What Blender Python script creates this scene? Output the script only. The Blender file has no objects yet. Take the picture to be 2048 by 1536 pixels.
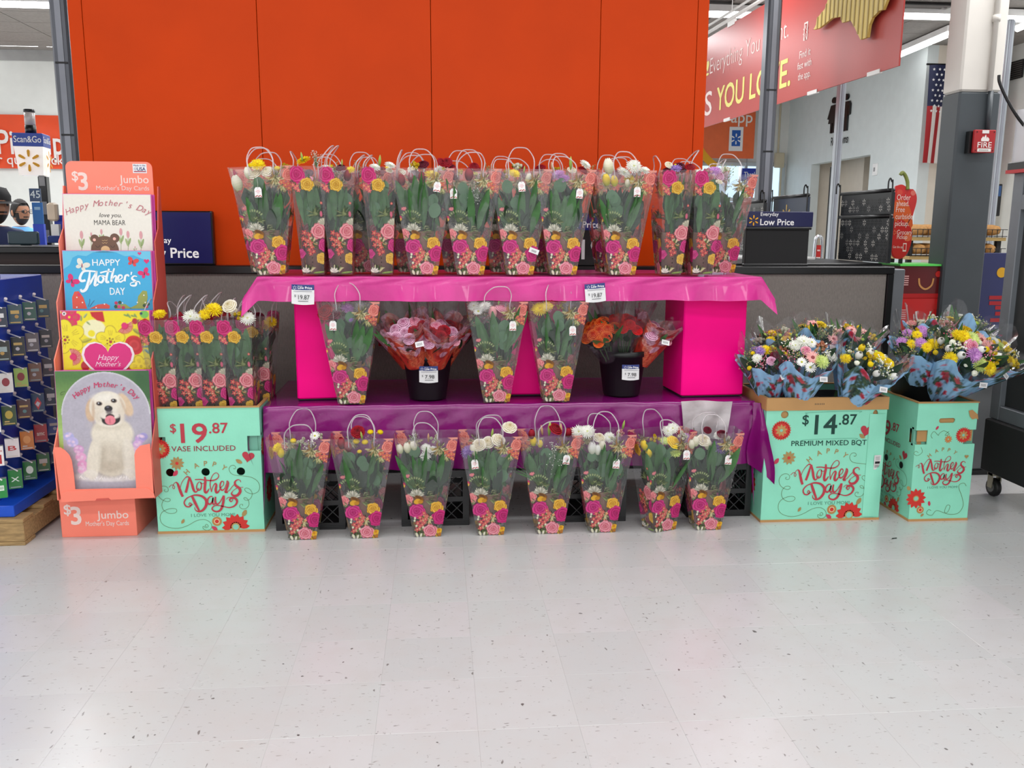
import bpy, math, random
import numpy as np
from mathutils import Vector, Matrix
from mathutils.geometry import tessellate_polygon
SC = bpy.context.scene
COL = SC.collection
random.seed(7); np.random.seed(7)
PI = math.pi
# ------------------------------------------------------------------ camera, world, lights, exposure
FPX, CAMZ, PITCH, YAW, ROLL = 1750.0, 1.475, math.atan(313/1750), math.radians(4.9), math.radians(0.3)
_cy, _sy, _cp, _sp = math.cos(YAW), math.sin(YAW), math.cos(PITCH), math.sin(PITCH)
FW = Vector((_sy*_cp, _cy*_cp, -_sp))
_r, _u = Vector((_cy, -_sy, 0)), Vector((_sy*_sp, _cy*_sp, _cp))
RT = _r*math.cos(ROLL)+_u*math.sin(ROLL); UP = _u*math.cos(ROLL)-_r*math.sin(ROLL)
cd = bpy.data.cameras.new('camera'); cam = bpy.data.objects.new('camera', cd); COL.objects.link(cam)
cam.matrix_world = Matrix(((RT.x, UP.x, -FW.x, 0), (RT.y, UP.y, -FW.y, 0), (RT.z, UP.z, -FW.z, CAMZ), (0, 0, 0, 1)))
cd.sensor_width = 36; cd.lens = 36*FPX/2048; cd.clip_end = 100
SC.camera = cam
w = bpy.data.worlds.new('world'); SC.world = w; w.use_nodes = True
w.node_tree.nodes['Background'].inputs[0].default_value = (0.98, 0.98, 1.0, 1)
w.node_tree.nodes['Background'].inputs[1].default_value = 1.15
SC.view_settings.view_transform = 'Standard'; SC.view_settings.look = 'None'
SC.view_settings.exposure = 0.5; SC.view_settings.gamma = 1.0; SC.view_settings.use_curve_mapping = False
try:
    SC.cycles.transparent_max_bounces = 20; SC.cycles.max_bounces = 7
except Exception: pass
CEIL = 4.0
for i, (x, y, p) in enumerate([(0, -2.4, 130), (0, 0.4, 95), (0, 3.0, 85), (-0.5, 7.6, 150), (0.0, 11.5, 210), (5.5, 5, 90), (-5, 9.5, 130), (0, -5.5, 170), (0, -9, 220)]):
    l = bpy.data.lights.new('strip_light', 'AREA'); l.shape = 'RECTANGLE'; l.size = 9.0 if i not in (5, 6) else 5.0; l.size_y = 0.35
    l.energy = p; l.color = (0.99, 0.99, 1.0)
    o = bpy.data.objects.new('strip_light', l); o.location = (x, y, CEIL-0.12); COL.objects.link(o)

def ray(px, py): return FW + RT*((px-1024)/FPX) + UP*((768-py)/FPX)
def G(px, py, z=0.0):            # where a sight line meets a level surface
    d = ray(px, py); t = (z-CAMZ)/d.z; return Vector((d.x*t, d.y*t, z))
def V(px, py, y):                # ... an upright plane parallel to the partition
    d = ray(px, py); t = y/d.y; return Vector((d.x*t, y, CAMZ+d.z*t))
def XP(px, py, x):               # ... an upright plane along the depth of the shop
    d = ray(px, py); t = x/d.x; return Vector((x, d.y*t, CAMZ+d.z*t))

# ------------------------------------------------------------------ colour, materials
def lin(c):
    if isinstance(c, str): c = tuple(int(c[i:i+2], 16) for i in (0, 2, 4))
    r = []
    for k in c[:3]:
        k = k/255.0; r.append(k/12.92 if k <= 0.04045 else ((k+0.055)/1.055)**2.4)
    return tuple(r)+(1.0,)
def mat(name): 
    m = bpy.data.materials.new(name); m.use_nodes = True; nt = m.node_tree
    return m, nt, nt.nodes['Principled BSDF']
_pm = {}
def pm(name, color, rough=0.5, metal=0.0, var=0.06, scale=6.0, bump=0.0, bscale=60.0, stretch=None, spec=0.5, coat=0.0, emit=None, trans=0.0):
    if name in _pm: return _pm[name]
    m, nt, b = mat(name); N, L = nt.nodes, nt.links
    c = lin(color)
    tc = N.new('ShaderNodeTexCoord'); mp = N.new('ShaderNodeMapping'); L.new(tc.outputs['Object'], mp.inputs[0])
    if stretch: mp.inputs['Scale'].default_value = stretch
    nz = N.new('ShaderNodeTexNoise'); nz.inputs['Scale'].default_value = scale; nz.inputs['Detail'].default_value = 5; L.new(mp.outputs[0], nz.inputs['Vector'])
    cr = N.new('ShaderNodeValToRGB'); L.new(nz.outputs['Fac'], cr.inputs[0])
    cr.color_ramp.elements[0].position = 0.3; cr.color_ramp.elements[1].position = 0.7
    cr.color_ramp.elements[0].color = tuple(k*(1-var) for k in c[:3])+(1,); cr.color_ramp.elements[1].color = tuple(min(1, k*(1+var)) for k in c[:3])+(1,)
    L.new(cr.outputs[0], b.inputs['Base Color'])
    b.inputs['Roughness'].default_value = rough; b.inputs['Metallic'].default_value = metal
    b.inputs['Specular IOR Level'].default_value = spec; b.inputs['Coat Weight'].default_value = coat
    if emit: b.inputs['Emission Color'].default_value = c; b.inputs['Emission Strength'].default_value = emit
    if bump:
        n2 = N.new('ShaderNodeTexNoise'); n2.inputs['Scale'].default_value = bscale; n2.inputs['Detail'].default_value = 3; L.new(mp.outputs[0], n2.inputs['Vector'])
        bp = N.new('ShaderNodeBump'); bp.inputs['Strength'].default_value = bump; bp.inputs['Distance'].default_value = 0.01
        L.new(n2.outputs['Fac'], bp.inputs['Height']); L.new(bp.outputs[0], b.inputs['Normal'])
    if trans:
        tr = N.new('ShaderNodeBsdfTranslucent'); L.new(cr.outputs[0], tr.inputs[0]); mx = N.new('ShaderNodeMixShader'); mx.inputs[0].default_value = trans
        L.new(b.outputs[0], mx.inputs[1]); L.new(tr.outputs[0], mx.inputs[2]); L.new(mx.outputs[0], N['Material Output'].inputs[0])
    _pm[name] = m; return m
def ink_mat(name, rough=0.5, spec=0.4, trans=0.0, alpha=False, coat=0.0, emit=0.0, g=0.84):
    m, nt, b = mat(name); N, L = nt.nodes, nt.links
    at = N.new('ShaderNodeAttribute'); at.attribute_name = 'Col'
    tc = N.new('ShaderNodeTexCoord'); nz = N.new('ShaderNodeTexNoise'); nz.inputs['Scale'].default_value = 90; L.new(tc.outputs['Object'], nz.inputs['Vector'])
    mr = N.new('ShaderNodeMapRange'); mr.inputs[3].default_value = 0.94*g; mr.inputs[4].default_value = 1.04*g; L.new(nz.outputs['Fac'], mr.inputs[0])
    mu = N.new('ShaderNodeVectorMath'); mu.operation = 'SCALE'; L.new(at.outputs['Color'], mu.inputs[0]); L.new(mr.outputs[0], mu.inputs['Scale'])
    L.new(mu.outputs[0], b.inputs['Base Color'])
    b.inputs['Roughness'].default_value = rough; b.inputs['Specular IOR Level'].default_value = spec; b.inputs['Coat Weight'].default_value = coat
    if emit: L.new(mu.outputs[0], b.inputs['Emission Color']); b.inputs['Emission Strength'].default_value = emit
    out = b.outputs[0]
    if trans:
        tr = N.new('ShaderNodeBsdfTranslucent'); L.new(mu.outputs[0], tr.inputs[0]); mx = N.new('ShaderNodeMixShader'); mx.inputs[0].default_value = trans
        L.new(out, mx.inputs[1]); L.new(tr.outputs[0], mx.inputs[2]); out = mx.outputs[0]
    if alpha:
        fm = film_nodes(nt, 0.055); mx = N.new('ShaderNodeMixShader'); L.new(at.outputs['Alpha'], mx.inputs[0]); L.new(fm, mx.inputs[1]); L.new(out, mx.inputs[2]); out = mx.outputs[0]
    L.new(out, N['Material Output'].inputs[0]); return m
def film_nodes(nt, milk, rough=0.12, tint=(0.97, 0.97, 0.98, 1)):
    N, L = nt.nodes, nt.links
    tr = N.new('ShaderNodeBsdfTransparent'); tr.inputs[0].default_value = tint
    df = N.new('ShaderNodeBsdfDiffuse'); df.inputs[0].default_value = (0.75, 0.76, 0.78, 1)
    m1 = N.new('ShaderNodeMixShader'); m1.inputs[0].default_value = milk; L.new(tr.outputs[0], m1.inputs[1]); L.new(df.outputs[0], m1.inputs[2])
    gl = N.new('ShaderNodeBsdfGlossy'); gl.inputs['Roughness'].default_value = rough
    tc = N.new('ShaderNodeTexCoord'); nz = N.new('ShaderNodeTexNoise'); nz.inputs['Scale'].default_value = 14; L.new(tc.outputs['Object'], nz.inputs['Vector'])
    bp = N.new('ShaderNodeBump'); bp.inputs['Strength'].default_value = 0.35; bp.inputs['Distance'].default_value = 0.02; L.new(nz.outputs['Fac'], bp.inputs['Height']); L.new(bp.outputs[0], gl.inputs['Normal'])
    lw = N.new('ShaderNodeLayerWeight'); lw.inputs[0].default_value = 0.25
    mr = N.new('ShaderNodeMapRange'); mr.inputs[3].default_value = 0.02; mr.inputs[4].default_value = 0.5; L.new(lw.outputs['Fresnel'], mr.inputs[0])
    m2 = N.new('ShaderNodeMixShader'); L.new(mr.outputs[0], m2.inputs[0]); L.new(m1.outputs[0], m2.inputs[1]); L.new(gl.outputs[0], m2.inputs[2])
    return m2.outputs[0]
def film_mat(name, milk=0.08, rough=0.1, tint=(0.97, 0.97, 0.98, 1)):
    m, nt, b = mat(name); out = film_nodes(nt, milk, rough, tint); nt.links.new(out, nt.nodes['Material Output'].inputs[0]); nt.nodes.remove(b); return m
INK = ink_mat('printed_ink', 0.55); INKG = ink_mat('glossy_ink', 0.3, coat=0.3); PETAL = ink_mat('petal', 0.6, 0.2, trans=0.1, g=.95)
SLEEVE = ink_mat('printed_clear_film', 0.35, .3, alpha=True, g=.74); WRAP = ink_mat('printed_wrapping_paper', 0.5, 0.3, trans=0.2, g=.95); GLOWINK = ink_mat('backlit_ink', 0.4, emit=0.2)
FILM = film_mat('clear_film', 0.05); TUBE = film_mat('clear_plastic_tube', 0.34, 0.2, (1, 0.93, 0.93, 1)); CLEAR = film_mat('crinkled_cellophane', 0.015, 0.26)
GLASS = film_mat('window_glass', 0.10, 0.02, (0.93, 0.97, 1, 1))

# ------------------------------------------------------------------ mesh accumulator
def fr(o, a=0.0):                # upright frame: x to the viewer's right, y up, z out of the face; a turns it
    c, s = math.cos(a), math.sin(a); o = Vector(o)
    return Matrix(((c, 0, s, o.x), (s, 0, -c, o.y), (0, 1, 0, o.z), (0, 0, 0, 1)))
def cr(p, n=5, closed=False):
    p = [Vector(q) if len(q) == 3 else Vector((q[0], q[1], 0)) for q in p]; o = []
    m = len(p)
    for i in range(m if closed else m-1):
        g = (lambda k: p[k % m]) if closed else (lambda k: p[min(max(k, 0), m-1)])
        a, b, c, d = g(i-1), g(i), g(i+1), g(i+2)
        for k in range(n):
            t = k/n; o.append(0.5*((2*b)+(c-a)*t+(2*a-5*b+4*c-d)*t*t+(3*b-a-3*c+d)*t**3))
    if not closed: o.append(p[-1])
    return o
_tx = {}
def text_geo(s, bold=0.0):
    k = (s, bold)
    if k not in _tx:
        cu = bpy.data.curves.new('t', 'FONT'); cu.body = s; cu.size = 1; cu.offset = bold; cu.resolution_u = 3; cu.fill_mode = 'FRONT'
        ob = bpy.data.objects.new('t', cu); me = ob.to_mesh()
        vs = [tuple(v.co) for v in me.vertices]; fs = [tuple(p.vertices) for p in me.polygons]
        ob.to_mesh_clear(); bpy.data.objects.remove(ob); bpy.data.curves.remove(cu)
        _tx[k] = (vs, fs)
    return _tx[k]
class MB:
    def __init__(s, M=None): s.v = []; s.f = []; s.m = []; s.c = []; s.M = M or Matrix(); s.mi = 0; s.col = (1, 1, 1, 1)
    def add(s, vs, fs, col=None, mi=None):
        b = len(s.v); c = s.col if col is None else (lin(col) if not (isinstance(col, tuple) and len(col) == 4) else col)
        s.v += [tuple(s.M @ Vector(q)) for q in vs]
        for f in fs: s.f.append(tuple(b+i for i in f)); s.m.append(s.mi if mi is None else mi); s.c.append(c)
        return s
    def box(s, lo, hi, col=None, mi=None):
        x0, y0, z0 = lo; x1, y1, z1 = hi
        return s.add([(x0, y0, z0), (x1, y0, z0), (x1, y1, z0), (x0, y1, z0), (x0, y0, z1), (x1, y0, z1), (x1, y1, z1), (x0, y1, z1)],
              [(3, 2, 1, 0), (4, 5, 6, 7), (0, 1, 5, 4), (1, 2, 6, 5), (2, 3, 7, 6), (3, 0, 4, 7)], col, mi)
    def bbox(s, lo, hi, b=0.004, col=None, mi=None):   # chamfered box
        x0, y0, z0 = lo; x1, y1, z1 = hi
        r = lambda i: [(x0+i, y0+i), (x1-i, y0+i), (x1-i, y1-i), (x0+i, y1-i)]
        def ring(z, i):
            o = []
            for k, (px, py) in enumerate([(x0+i, y0+i), (x1-i, y0+i), (x1-i, y1-i), (x0+i, y1-i)]):
                dx = (1, -1, -1, 1)[k]*b; dy = (1, 1, -1, -1)[k]*b
                o += [(px+dx, py, z), (px, py+dy, z)] if k % 2 else [(px, py+dy, z), (px+dx, py, z)]
            return o
        R = ring(z0, b)+ring(z0+b, 0)+ring(z1-b, 0)+ring(z1, b); F = [tuple(range(7, -1, -1)), tuple(range(24, 32))]
        for k in range(3):
            for i in range(8): j = (i+1) % 8; F.append((k*8+i, k*8+j, k*8+8+j, k*8+8+i))
        return s.add(R, F, col, mi)
    def tube(s, path, r, n=6, col=None, mi=None, closed=False):
        P = [Vector(q) for q in path]; V_ = []; F = []; m = len(P); prev = None
        for i, p in enumerate(P):
            t = (P[(i+1) % m]-P[i-1]) if closed else (P[min(i+1, m-1)]-P[max(i-1, 0)])
            t = t.normalized() if t.length > 1e-9 else Vector((0, 0, 1))
            a = (prev - t*prev.dot(t)) if prev else t.orthogonal()
            a = a.normalized() if a.length > 1e-6 else t.orthogonal().normalized()
            prev = a; b = t.cross(a); rr = r[i] if hasattr(r, '__len__') else r
            for k in range(n): V_.append(tuple(p+(a*math.cos(2*PI*k/n)+b*math.sin(2*PI*k/n))*rr))
        for i in range(m if closed else m-1):
            for k in range(n): F.append((i*n+k, i*n+(k+1) % n, ((i+1) % m)*n+(k+1) % n, ((i+1) % m)*n+k))
        if not closed: F += [tuple(range(n-1, -1, -1)), tuple(range((m-1)*n, m*n))]
        return s.add(V_, F, col, mi)
    def lathe(s, prof, n=24, c=(0, 0, 0), col=None, mi=None, cap=True):
        V_ = [(c[0]+r*math.cos(2*PI*k/n), c[1]+r*math.sin(2*PI*k/n), c[2]+z) for r, z in prof for k in range(n)]; m = len(prof)
        F = [(i*n+k, i*n+(k+1) % n, (i+1)*n+(k+1) % n, (i+1)*n+k) for i in range(m-1) for k in range(n)]
        if cap: F += [tuple(range(n-1, -1, -1)), tuple(range((m-1)*n, m*n))]
        return s.add(V_, F, col, mi)
    def prism(s, polys, z0, z1, col=None, mi=None):    # polys: outer then holes, in xy, extruded along z
        P = [[Vector((q[0], q[1], 0)) for q in pl] for pl in polys]; tr = tessellate_polygon(P); fl = [q for pl in P for q in pl]; n = len(fl)
        V_ = [(q.x, q.y, z1) for q in fl]+[(q.x, q.y, z0) for q in fl]; F = []
        for a, b, c in tr:
            if (fl[b]-fl[a]).cross(fl[c]-fl[a]).z < 0: b, c = c, b
            F += [(a, b, c), (c+n, b+n, a+n)]
        k = 0
        for pl in P:
            m = len(pl)
            for i in range(m): j = (i+1) % m; F.append((k+i, k+i+n, k+j+n, k+j))
            k += m
        return s.add(V_, F, col, mi)
    def flat(s, poly, z, col=None, mi=None):
        P = [Vector((q[0], q[1], 0)) for q in poly]; F = []
        for a, b, c in tessellate_polygon([P]):
            if (P[b]-P[a]).cross(P[c]-P[a]).z < 0: b, c = c, b
            F.append((a, b, c))
        return s.add([(q.x, q.y, z) for q in P], F, col, mi)
    def fan(s, poly, z, col=None): return s.add([(q[0], q[1], z) for q in poly], [tuple(range(len(poly)))], col)
    def disc(s, x, y, r, z, col=None, n=20, ry=None, a=0.0):
        ry = ry or r; ca, sa = math.cos(a), math.sin(a)
        return s.add([(x+r*math.cos(2*PI*k/n)*ca-ry*math.sin(2*PI*k/n)*sa, y+r*math.cos(2*PI*k/n)*sa+ry*math.sin(2*PI*k/n)*ca, z) for k in range(n)], [tuple(range(n))], col)
    def rect(s, x0, y0, x1, y1, z, col=None): return s.add([(x0, y0, z), (x1, y0, z), (x1, y1, z), (x0, y1, z)], [(0, 1, 2, 3)], col)
    def ribbon(s, pts, wd, z, col=None, smooth=4, closed=False):
        P = cr(pts, smooth, closed) if smooth else [Vector((q[0], q[1], 0)) for q in pts]; n = len(P); V_ = []
        for i, p in enumerate(P):
            t = (P[(i+1) % n]-P[i-1]) if closed else (P[min(i+1, n-1)]-P[max(i-1, 0)]); t = t.normalized() if t.length > 0 else Vector((1, 0, 0))
            if hasattr(wd, '__len__'):
                q = i/max(1, n-1)*(len(wd)-1); k = min(int(q), len(wd)-2); ww = wd[k]+(wd[k+1]-wd[k])*(q-k)
            else: ww = wd
            nx, ny = -t.y*ww/2, t.x*ww/2; V_ += [(p.x+nx, p.y+ny, z), (p.x-nx, p.y-ny, z)]
        F = [(2*i+1, 2*i+3, 2*i+2, 2*i) for i in range(n-1)]
        if closed: F.append((2*n-1, 1, 0, 2*n-2))
        return s.add(V_, F, col)
    def text(s, t, x, y, size, z, col=None, bold=0.0, align='l', shear=0.0, sx=1.0, rot=0.0, width=None):
        if bold > 0:
            for k_, (bx, by) in enumerate(((-1, -1), (1, -1), (1, 1), (-1, 1))): s.text(t, x+bx*bold*size*.55, y+by*bold*size*.55, size, z+k_*1.5e-5, col, 0.0, align, shear, sx, rot, width)
            return s
        vs, fs = text_geo(t, bold)
        if not vs: return s
        x0 = min(v[0] for v in vs); x1 = max(v[0] for v in vs); wd = x1-x0
        if width: sx = width/(wd*size)
        ox = {'l': 0, 'c': -wd/2, 'r': -wd}[align]; ca, sa = math.cos(rot), math.sin(rot); o = []
        for v in vs:
            a = (v[0]-x0+ox+v[1]*shear)*size*sx; b = v[1]*size; o.append((x+a*ca-b*sa, y+a*sa+b*ca, z))
        return s.add(o, fs, col)
    def arctext(s, t, cx, cy, R, a0, a1, size, z, col=None, bold=0.0, shear=0.0):   # letters spread on an arc, angles clockwise from the top
        n = len(t)
        for i, ch in enumerate(t):
            if ch == ' ': continue
            a = math.radians(a0+(a1-a0)*(i/(n-1))); z += 8e-5; s.text(ch, cx+R*math.sin(a), cy+R*math.cos(a), size, z, col, bold, 'c', shear, rot=-a)
        return s
    def petal_ring(s, cx, cy, r0, r1, n, wd, z, col, a0=0.0, amin=0, amax=2*PI, tip=0.6):
        for k in range(n):
            a = a0+2*PI*k/n
            if not (amin-1e-6 <= a % (2*PI) <= amax+1e-6): continue
            ca, sa = math.cos(a), math.sin(a); L = r1-r0
            s.fan([(cx+ca*(r0+L*u)-sa*v*wd, cy+sa*(r0+L*u)+ca*v*wd) for u, v in ((0, 0.25), (0, -.25), (tip*.6, -.5), (tip+.1, -.45), (1, 0), (tip+.1, .45), (tip*.6, .5))], z+(k % 2)*3e-5+(k % 3)*1.2e-5, col)
        return s
    def spark(s, cx, cy, r, z, col='ffb81c'):
        for k in range(6):
            a = PI/2+k*PI/3; ca, sa = math.cos(a), math.sin(a)
            s.fan([(cx+ca*u*r-sa*v*r, cy+sa*u*r+ca*v*r) for u, v in ((.36, .07), (.36, -.07), (.6, -.12), (.9, -.13), (1, -.05), (1, .05), (.9, .13), (.6, .12))], z, col)
        return s
    def heart(s, cx, cy, r, z, col, rot=0.0):
        P = []
        for k in range(28):
            t = 2*PI*k/28; x = 16*math.sin(t)**3; y = 13*math.cos(t)-5*math.cos(2*t)-2*math.cos(3*t)-math.cos(4*t)
            x *= r/16; y *= r/16; P.append((cx+x*math.cos(rot)-y*math.sin(rot), cy+x*math.sin(rot)+y*math.cos(rot)))
        return s.flat(P, z, col)
    def grid(s, fn, nu, nv, colf=None, mi=None, closed=False):
        V_ = [tuple(fn(i/nu, j/nv)) for j in range(nv+1) for i in range(nu+1)]
        b = len(s.v); s.v += [tuple(s.M @ Vector(q)) for q in V_]
        for j in range(nv):
            for i in range(nu):
                k = j*(nu+1)+i; s.f.append((b+k, b+k+1, b+k+nu+2, b+k+nu+1)); s.m.append(s.mi if mi is None else mi)
                c = colf((i+.5)/nu, (j+.5)/nv) if colf else s.col; s.c.append(c if len(c) == 4 else tuple(c)+(1,))
        return s
    def mesh(s, name, mats, smooth=False):
        me = bpy.data.meshes.new(name); me.from_pydata(s.v, [], s.f)
        for m in (mats if isinstance(mats, (list, tuple)) else [mats]): me.materials.append(m)
        if any(s.m): me.polygons.foreach_set('material_index', s.m)
        ca = me.color_attributes.new('Col', 'FLOAT_COLOR', 'CORNER'); tot = [len(f) for f in s.f]
        ca.data.foreach_set('color', np.repeat(np.array(s.c, dtype=np.float32), tot, axis=0).ravel())
        if smooth: me.polygons.foreach_set('use_smooth', [True]*len(s.f))
        me.update(); return me
    def build(s, name, mats, parent=None, smooth=False, label=None, kind=None, loc=None):
        return ob(name, s.mesh(name, mats, smooth), parent, label, kind, loc)
def ob(name, me, parent=None, label=None, kind=None, loc=None):
    o = bpy.data.objects.new(name, me); COL.objects.link(o)
    if parent: o.parent = parent
    if label: o['label'] = label
    if kind: o['kind'] = kind
    if loc is not None: o.location = loc
    return o
def thing(name, label, cat, loc=(0, 0, 0), rz=0.0, group=None):
    o = bpy.data.objects.new(name, None); o.empty_display_size = 0.1; COL.objects.link(o); o.location = loc; o.rotation_euler = (0, 0, rz)
    tag(o, label, cat, group); return o
def tag(o, label, cat, group=None):
    o['label'] = label; o['category'] = cat
    if group: o['group'] = group
    return o
def struct(name, mb, m, smooth=False): return mb.build(name, m, None, smooth, kind='structure')

# ------------------------------------------------------------------ painter for flat print carried on fine grids
def vnoise(h, w_, cell, seed):
    rg = np.random.RandomState(seed); g = rg.rand(int(h/cell)+3, int(w_/cell)+3)
    y = np.arange(h)/cell; x = np.arange(w_)/cell; yi = y.astype(int); xi = x.astype(int); fy = (y-yi)[:, None]; fx = (x-xi)[None, :]
    fy = fy*fy*(3-2*fy); fx = fx*fx*(3-2*fx)
    a = g[yi][:, xi]; b = g[yi][:, xi+1]; c = g[yi+1][:, xi]; d = g[yi+1][:, xi+1]
    return (a*(1-fx)+b*fx)*(1-fy)+(c*(1-fx)+d*fx)*fy
class Canvas:                    # x to the right, y up, in the units of the printed thing
    def __init__(s, x0, y0, x1, y1, res, bg=None):
        s.x0, s.y0, s.res = x0, y0, res; s.w = int((x1-x0)/res)+1; s.h = int((y1-y0)/res)+1; s.x1 = x0+(s.w-1)*res; s.y1 = y0+(s.h-1)*res
        s.X, s.Y = np.meshgrid(x0+np.arange(s.w)*res, y0+np.arange(s.h)*res); s.a = np.zeros((s.h, s.w, 4)); s.k = 0
        if bg is not None: s.a[:, :, :3] = lin(bg)[:3]; s.a[:, :, 3] = 1
    def over(s, m, col):
        col = np.array(lin(col)[:3]) if isinstance(col, str) else col; m = np.clip(m, 0, 1)
        al = s.a[:, :, 3]; na = m+al*(1-m); c = (s.a[:, :, :3]*(al*(1-m))[:, :, None]+np.broadcast_to(col, s.a[:, :, :3].shape)*m[:, :, None])/np.maximum(na, 1e-6)[:, :, None]
        s.a[:, :, :3] = np.where(na[:, :, None] > 1e-6, c, s.a[:, :, :3]); s.a[:, :, 3] = na
    def ell(s, cx, cy, rx, ry, col, rot=0.0, soft=None, op=1.0):
        soft = soft or s.res; dx, dy = s.X-cx, s.Y-cy; c, n = math.cos(rot), math.sin(rot); u = (dx*c+dy*n)/rx; v = (-dx*n+dy*c)/ry
        d = (1-np.sqrt(u*u+v*v))*min(rx, ry); s.over(np.clip(d/soft+.5, 0, 1)*op, col)
    def poly(s, pts, col, soft=None, op=1.0):
        soft = soft or s.res; n = len(pts); ins = np.zeros(s.X.shape, bool); dm = np.full(s.X.shape, 1e9)
        for i in range(n):
            ax, ay = pts[i]; bx, by = pts[(i+1) % n]
            c = ((ay > s.Y) != (by > s.Y)) & (s.X < (bx-ax)*(s.Y-ay)/((by-ay) if by != ay else 1e-12)+ax); ins ^= c
            ex, ey = bx-ax, by-ay; t = np.clip(((s.X-ax)*ex+(s.Y-ay)*ey)/(ex*ex+ey*ey+1e-12), 0, 1); dm = np.minimum(dm, np.hypot(s.X-ax-ex*t, s.Y-ay-ey*t))
        s.over(np.clip(np.where(ins, dm, -dm)/soft+.5, 0, 1)*op, col)
    def line(s, pts, wd, col, op=1.0):
        dm = np.full(s.X.shape, 1e9)
        for (ax, ay), (bx, by) in zip(pts[:-1], pts[1:]):
            ex, ey = bx-ax, by-ay; t = np.clip(((s.X-ax)*ex+(s.Y-ay)*ey)/(ex*ex+ey*ey+1e-12), 0, 1); dm = np.minimum(dm, np.hypot(s.X-ax-ex*t, s.Y-ay-ey*t))
        s.over(np.clip((wd/2-dm)/s.res+.5, 0, 1)*op, col)
    def rose(s, cx, cy, r, dark, mid, light, ph=0.0, sq=1.0):
        dx, dy = s.X-cx, (s.Y-cy)/sq; R = np.hypot(dx, dy); T = np.arctan2(dy, dx)+ph
        edge = r*(1+.07*np.cos(5*T)+.04*np.cos(11*T+1)); m = np.clip((edge-R)/(1.2*s.res)+.5, 0, 1)
        q = (R/r)**.8*3.6+T/(2*PI)+.18*np.cos(3*T+R/r*5); f = q-np.floor(q)
        d, mi_, l = (np.array(lin(k)[:3]) for k in (dark, mid, light)); f = f[:, :, None]; core = np.clip(1-R/(r*.75), 0, 1)[:, :, None]
        d = d*.72; c = np.where(f < .38, d*(1-f/.38)+mi_*(f/.38), mi_*(1-(f-.38)/.62)+l*((f-.38)/.62)); c = c*(1-core*.5)+d*core*.5
        s.over(m, c)
    def star(s, cx, cy, r, n, col, center=None, ph=0.0, depth=.45, cr_=.25):
        dx, dy = s.X-cx, s.Y-cy; R = np.hypot(dx, dy); T = np.arctan2(dy, dx)+ph; e = r*(1-depth*(0.5-0.5*np.cos(n*T))**.8)
        base = np.array(lin(col)[:3])*(0.65+.5*np.clip(R/r, 0, 1))[:, :, None]; s.over(np.clip((e-R)/s.res+.5, 0, 1), base)
        if center: s.ell(cx, cy, r*cr_, r*cr_, center)
    def leaf(s, x, y, L, a, wd, col, vein=None):
        ca, sa = math.cos(a), math.sin(a); u = ((s.X-x)*ca+(s.Y-y)*sa)/L; v = (-(s.X-x)*sa+(s.Y-y)*ca); hw = wd*np.sqrt(np.clip(4*u*(1-u), 0, 1))*(1-.3*u)
        sh = np.array(lin(col)[:3])*np.where(v > 0, 1.25, .8)[:, :, None]; s.over(np.where((u > 0) & (u < 1), np.clip((hw-np.abs(v))/s.res+.3, 0, 1), 0), sh)
    def sample(s, x, y):
        u = np.clip((np.asarray(x)-s.x0)/s.res, 0, s.w-1.001); v = np.clip((np.asarray(y)-s.y0)/s.res, 0, s.h-1.001); i = u.astype(int); j = v.astype(int); fu = (u-i)[..., None]; fv = (v-j)[..., None]
        return (s.a[j, i]*(1-fu)+s.a[j, i+1]*fu)*(1-fv)+(s.a[j+1, i]*(1-fu)+s.a[j+1, i+1]*fu)*fv
def pgrid(parts):                # parts: list of (P[h,w,3], rgba[h,w,4]) -> (verts, faces, colours)
    vs, fs, cs, b = [], [], [], 0
    for P, C_ in parts:
        h, w_ = P.shape[:2]; vs.append(P.reshape(-1, 3)); cs.append(C_.reshape(-1, 4)); k = (np.arange(h-1)[:, None]*w_+np.arange(w_-1)[None, :]).ravel()+b
        fs.append(np.stack([k, k+1, k+w_+1, k+w_], 1)); b += h*w_
    return np.concatenate(vs), np.concatenate(fs), np.concatenate(cs)
def pmesh(name, parts, m, smooth=False):
    v, f, c = pgrid(parts); me = bpy.data.meshes.new(name); me.vertices.add(len(v)); me.vertices.foreach_set('co', v.ravel().astype(np.float32))
    me.loops.add(f.size); me.loops.foreach_set('vertex_index', f.ravel().astype(np.int32)); me.polygons.add(len(f)); me.polygons.foreach_set('loop_start', (np.arange(len(f))*4).astype(np.int32))
    me.update(calc_edges=True); me.materials.append(m); ca = me.color_attributes.new('Col', 'FLOAT_COLOR', 'POINT'); ca.data.foreach_set('color', c.ravel().astype(np.float32))
    if smooth: me.polygons.foreach_set('use_smooth', [True]*len(f))
    me.validate(); return me

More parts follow.
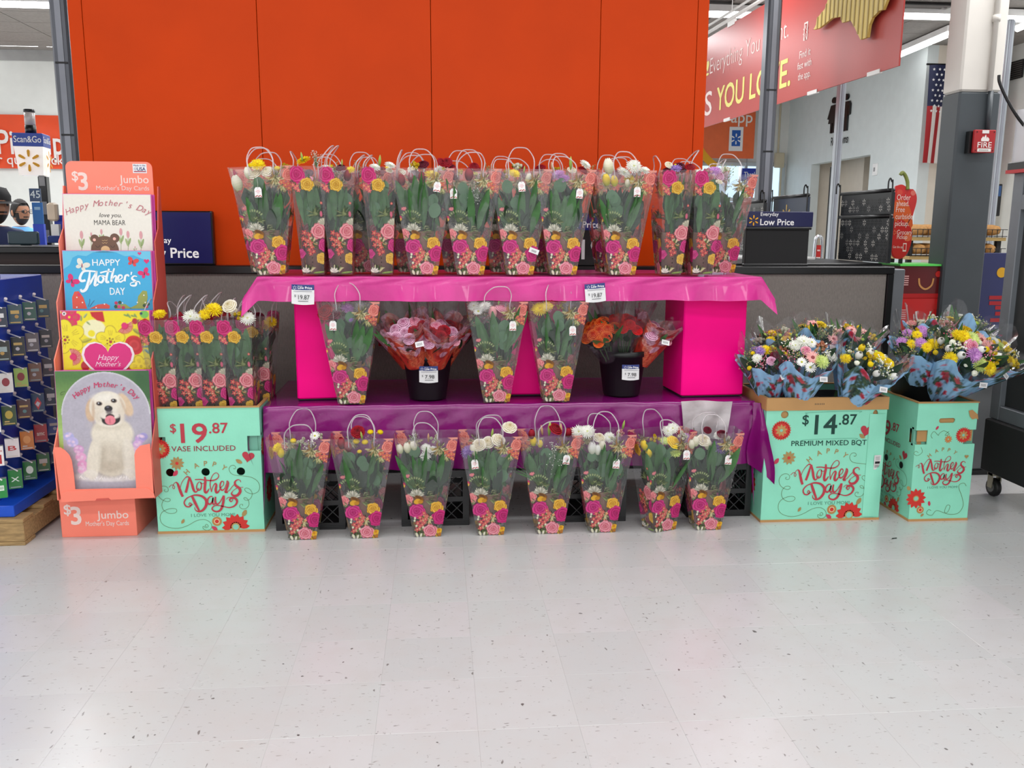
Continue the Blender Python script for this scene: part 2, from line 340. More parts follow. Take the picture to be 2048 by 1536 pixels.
# ------------------------------------------------------------------ large structure
def floor_mat(name, tiles):
    m, nt, b = mat(name); N, L = nt.nodes, nt.links; ge = N.new('ShaderNodeNewGeometry'); oi = N.new('ShaderNodeObjectInfo')
    def noise(scale, stretch, detail=4):
        mp = N.new('ShaderNodeMapping'); mp.inputs['Scale'].default_value = stretch; L.new(ge.outputs['Position'], mp.inputs[0])
        n = N.new('ShaderNodeTexNoise'); n.inputs['Scale'].default_value = scale; n.inputs['Detail'].default_value = detail; L.new(mp.outputs[0], n.inputs['Vector']); return n.outputs['Fac']
    base = N.new('ShaderNodeValToRGB'); e = base.color_ramp.elements; e[0].position = .0; e[0].color = lin((195, 194, 194)); e[1].position = 1; e[1].color = lin((202, 198, 199))
    e2 = e.new(.5); e2.color = lin((197, 198, 197)); L.new(oi.outputs['Random'] if tiles else noise(1.2, (1, 1, 1)), base.inputs[0])
    def ramp(src, p0, p1):
        r = N.new('ShaderNodeMapRange'); r.inputs[1].default_value = p0; r.inputs[2].default_value = p1; L.new(src, r.inputs[0]); return r.outputs[0]
    def mul(col, fac, dark):
        mx = N.new('ShaderNodeMix'); mx.data_type = 'RGBA'; L.new(fac, mx.inputs[0]); L.new(col, mx.inputs[6]); mx.inputs[7].default_value = lin(dark); return mx.outputs[2]
    c = mul(base.outputs[0], ramp(noise(75, (0.45, 1.3, 1), 2), .665, .72), (140, 136, 133)); c = mul(c, ramp(noise(48, (1.3, .5, 1), 2), .70, .75), (126, 122, 120)); c = mul(c, ramp(noise(9, (1, 1, 1), 5), .45, .9), (196, 192, 190))
    c = mul(c, ramp(noise(34, (1, 1, 1), 1), .775, .79), (98, 94, 92))
    if not tiles:
        br = N.new('ShaderNodeTexBrick'); br.offset = 0; br.inputs['Scale'].default_value = 1; br.inputs['Brick Width'].default_value = .3048; br.inputs['Row Height'].default_value = .3048; br.inputs['Mortar Size'].default_value = .0012
        L.new(ge.outputs['Position'], br.inputs['Vector']); c = mul(c, br.outputs['Fac'], (150, 146, 142))
    L.new(c, b.inputs['Base Color']); b.inputs['Specular IOR Level'].default_value = .5; b.inputs['Coat Weight'].default_value = .4; b.inputs['Coat Roughness'].default_value = .22
    rr = N.new('ShaderNodeMapRange'); rr.inputs[3].default_value = .2; rr.inputs[4].default_value = .42; L.new(noise(3, (1, 1, 1)), rr.inputs[0]); L.new(rr.outputs[0], b.inputs['Roughness'])
    return m
TILE, SLAB = floor_mat('vinyl_tile', True), floor_mat('vinyl_floor_far', False)
fl = struct('floor', MB().box((-10, -14, -.08), (12, 17.3, -.0025)), SLAB)
S_ = .3048; gx0 = G(1106, 1267).x % S_; gy0 = G(1130, 1350).y % S_
tm = MB(); b_ = .0009; h_ = S_/2-.0001
tm.add([(-h_, -h_, .0026), (h_, -h_, .0026), (h_, h_, .0026), (-h_, h_, .0026)]+[(-h_+b_, -h_+b_, .003), (h_-b_, -h_+b_, .003), (h_-b_, h_-b_, .003), (-h_+b_, h_-b_, .003)], [(4, 5, 6, 7), (0, 1, 5, 4), (1, 2, 6, 5), (2, 3, 7, 6), (3, 0, 4, 7)])
tme = tm.mesh('tile', TILE)
def proj(p):
    q = Vector(p)-Vector((0, 0, CAMZ)); d = q.dot(FW); return (1024+FPX*q.dot(RT)/d, 768-FPX*q.dot(UP)/d) if d > .1 else (-9e9, 0)
for j in range(3, 16):
    for i in range(-16, 18):
        x, y = gx0+(i+.5)*S_, gy0+(j+.5)*S_; px, py = proj((x, y, 0))
        if -120 < px < 2170 and 900 < py < 1700:
            o = ob('tile', tme, fl, loc=(x, y, -.003)); o.rotation_euler = (0, 0, random.choice((0, PI/2, PI, -PI/2)))
# ceiling with lay-in panels
WHITEW = pm('white_wall_paint', 'd9dbd6', .6, var=.03, bump=.05); CREAM = pm('cream_wall_paint', 'd8d0c2', .6, var=.03); CEILM = pm('ceiling_panel', '8e8984', .9, var=.1, scale=25, bump=.4, bscale=150); GRIDM = pm('ceiling_grid', 'a8a39e', .6)
ce = struct('ceiling', MB().box((-12, -14.0, CEIL+.01), (12, 17.3, CEIL+.1)), pm('ceiling_deck', '6f6b68', .9))
pme = MB().box((-.603, -.298, -.012), (.603, .298, .004)).mesh('panel', CEILM)
for j in range(0, 22):
    for i in range(-6, 8):
        x, y = i*1.22+.3, 3.9+j*.61; px, py = proj((x, y, CEIL))
        if (-90 < px < 230 or 1380 < px < 2140) and -60 < py < 240: ob('panel', pme, ce, loc=(x, y, CEIL))
# far walls
XW, XR, YJ, YL, YF = 6.8, 8.0, 12.2, 14.0, 17.0
wl = MB(); wl.box((-10, YL, 0), (1.2, YL+.15, CEIL)); struct('wall_back', wl, WHITEW)
wf = MB(fr((0, YF, 0))); wf.prism([[(1.2, 0), (7.2, 0), (7.2, CEIL), (1.2, CEIL)], [(4.3, .1), (6.75, .1), (6.75, 2.72), (4.3, 2.72)]], -.15, 0); struct('wall_front', wf, WHITEW)
def RW(z, y): return Matrix(((0, 0, -1, XW), (-1, 0, 0, y), (0, 1, 0, z), (0, 0, 0, 1)))     # frame on the restroom wall: x runs toward the camera
MRW = RW(0, YF)
d0, d1, dt = YF-XP(1623, 330, XW).y, YF-XP(1741, 311, XW).y, XP(1700, 316, XW).z
wr = MB(MRW); wr.prism([[(0, 0), (YF-YJ, 0), (YF-YJ, CEIL), (0, CEIL)], [(d0, .02), (d1, .02), (d1, dt), (d0, dt)]], -.16, 0); struct('wall_right', wr, pm('pale_blue_white_paint', 'd3dbda', .5, var=.03))
rc = MB(); y0, y1 = YF-d0, YF-d1; rc.box((XW+1.3, y1-.5, 0), (XW+1.4, y0+.4, CEIL)); rc.box((XW+.16, y1-.2, 0), (XW+1.4, y1-.1, CEIL)); rc.box((XW+.16, y0+.1, 0), (XW+1.4, y0+.2, CEIL)); rc.box((XW+.55, y0-.9, 0), (XW+.7, y0, CEIL)); struct('wall_passage', rc, CREAM)
wj = MB(); wj.box((XW+.16, YJ, 0), (XR+.2, YJ+.15, CEIL)); wj.box((7.25, YJ-.22, 0), (7.5, YJ, CEIL)); struct('wall_corner', wj, CREAM)
struct('wall_side', MB().box((XR, 4.5, 0), (XR+.15, YJ, CEIL)), WHITEW)
struct('trim_1', MB().box((-10, YL-.03, CEIL-.16), (1.2, YL, CEIL)), pm('grey_trim', '9a9a98', .5))
# entrance glazing
wn = MB(fr((0, YF, 0))); ZT = 2.72
for x in (4.3, 5.05, 5.95, 6.7): wn.box((x, .1, -.1), (x+.06, ZT, .04))
for z in (.1, 2.0, ZT-.05): wn.box((4.3, z, -.09), (6.75, z+.07, .03))
wo = struct('window_1', wn, pm('aluminium_mullion', 'b9c0c2', .35, .6))
for x in (4.36, 5.11, 6.01): MB(fr((0, YF, 0))).box((x, .17, -.04), (x+.75, ZT-.05, -.03)).build('pane', GLASS, wo)
sky_ = MB().box((3, YF+2.5, -.1), (9, YF+2.6, 4)); struct('wall_vestibule_glow', sky_, pm('glowing_vestibule_wall', 'c3d6e2', .7, emit=.75))  # surface glows by itself, standing in for daylight beyond the entrance glass
# ceiling light fixtures in view
LTM = pm('lamp_tube', 'ffffff', .4, emit=7.0); WM = pm('white_enamel', 'e8e8e6', .35)
def lamp(p, L, ang, label):
    t = thing('ceiling_light', label, 'light', p, ang, 'fluorescent strip lights'); MB().box((-L/2, -.07, .02), (L/2, .07, .09)).build('housing', WM, t)
    MB().tube([(-L/2+.01, 0, 0), (L/2-.01, 0, 0)], .035, 8).build('tube', LTM, t, True)
zl = CEIL-.12
def CP(px, py): return G(px, py, zl)
a = CP(0, 8); lamp((a.x+.4, a.y, zl), 5.0, 0, 'bright strip light along the very top left corner of the picture')
a = V(70, 91, YL-.3); lamp((a.x-.9, a.y, a.z+.02), 1.9, 0, 'left strip light of the pair under the ceiling above the pickup banner'); lamp((a.x+1.25, a.y, a.z+.02), 2.2, 0, 'longer strip light above the white wall, running behind the grey pole')
a = CP(1450, 29); lamp((a.x, a.y, zl), 1.3, 0, 'short strip light just right of the orange panel, above the red hanging banner')
a = CP(1850, 33); lamp((a.x, a.y, zl), 2.6, 0, 'level strip light between the red banner and the white pillar top')
a, b = CP(1805, 108), CP(1900, 68); lamp(((a.x+b.x)/2, (a.y+b.y)/2, zl), (b-a).length*1.1, math.atan2(b.y-a.y, b.x-a.x), 'slanting strip light left of the white pillar top')
a, b = CP(2010, 38), CP(2048, 20); lamp(((a.x+b.x)/2+.35, (a.y+b.y)/2-.4, zl), 2.2, math.atan2(b.y-a.y, b.x-a.x), 'slanting strip light right of the white pillar, in the top right corner')
t = thing('ceiling_vent', 'dark square air vent in the ceiling right of the red banner', 'vent', tuple(G(1828, 18, CEIL-.02)))
MB().box((-.3, -.3, -.02), (.3, .3, .0)).build('backing', pm('dark_void', '1d1b1a', .9), t)
for k in range(4): r_ = .3-.07*k; MB().add([(sx*(r_-q), sy*(r_-q), -.03-.01*(q > 0)) for q in (0, .03) for sx, sy in ((-1, -1), (1, -1), (1, 1), (-1, 1))], [(i, (i+1) % 4, 4+(i+1) % 4, 4+i) for i in range(4)]).build('louvre', pm('vent_metal', '55504c', .5), t)

# ------------------------------------------------------------------ orange wall panel, partition, poles
YP = 5.2
ORG = pm('orange_laminate', 'ca3e00', .42, var=.05, scale=2.5, spec=.12)
t = thing('orange_wall_panel', 'huge glossy orange backdrop panel with thin vertical seams behind the flower display', 'panel', (0, YP+.12, 1.235))
xs = [V(q, 300, YP+.12).x for q in (157, 185, 525, 864, 1196, 1385, 1407)]
for a, b in zip(xs[:-1], xs[1:]): MB().bbox((a+.0015, 0, 0), (b-.0015, .04, 2.3), .0015).build('panel', ORG, t)
MB().box((xs[0]+.01, .041, 0), (xs[-1]-.01, .16, 2.3)).build('core', pm('dark_core', '2a1208', .8), t)
FAB = pm('grey_woven_fabric', '827b75', .9, var=.13, scale=160, bump=.5, bscale=260, stretch=(1, 1, .25)); BLK = pm('black_plastic', '0c0c0d', .35, var=.02); BLKM = pm('black_matte', '111112', .7); GRY = pm('grey_metal', '74777b', .4, .3)
t = thing('partition', 'waist high grey fabric partition with black top rail behind the flower tables', 'partition', (0, YP, 0))
PX0, PX1 = -3.3, V(1786, 560, YP).x
for a, b in ((PX0, -1.92), (-1.92, -.7), (-.7, .52), (.52, 1.66), (1.66, PX1-.04)): MB().bbox((a+.002, 0, .06), (b-.002, .05, 1.205), .003).build('panel', FAB, t)
MB().bbox((PX0, -.015, 1.205), (PX1, .12, 1.25), .004).build('rail', BLK, t); MB().bbox((PX1-.04, -.012, 0), (PX1, .07, 1.205), .003).build('frame', BLK, t)
MB().box((PX0, .0, 0), (PX1-.04, .05, .06)).build('base', BLK, t); MB().bbox((PX1, -.0, 0), (PX1+.075, .11, 1.235), .004).build('post', GRY, t)
t = thing('checkout_counter', 'black checkout counter running away behind the right end of the partition', 'counter', (0, 5.34, 0))
MB().bbox((1.62, 0, 1.2), (2.8, 1.2, 1.265), .006).build('top', BLK, t); MB().box((1.68, .04, 0), (2.76, 1.15, 1.2)).build('body', pm('brown_laminate', '4a2520', .5), t); MB().bbox((2.0, .55, 1.265), (2.6, 1.1, 1.285), .004).build('tray', WM, t)
POLE = pm('grey_painted_steel', '62656c', .35, .4, var=.04)
def pole(p0, r, label, top=CEIL, holes=True, m=POLE):
    t = thing('pole', label, 'pole', (p0[0], p0[1], 0)); mb = MB(); w_ = r; mb.bbox((-w_, -w_, 0), (w_, w_, top), w_*.25); mb.build('post', m, t)
    MB().bbox((-w_*.35, -w_-.004, 0), (w_*.35, -w_+.001, top), .001).build('channel', pm('pale_grey_steel', '8d9098', .3, .4), t)
    if holes:
        for z in (2.05, 2.5): MB().box((-w_*.7, -w_-.006, z), (w_*.7, -w_-.003, z+.012)).build('slot', BLK, t)
    return t
a = V(146, 320, 6.2); pole((a.x, 6.2), .055, 'thick grey steel pole left of the orange panel, above the card display')
a = V(1531, 300, 6.75); pole((a.x, 6.75), .053, 'grey steel pole passing in front of the red hanging banner')
a = V(1672, 340, 7.4); pole((a.x, 7.4), .03, 'slim grey pole below the red banner, in front of the restrooms sign', top=V(1687, 150, 7.4).z, holes=False, m=pm('bluish_steel', 'a4aab0', .3, .4))
a = V(1996, 280, 8.0); pole((a.x, 8.0), .037, 'slim pale pole directly right of the dark pillar, in front of the flag', top=V(2021, 40, 8).z, holes=False, m=_pm['bluish_steel'])

# ------------------------------------------------------------------ dark pillar with fire sign
y = 5.5; xa, xb = V(1890, 510, y).x, V(1971, 510, y).x; zc = V(1960, 183, y).z
t = thing('pillar', 'steel pillar, white above and dark grey below, right of the checkout', 'pillar', (0, y, 0))
MB().bbox((xa, 0, 0), (xb, .2, zc), .012).build('lower_shaft', pm('dark_grey_paint', '3c4246', .45, var=.05), t); MB().bbox((xa, 0, zc), (xb, .2, CEIL), .012).build('upper_shaft', pm('cream_pillar_paint', 'cdc8c0', .45, var=.03), t)
xc = xa+(xb-xa)*.66; MB().tube([(xc, -.02, zc), (xc, -.02, CEIL)], .016, 10).tube([(xc, -.02, 2.75), (xc, -.02, 2.79)], .024, 10).build('conduit', _pm['cream_pillar_paint'], t, True)
MB().tube([(xc+.01, -.02, zc), (xc+.01, -.02, V(1965, 262, y).z)], .016, 10).build('conduit', _pm['dark_grey_paint'], t, True)
t = thing('fire_alarm_sign', 'red FIRE plate with white flame fixed to the dark pillar', 'sign', tuple(V(1965, 306, y-.06))); M = fr((0, 0, 0)); s = V(1986, 300, y).x-V(1944, 300, y).x
MB(M).box((-s*.62, .0, -.055), (s*.2, s*.95, -.015)).build('box', BLK, t); MB(M).bbox((-s/2, 0, -.012), (s/2, s, .012), .004).build('plate', pm('red_enamel', 'a01218', .35), t)
q = MB(M); q.text('FIRE', 0, s*.23, s*.34, .0135, 'f2e9e4', .012, 'c', width=s*.66); q.rect(-s*.32, s*.05, s*.32, s*.19, .0135, 'f0ece6'); q.rect(-s*.16, s*.84, s*.16, s*.98, .0135, 'ece8e4')
q.flat([(-s*.18, s*.5), (s*.18, s*.5), (s*.2, s*.6), (s*.1, s*.7), (s*.08, s*.62), (s*.02, s*.8), (-s*.06, s*.66), (-s*.1, s*.72), (-s*.19, s*.6)], .0135, 'f2e9e4')
for k in range(9): q.rect(-s*.24+k*s*.05, s*.09, -s*.21+k*s*.05, s*.14, .0138, '8b8680')
for k in (-1, 1): q.disc(k*s*.4, s*.9, s*.03, .0135, '3a1010'); q.disc(k*s*.4, s*.1, s*.03, .0135, '3a1010')
q.build('lettering', INK, t)

# ------------------------------------------------------------------ red hanging banner
nb = V(1803, 60, 5.8); ang = math.radians(3); dr = Vector((-math.sin(ang), math.cos(ang), 0))
def on_ban(px, py):               # point of the banner plane on a sight line, as (distance from near end, height)
    d = ray(px, py); n = Vector((dr.y, -dr.x, 0)); tt = (nb-Vector((0, 0, CAMZ))).dot(n)/d.dot(n); P = d*tt; return ((P.x-nb.x)*dr.x+(P.y-nb.y)*dr.y, P.z+CAMZ)
zb = on_ban(1803, 130)[1]; far = on_ban(1405, 250)[0]+1.6; zt = max(on_ban(1430, 68)[1], on_ban(1536, 4)[1])
MBN = Matrix(((-dr.x, 0, -dr.y, nb.x+dr.x*far), (-dr.y, 0, dr.x, nb.y+dr.y*far), (0, 1, 0, 0), (0, 0, 0, 1)))   # x runs from the far end toward the camera
t = thing('hanging_banner', 'large red hanging banner reading Everything You Want and YOU LOVE', 'banner')
MB(MBN).bbox((0, zb, -.012), (far, zt, .0), .002).build('sheet', pm('banner_red', 'a83a34', .35, var=.05, scale=2), t)
def bn(px, py): u, v = on_ban(px, py); return far-u, v
q = MB(MBN); z = .002
def btext(s, p0, p1, size_px_p, col, bold=0.0):   # baseline from p0 to p1
    (x0, y0), (x1, y1) = bn(*p0), bn(*p1); (_, yt) = bn(*size_px_p); h = abs(yt-(y0+(y1-y0)*.5)); q.text(s, x0, (y0+y1)/2, h/.72, z, col, bold, width=abs(x1-x0))
btext('Everything You Want.', (1420, 151), (1577, 71), (1420, 116), 'f2dcd6', -.012)
btext('YOU LOVE.', (1433, 221), (1580, 171), (1508, 143), 'eadf7c', .02); btext('S', (1409, 232), (1423, 228), (1416, 182), 'f0ddd8', .01); btext('!', (1412, 152), (1418, 150), (1416, 121), 'eadf7c')
for s_, p0, p1, pt in (('Find it', (1599, 117), (1621, 110), (1610, 98)), ('fast with', (1595, 140), (1623, 130), (1600, 124)), ('the app.', (1596, 161), (1621, 153), (1598, 146))): btext(s_, p0, p1, pt, 'f4e6e0')
a, b = bn(1607, 82), bn(1617, 42); x0, y0, x1, y1 = a[0], a[1], b[0], b[1]
q.rect(x0, y0, x1, y1, z, 'f0d8d2'); q.rect(x0+.015, y0+(y1-y0)*.17, x1-.015, y1-(y1-y0)*.1, z+.001, 'a83a34'); q.spark((x0+x1)/2, (y0+y1)/2, .045, z+.002, 'f0d8d2'); q.disc((x0+x1)/2, y0+(y1-y0)*.08, .012, z+.001, '9a4038')
q.build('lettering', INK, t)
nc = [(1639, 60), (1644, 50), (1646, 37), (1662, 18), (1670, -6), (1672, -40), (1700, -60), (1760, -70), (1800, -40), (1790, -5), (1780, 20), (1772, 22), (1758, 36), (1752, 50), (1748, 75), (1734, 80), (1722, 55), (1714, 41), (1697, 46), (1694, 34), (1676, 37), (1660, 50), (1650, 57)]
ncp = [bn(*p) for p in nc]
MB(MBN).prism([ncp], .03, .05).build('state_emblem', pm('pale_gold_board', 'cdb25c', .5), t)
x0, x1 = min(p[0] for p in ncp), max(p[0] for p in ncp); q = MB(MBN); k = 0; xx = x0
while xx < x1:                     # corrugations clipped to the emblem outline
    ys = []; n = len(ncp)
    for i in range(n):
        (ax, ay), (bx, by) = ncp[i], ncp[(i+1) % n]
        if (ax > xx) != (bx > xx): ys.append(ay+(by-ay)*(xx-ax)/(bx-ax))
    ys.sort()
    for a, b in zip(ys[::2], ys[1::2]): q.box((xx-.008, a, .05), (xx+.008, b, .053))
    xx += .062
q.build('corrugation', pm('dark_gold_line', '9c823c', .6), t, kind='stuff')  # bars in a darker gold than the emblem board
q = MB(MBN); q.tube([(0, zt+.05, 0), (far+.0, zt+.05, 0)], .018, 6); q.tube([(0, zt+.13, -.02), (far, zt+.13, -.02)], .012, 6)
for x in np.arange(.5, far, .9): q.box((x-.09, zt-.02, -.016), (x+.09, zt+.03, .006)); q.tube([(x, zt+.05, 0), (x, CEIL, 0)], .004, 4)
for x in np.arange(.5, far, .9): q.box((x-.08, zb-.008, -.016), (x+.08, zb+.02, .006))
q.build('hanger', pm('white_hanger', 'd8d4d0', .4), t)

# ------------------------------------------------------------------ restroom sign, gates, flags, far right items
t = thing('restroom_sign', 'black man and woman pictogram with Restrooms lettering on the white wall', 'sign', (XW-.005, 0, 0)); M = Matrix(((0, 0, -1, 0), (-1, 0, 0, 0), (0, 1, 0, 0), (0, 0, 0, 1)))
def rw(px, py): p = XP(px, py, XW); return -p.y, p.z
for n_, px, pt, pb in (('woman_figure', 1672, 194, 265), ('man_figure', 1696, 187, 261)):
    x, zt_ = rw(px, pt); zb_ = rw(px, pb)[1]; H_ = zt_-zb_; q = MB(M); f = lambda pts: [(x+a_*H_*.95, zb_+b_*H_) for a_, b_ in pts]; q.prism([[(x+math.cos(k*PI/8)*.085*H_*1.6, zt_-.09*H_+math.sin(k*PI/8)*.085*H_) for k in range(16)]], 0, .03)
    if n_ == 'man_figure': q.prism([f([(-.22, .78), (.22, .78), (.3, .7), (.3, .42), (.2, .4), (.2, .66), (.17, .66), (.17, 0), (.03, 0), (.03, .38), (-.03, .38), (-.03, 0), (-.17, 0), (-.17, .66), (-.2, .66), (-.2, .4), (-.3, .42), (-.3, .7)])], 0, .03)
    else: q.prism([f([(-.17, .78), (.17, .78), (.38, .42), (.28, .4), (.17, .62), (.3, .28), (.14, .28), (.14, 0), (.03, 0), (.03, .28), (-.03, .28), (-.03, 0), (-.14, 0), (-.14, .28), (-.3, .28), (-.17, .62), (-.28, .4), (-.38, .42)])], 0, .03)
    q.build(n_, BLK, t)
x0, zz = rw(1664, 292); x1, _ = rw(1698, 286); MB(M).text('Restrooms', x0, zz, .2, .02, '101010', .02, width=abs(x1-x0)).build('lettering', INK, t)
t = thing('accessible_sign', 'small black wheelchair sign inside the restroom passage', 'sign', tuple(XP(1658, 459, XW+1.299))); t.rotation_euler = (0, 0, -PI/2); t.scale = (1.25,)*3; q = MB(fr((0, 0, 0))); q.rect(-.06, 0, .06, .17, .006, '0e0e10'); q.ribbon([(-.02, .13), (-.015, .09), (.015, .09), (.03, .05)], .008, .008, 'ffffff', 0); q.ribbon([(-.02, .1), (-.035, .07), (-.02, .04), (.01, .045), (.015, .06)], .007, .008, 'ffffff'); q.disc(-.02, .145, .01, .008, 'ffffff')
MB(fr((0, 0, 0))).box((-.062, -.002, 0), (.062, .172, .005)).build('plate', BLK, t); q.build('pictogram', INK, t)
t = tag(MB(fr(V(1652, 520, 11.8))).box((-.03, -1.2, 0), (.03, 1.25, .05)).build('door_edge', BLKM), 'tall thin black door edge standing open at the restroom passage', 'door')
def egate(px, py0, py1, wpx, yy, label):
    p = V(px, py1, yy); h = V(px, py0, yy).z; w_ = (V(px+wpx, py0, yy).x-p.x)/2; t = thing('security_gate', label, 'gate', (p.x, yy, 0))
    q = MB(fr((0, 0, 0))); P = cr([(-w_, 0), (-w_, h*.6), (-w_, h-.08), (-w_*.5, h), (w_*.5, h), (w_, h-.08), (w_, h*.6), (w_, 0)], 4); q.tube(P, .018, 6); q.build('frame', pm('chrome', 'c8ccd0', .15, .9), t, True)
    q = MB(fr((0, 0, 0))); q.rect(-w_*.75, h-.36, w_*.75, h-.08, .01, 'c02420'); q.rect(-w_*.6, h-.26, w_*.6, h-.2, .012, 'f0e8e4')
    for k in (0, 1, 2): q.rect(-w_*.4, h-.14-.17*k/1.3, w_*.4, h-.125-.17*k/1.3, .012, 'f0c8c4')
    q.build('panel', INK, t)
egate(1635, 474, 520, 17, 8.6, 'slim security gate with a red panel, right of the black price board'); egate(1664, 476, 520, 14, 9.2, 'security gate partly behind the slim pole and the perforated rack')
t = thing('entrance_sign', 'orange entrance sign with yellow ring and white phone, below the banner', 'sign'); a, b = V(1400, 316, YF-.4), V(1512, 218, YF-.4)
MB(fr((0, YF-.4, 0))).box((a.x-.5, a.z, -.03), (b.x, b.z+.3, 0)).build('board', pm('orange_sign_board', 'd8602a', .45), t)
q = MB(fr((0, YF-.4, 0))); ra = lambda px, py: (V(px, py, YF-.4).x, V(px, py, YF-.4).z); x, zz = ra(1500, 240); cx, cz = x-.1, zz
q.ribbon([(cx+1.0*math.cos(k), cz+1.0*math.sin(k)) for k in np.linspace(PI*.93, PI*1.33, 10)], .14, .003, 'e8a818', 2)
a, b = ra(1457, 302), ra(1487, 254); q.rect(a[0], a[1], b[0], b[1], .003, 'f2f2f2'); q.rect(a[0]+.05, a[1]+.09, b[0]-.05, b[1]-.06, .005, '1c5cb4'); q.spark((a[0]+b[0])/2, (a[1]+b[1])/2, .1, .007, 'f4f4f4')
q.text('app', ra(1462, 245)[0], ra(1462, 245)[1], .3, .003, 'f6f0ea', .01); q.build('lettering', INK, t)
t = thing('thank_you_sign', 'blue Thank you sign hanging in the glass entrance', 'sign'); a, b = ra(1482, 362), ra(1527, 337); MB(fr((0, YF-.4, 0))).box((a[0], a[1], -.02), (b[0]+.12, b[1], 0)).build('board', pm('sign_blue', '0a2a96', .4), t); MB(fr((0, YF-.4, 0))).tube([(a[0]+.1, b[1], -.01), (a[0]+.1, CEIL+.01, -.01)], .006, 4).build('cord', GRY, t); MB(fr((0, YF-.4, 0))).text('Thank you', a[0]+.05, a[1]+.08, .13, .003, 'ffffff', .008, width=(b[0]-a[0])*.95).build('lettering', INK, t)
def flagmesh(M, w_, h_, fn, nu=26, nv=60): return MB(M).grid(lambda u, v: (u*w_, -v*h_, .035*math.sin(u*9+v*2)+.015*math.sin(u*21)), nu, nv, fn)
p = V(1859, 130, YJ-.27); t = thing('american_flag', 'American flag hanging upright, partly behind the dark pillar', 'flag', tuple(p)); hh = p.z-V(1855, 326, YJ-.27).z
rd, wh, bl = lin('a8141c'), lin('e8e2dc'), lin('141c44')
flagmesh(fr((0, 0, 0)), .9, hh, lambda u, v: bl if (u < .54 and v < .42) else (rd if int(u*13) % 2 == 0 else wh), 26).build('cloth', INK, t, True)
q = MB(fr((0, 0, 0)))
for i in range(6):
    for j in range(9): 
        cx, cz = .05+i*.08+(.0 if j % 2 == 0 else .04), -.06-j*.068; zf = .035*math.sin(cx/.9*9-cz/hh*2)+.015*math.sin(cx/.9*21)
        if cx < .47: q.fan([(cx+(.022 if k % 2 == 0 else .009)*math.sin(k*PI/5), cz+(.022 if k % 2 == 0 else .009)*math.cos(k*PI/5)) for k in range(9, -1, -1)], zf+.006, 'f0f0f0')
q.build('star', INK, t, kind='stuff'); MB(fr((0, 0, 0))).tube([(-.04, .01, 0), (.94, .01, 0)], .014, 6).build('rod', BLK, t)
p = V(1984, 128, YJ-.06); p.x = min(p.x, XR-.42); t = thing('state_flag', 'blue and red flag with gold stars behind the slim pole right of the pillar', 'flag', tuple(p)); hh = p.z-V(1984, 345, YJ-.06).z
flagmesh(fr((0, 0, 0)), .36, hh, lambda u, v: bl if v < .34 else rd, 8).build('cloth', INK, t, True); q = MB(fr((0, 0, 0)))
for j in (.12, .2, .5, .58): q.fan([(.15+(.07 if k % 2 == 0 else .03)*math.sin(k*PI/5), -j+(.07 if k % 2 == 0 else .03)*math.cos(k*PI/5)) for k in range(9, -1, -1)], .045, 'e0b020')
q.build('star', INK, t)
t = thing('wall_grille', 'black louvred grille high on the white wall, right of the pillar', 'vent', tuple(XP(2031, 140, XR-.02))); q = MB(); q.box((-.01, -.16, -.12), (.01, .16, .12)); q.build('backing', BLKM, t)
for k in range(8): MB().box((-.02, -.155, -.11+k*.028), (-.01, .155, -.1+k*.028)).build('louvre', _pm['vent_metal'], t)
t = thing('wall_switch', 'tiny white switch plate on the wall beside the restroom opening', 'switch', tuple(XP(1750, 339, XW-.01))); MB().bbox((-.01, -.07, -.09), (.01, .07, .09), .004).build('plate', WM, t); MB().box((-.018, -.015, -.03), (-.01, .015, .03)).build('toggle', pm('grey_toggle', '8c8c8c', .5), t)
t = thing('junction_box', 'beige junction box with conduit on the wall behind the tall grey pole', 'box', tuple(V(1557, 321, YF-.1))); MB().bbox((-.09, -.08, -.14), (.09, 0, .14), .01).build('box', pm('beige_metal', 'b8ae94', .5), t); MB().tube([(-.03, -.03, .14), (-.03, -.03, 1.2)], .02, 6).tube([(.05, -.03, -.14), (.05, -.03, -2.2)], .02, 6).build('conduit', _pm['beige_metal'], t)
# lane price monitor far right
yy = 9.2; t = thing('price_monitor', 'black hanging price monitor half hidden between pillar and slim pole', 'monitor'); a, b = V(1962, 432, yy), V(2006, 368, yy); M = fr((0, yy, 0))
MB(M).bbox((a.x, a.z, -.04), (b.x, b.z, 0), .006).build('case', BLK, t); q = MB(M); q.rect(a.x+.015, b.z-.13, b.x-.015, b.z-.02, .003, '3a5f94'); q.text('Price', b.x-.2, b.z-.11, .09, .005, 'ffffff', .01, width=.14); q.text('62', b.x-.22, a.z+.02, .18, .003, 'f0f0f0', .01); q.build('screen', INK, t); MB(M).tube([((a.x+b.x)/2, a.z, -.02), ((a.x+b.x)/2, .0, -.02)], .015, 6).build('stand', BLK, t)
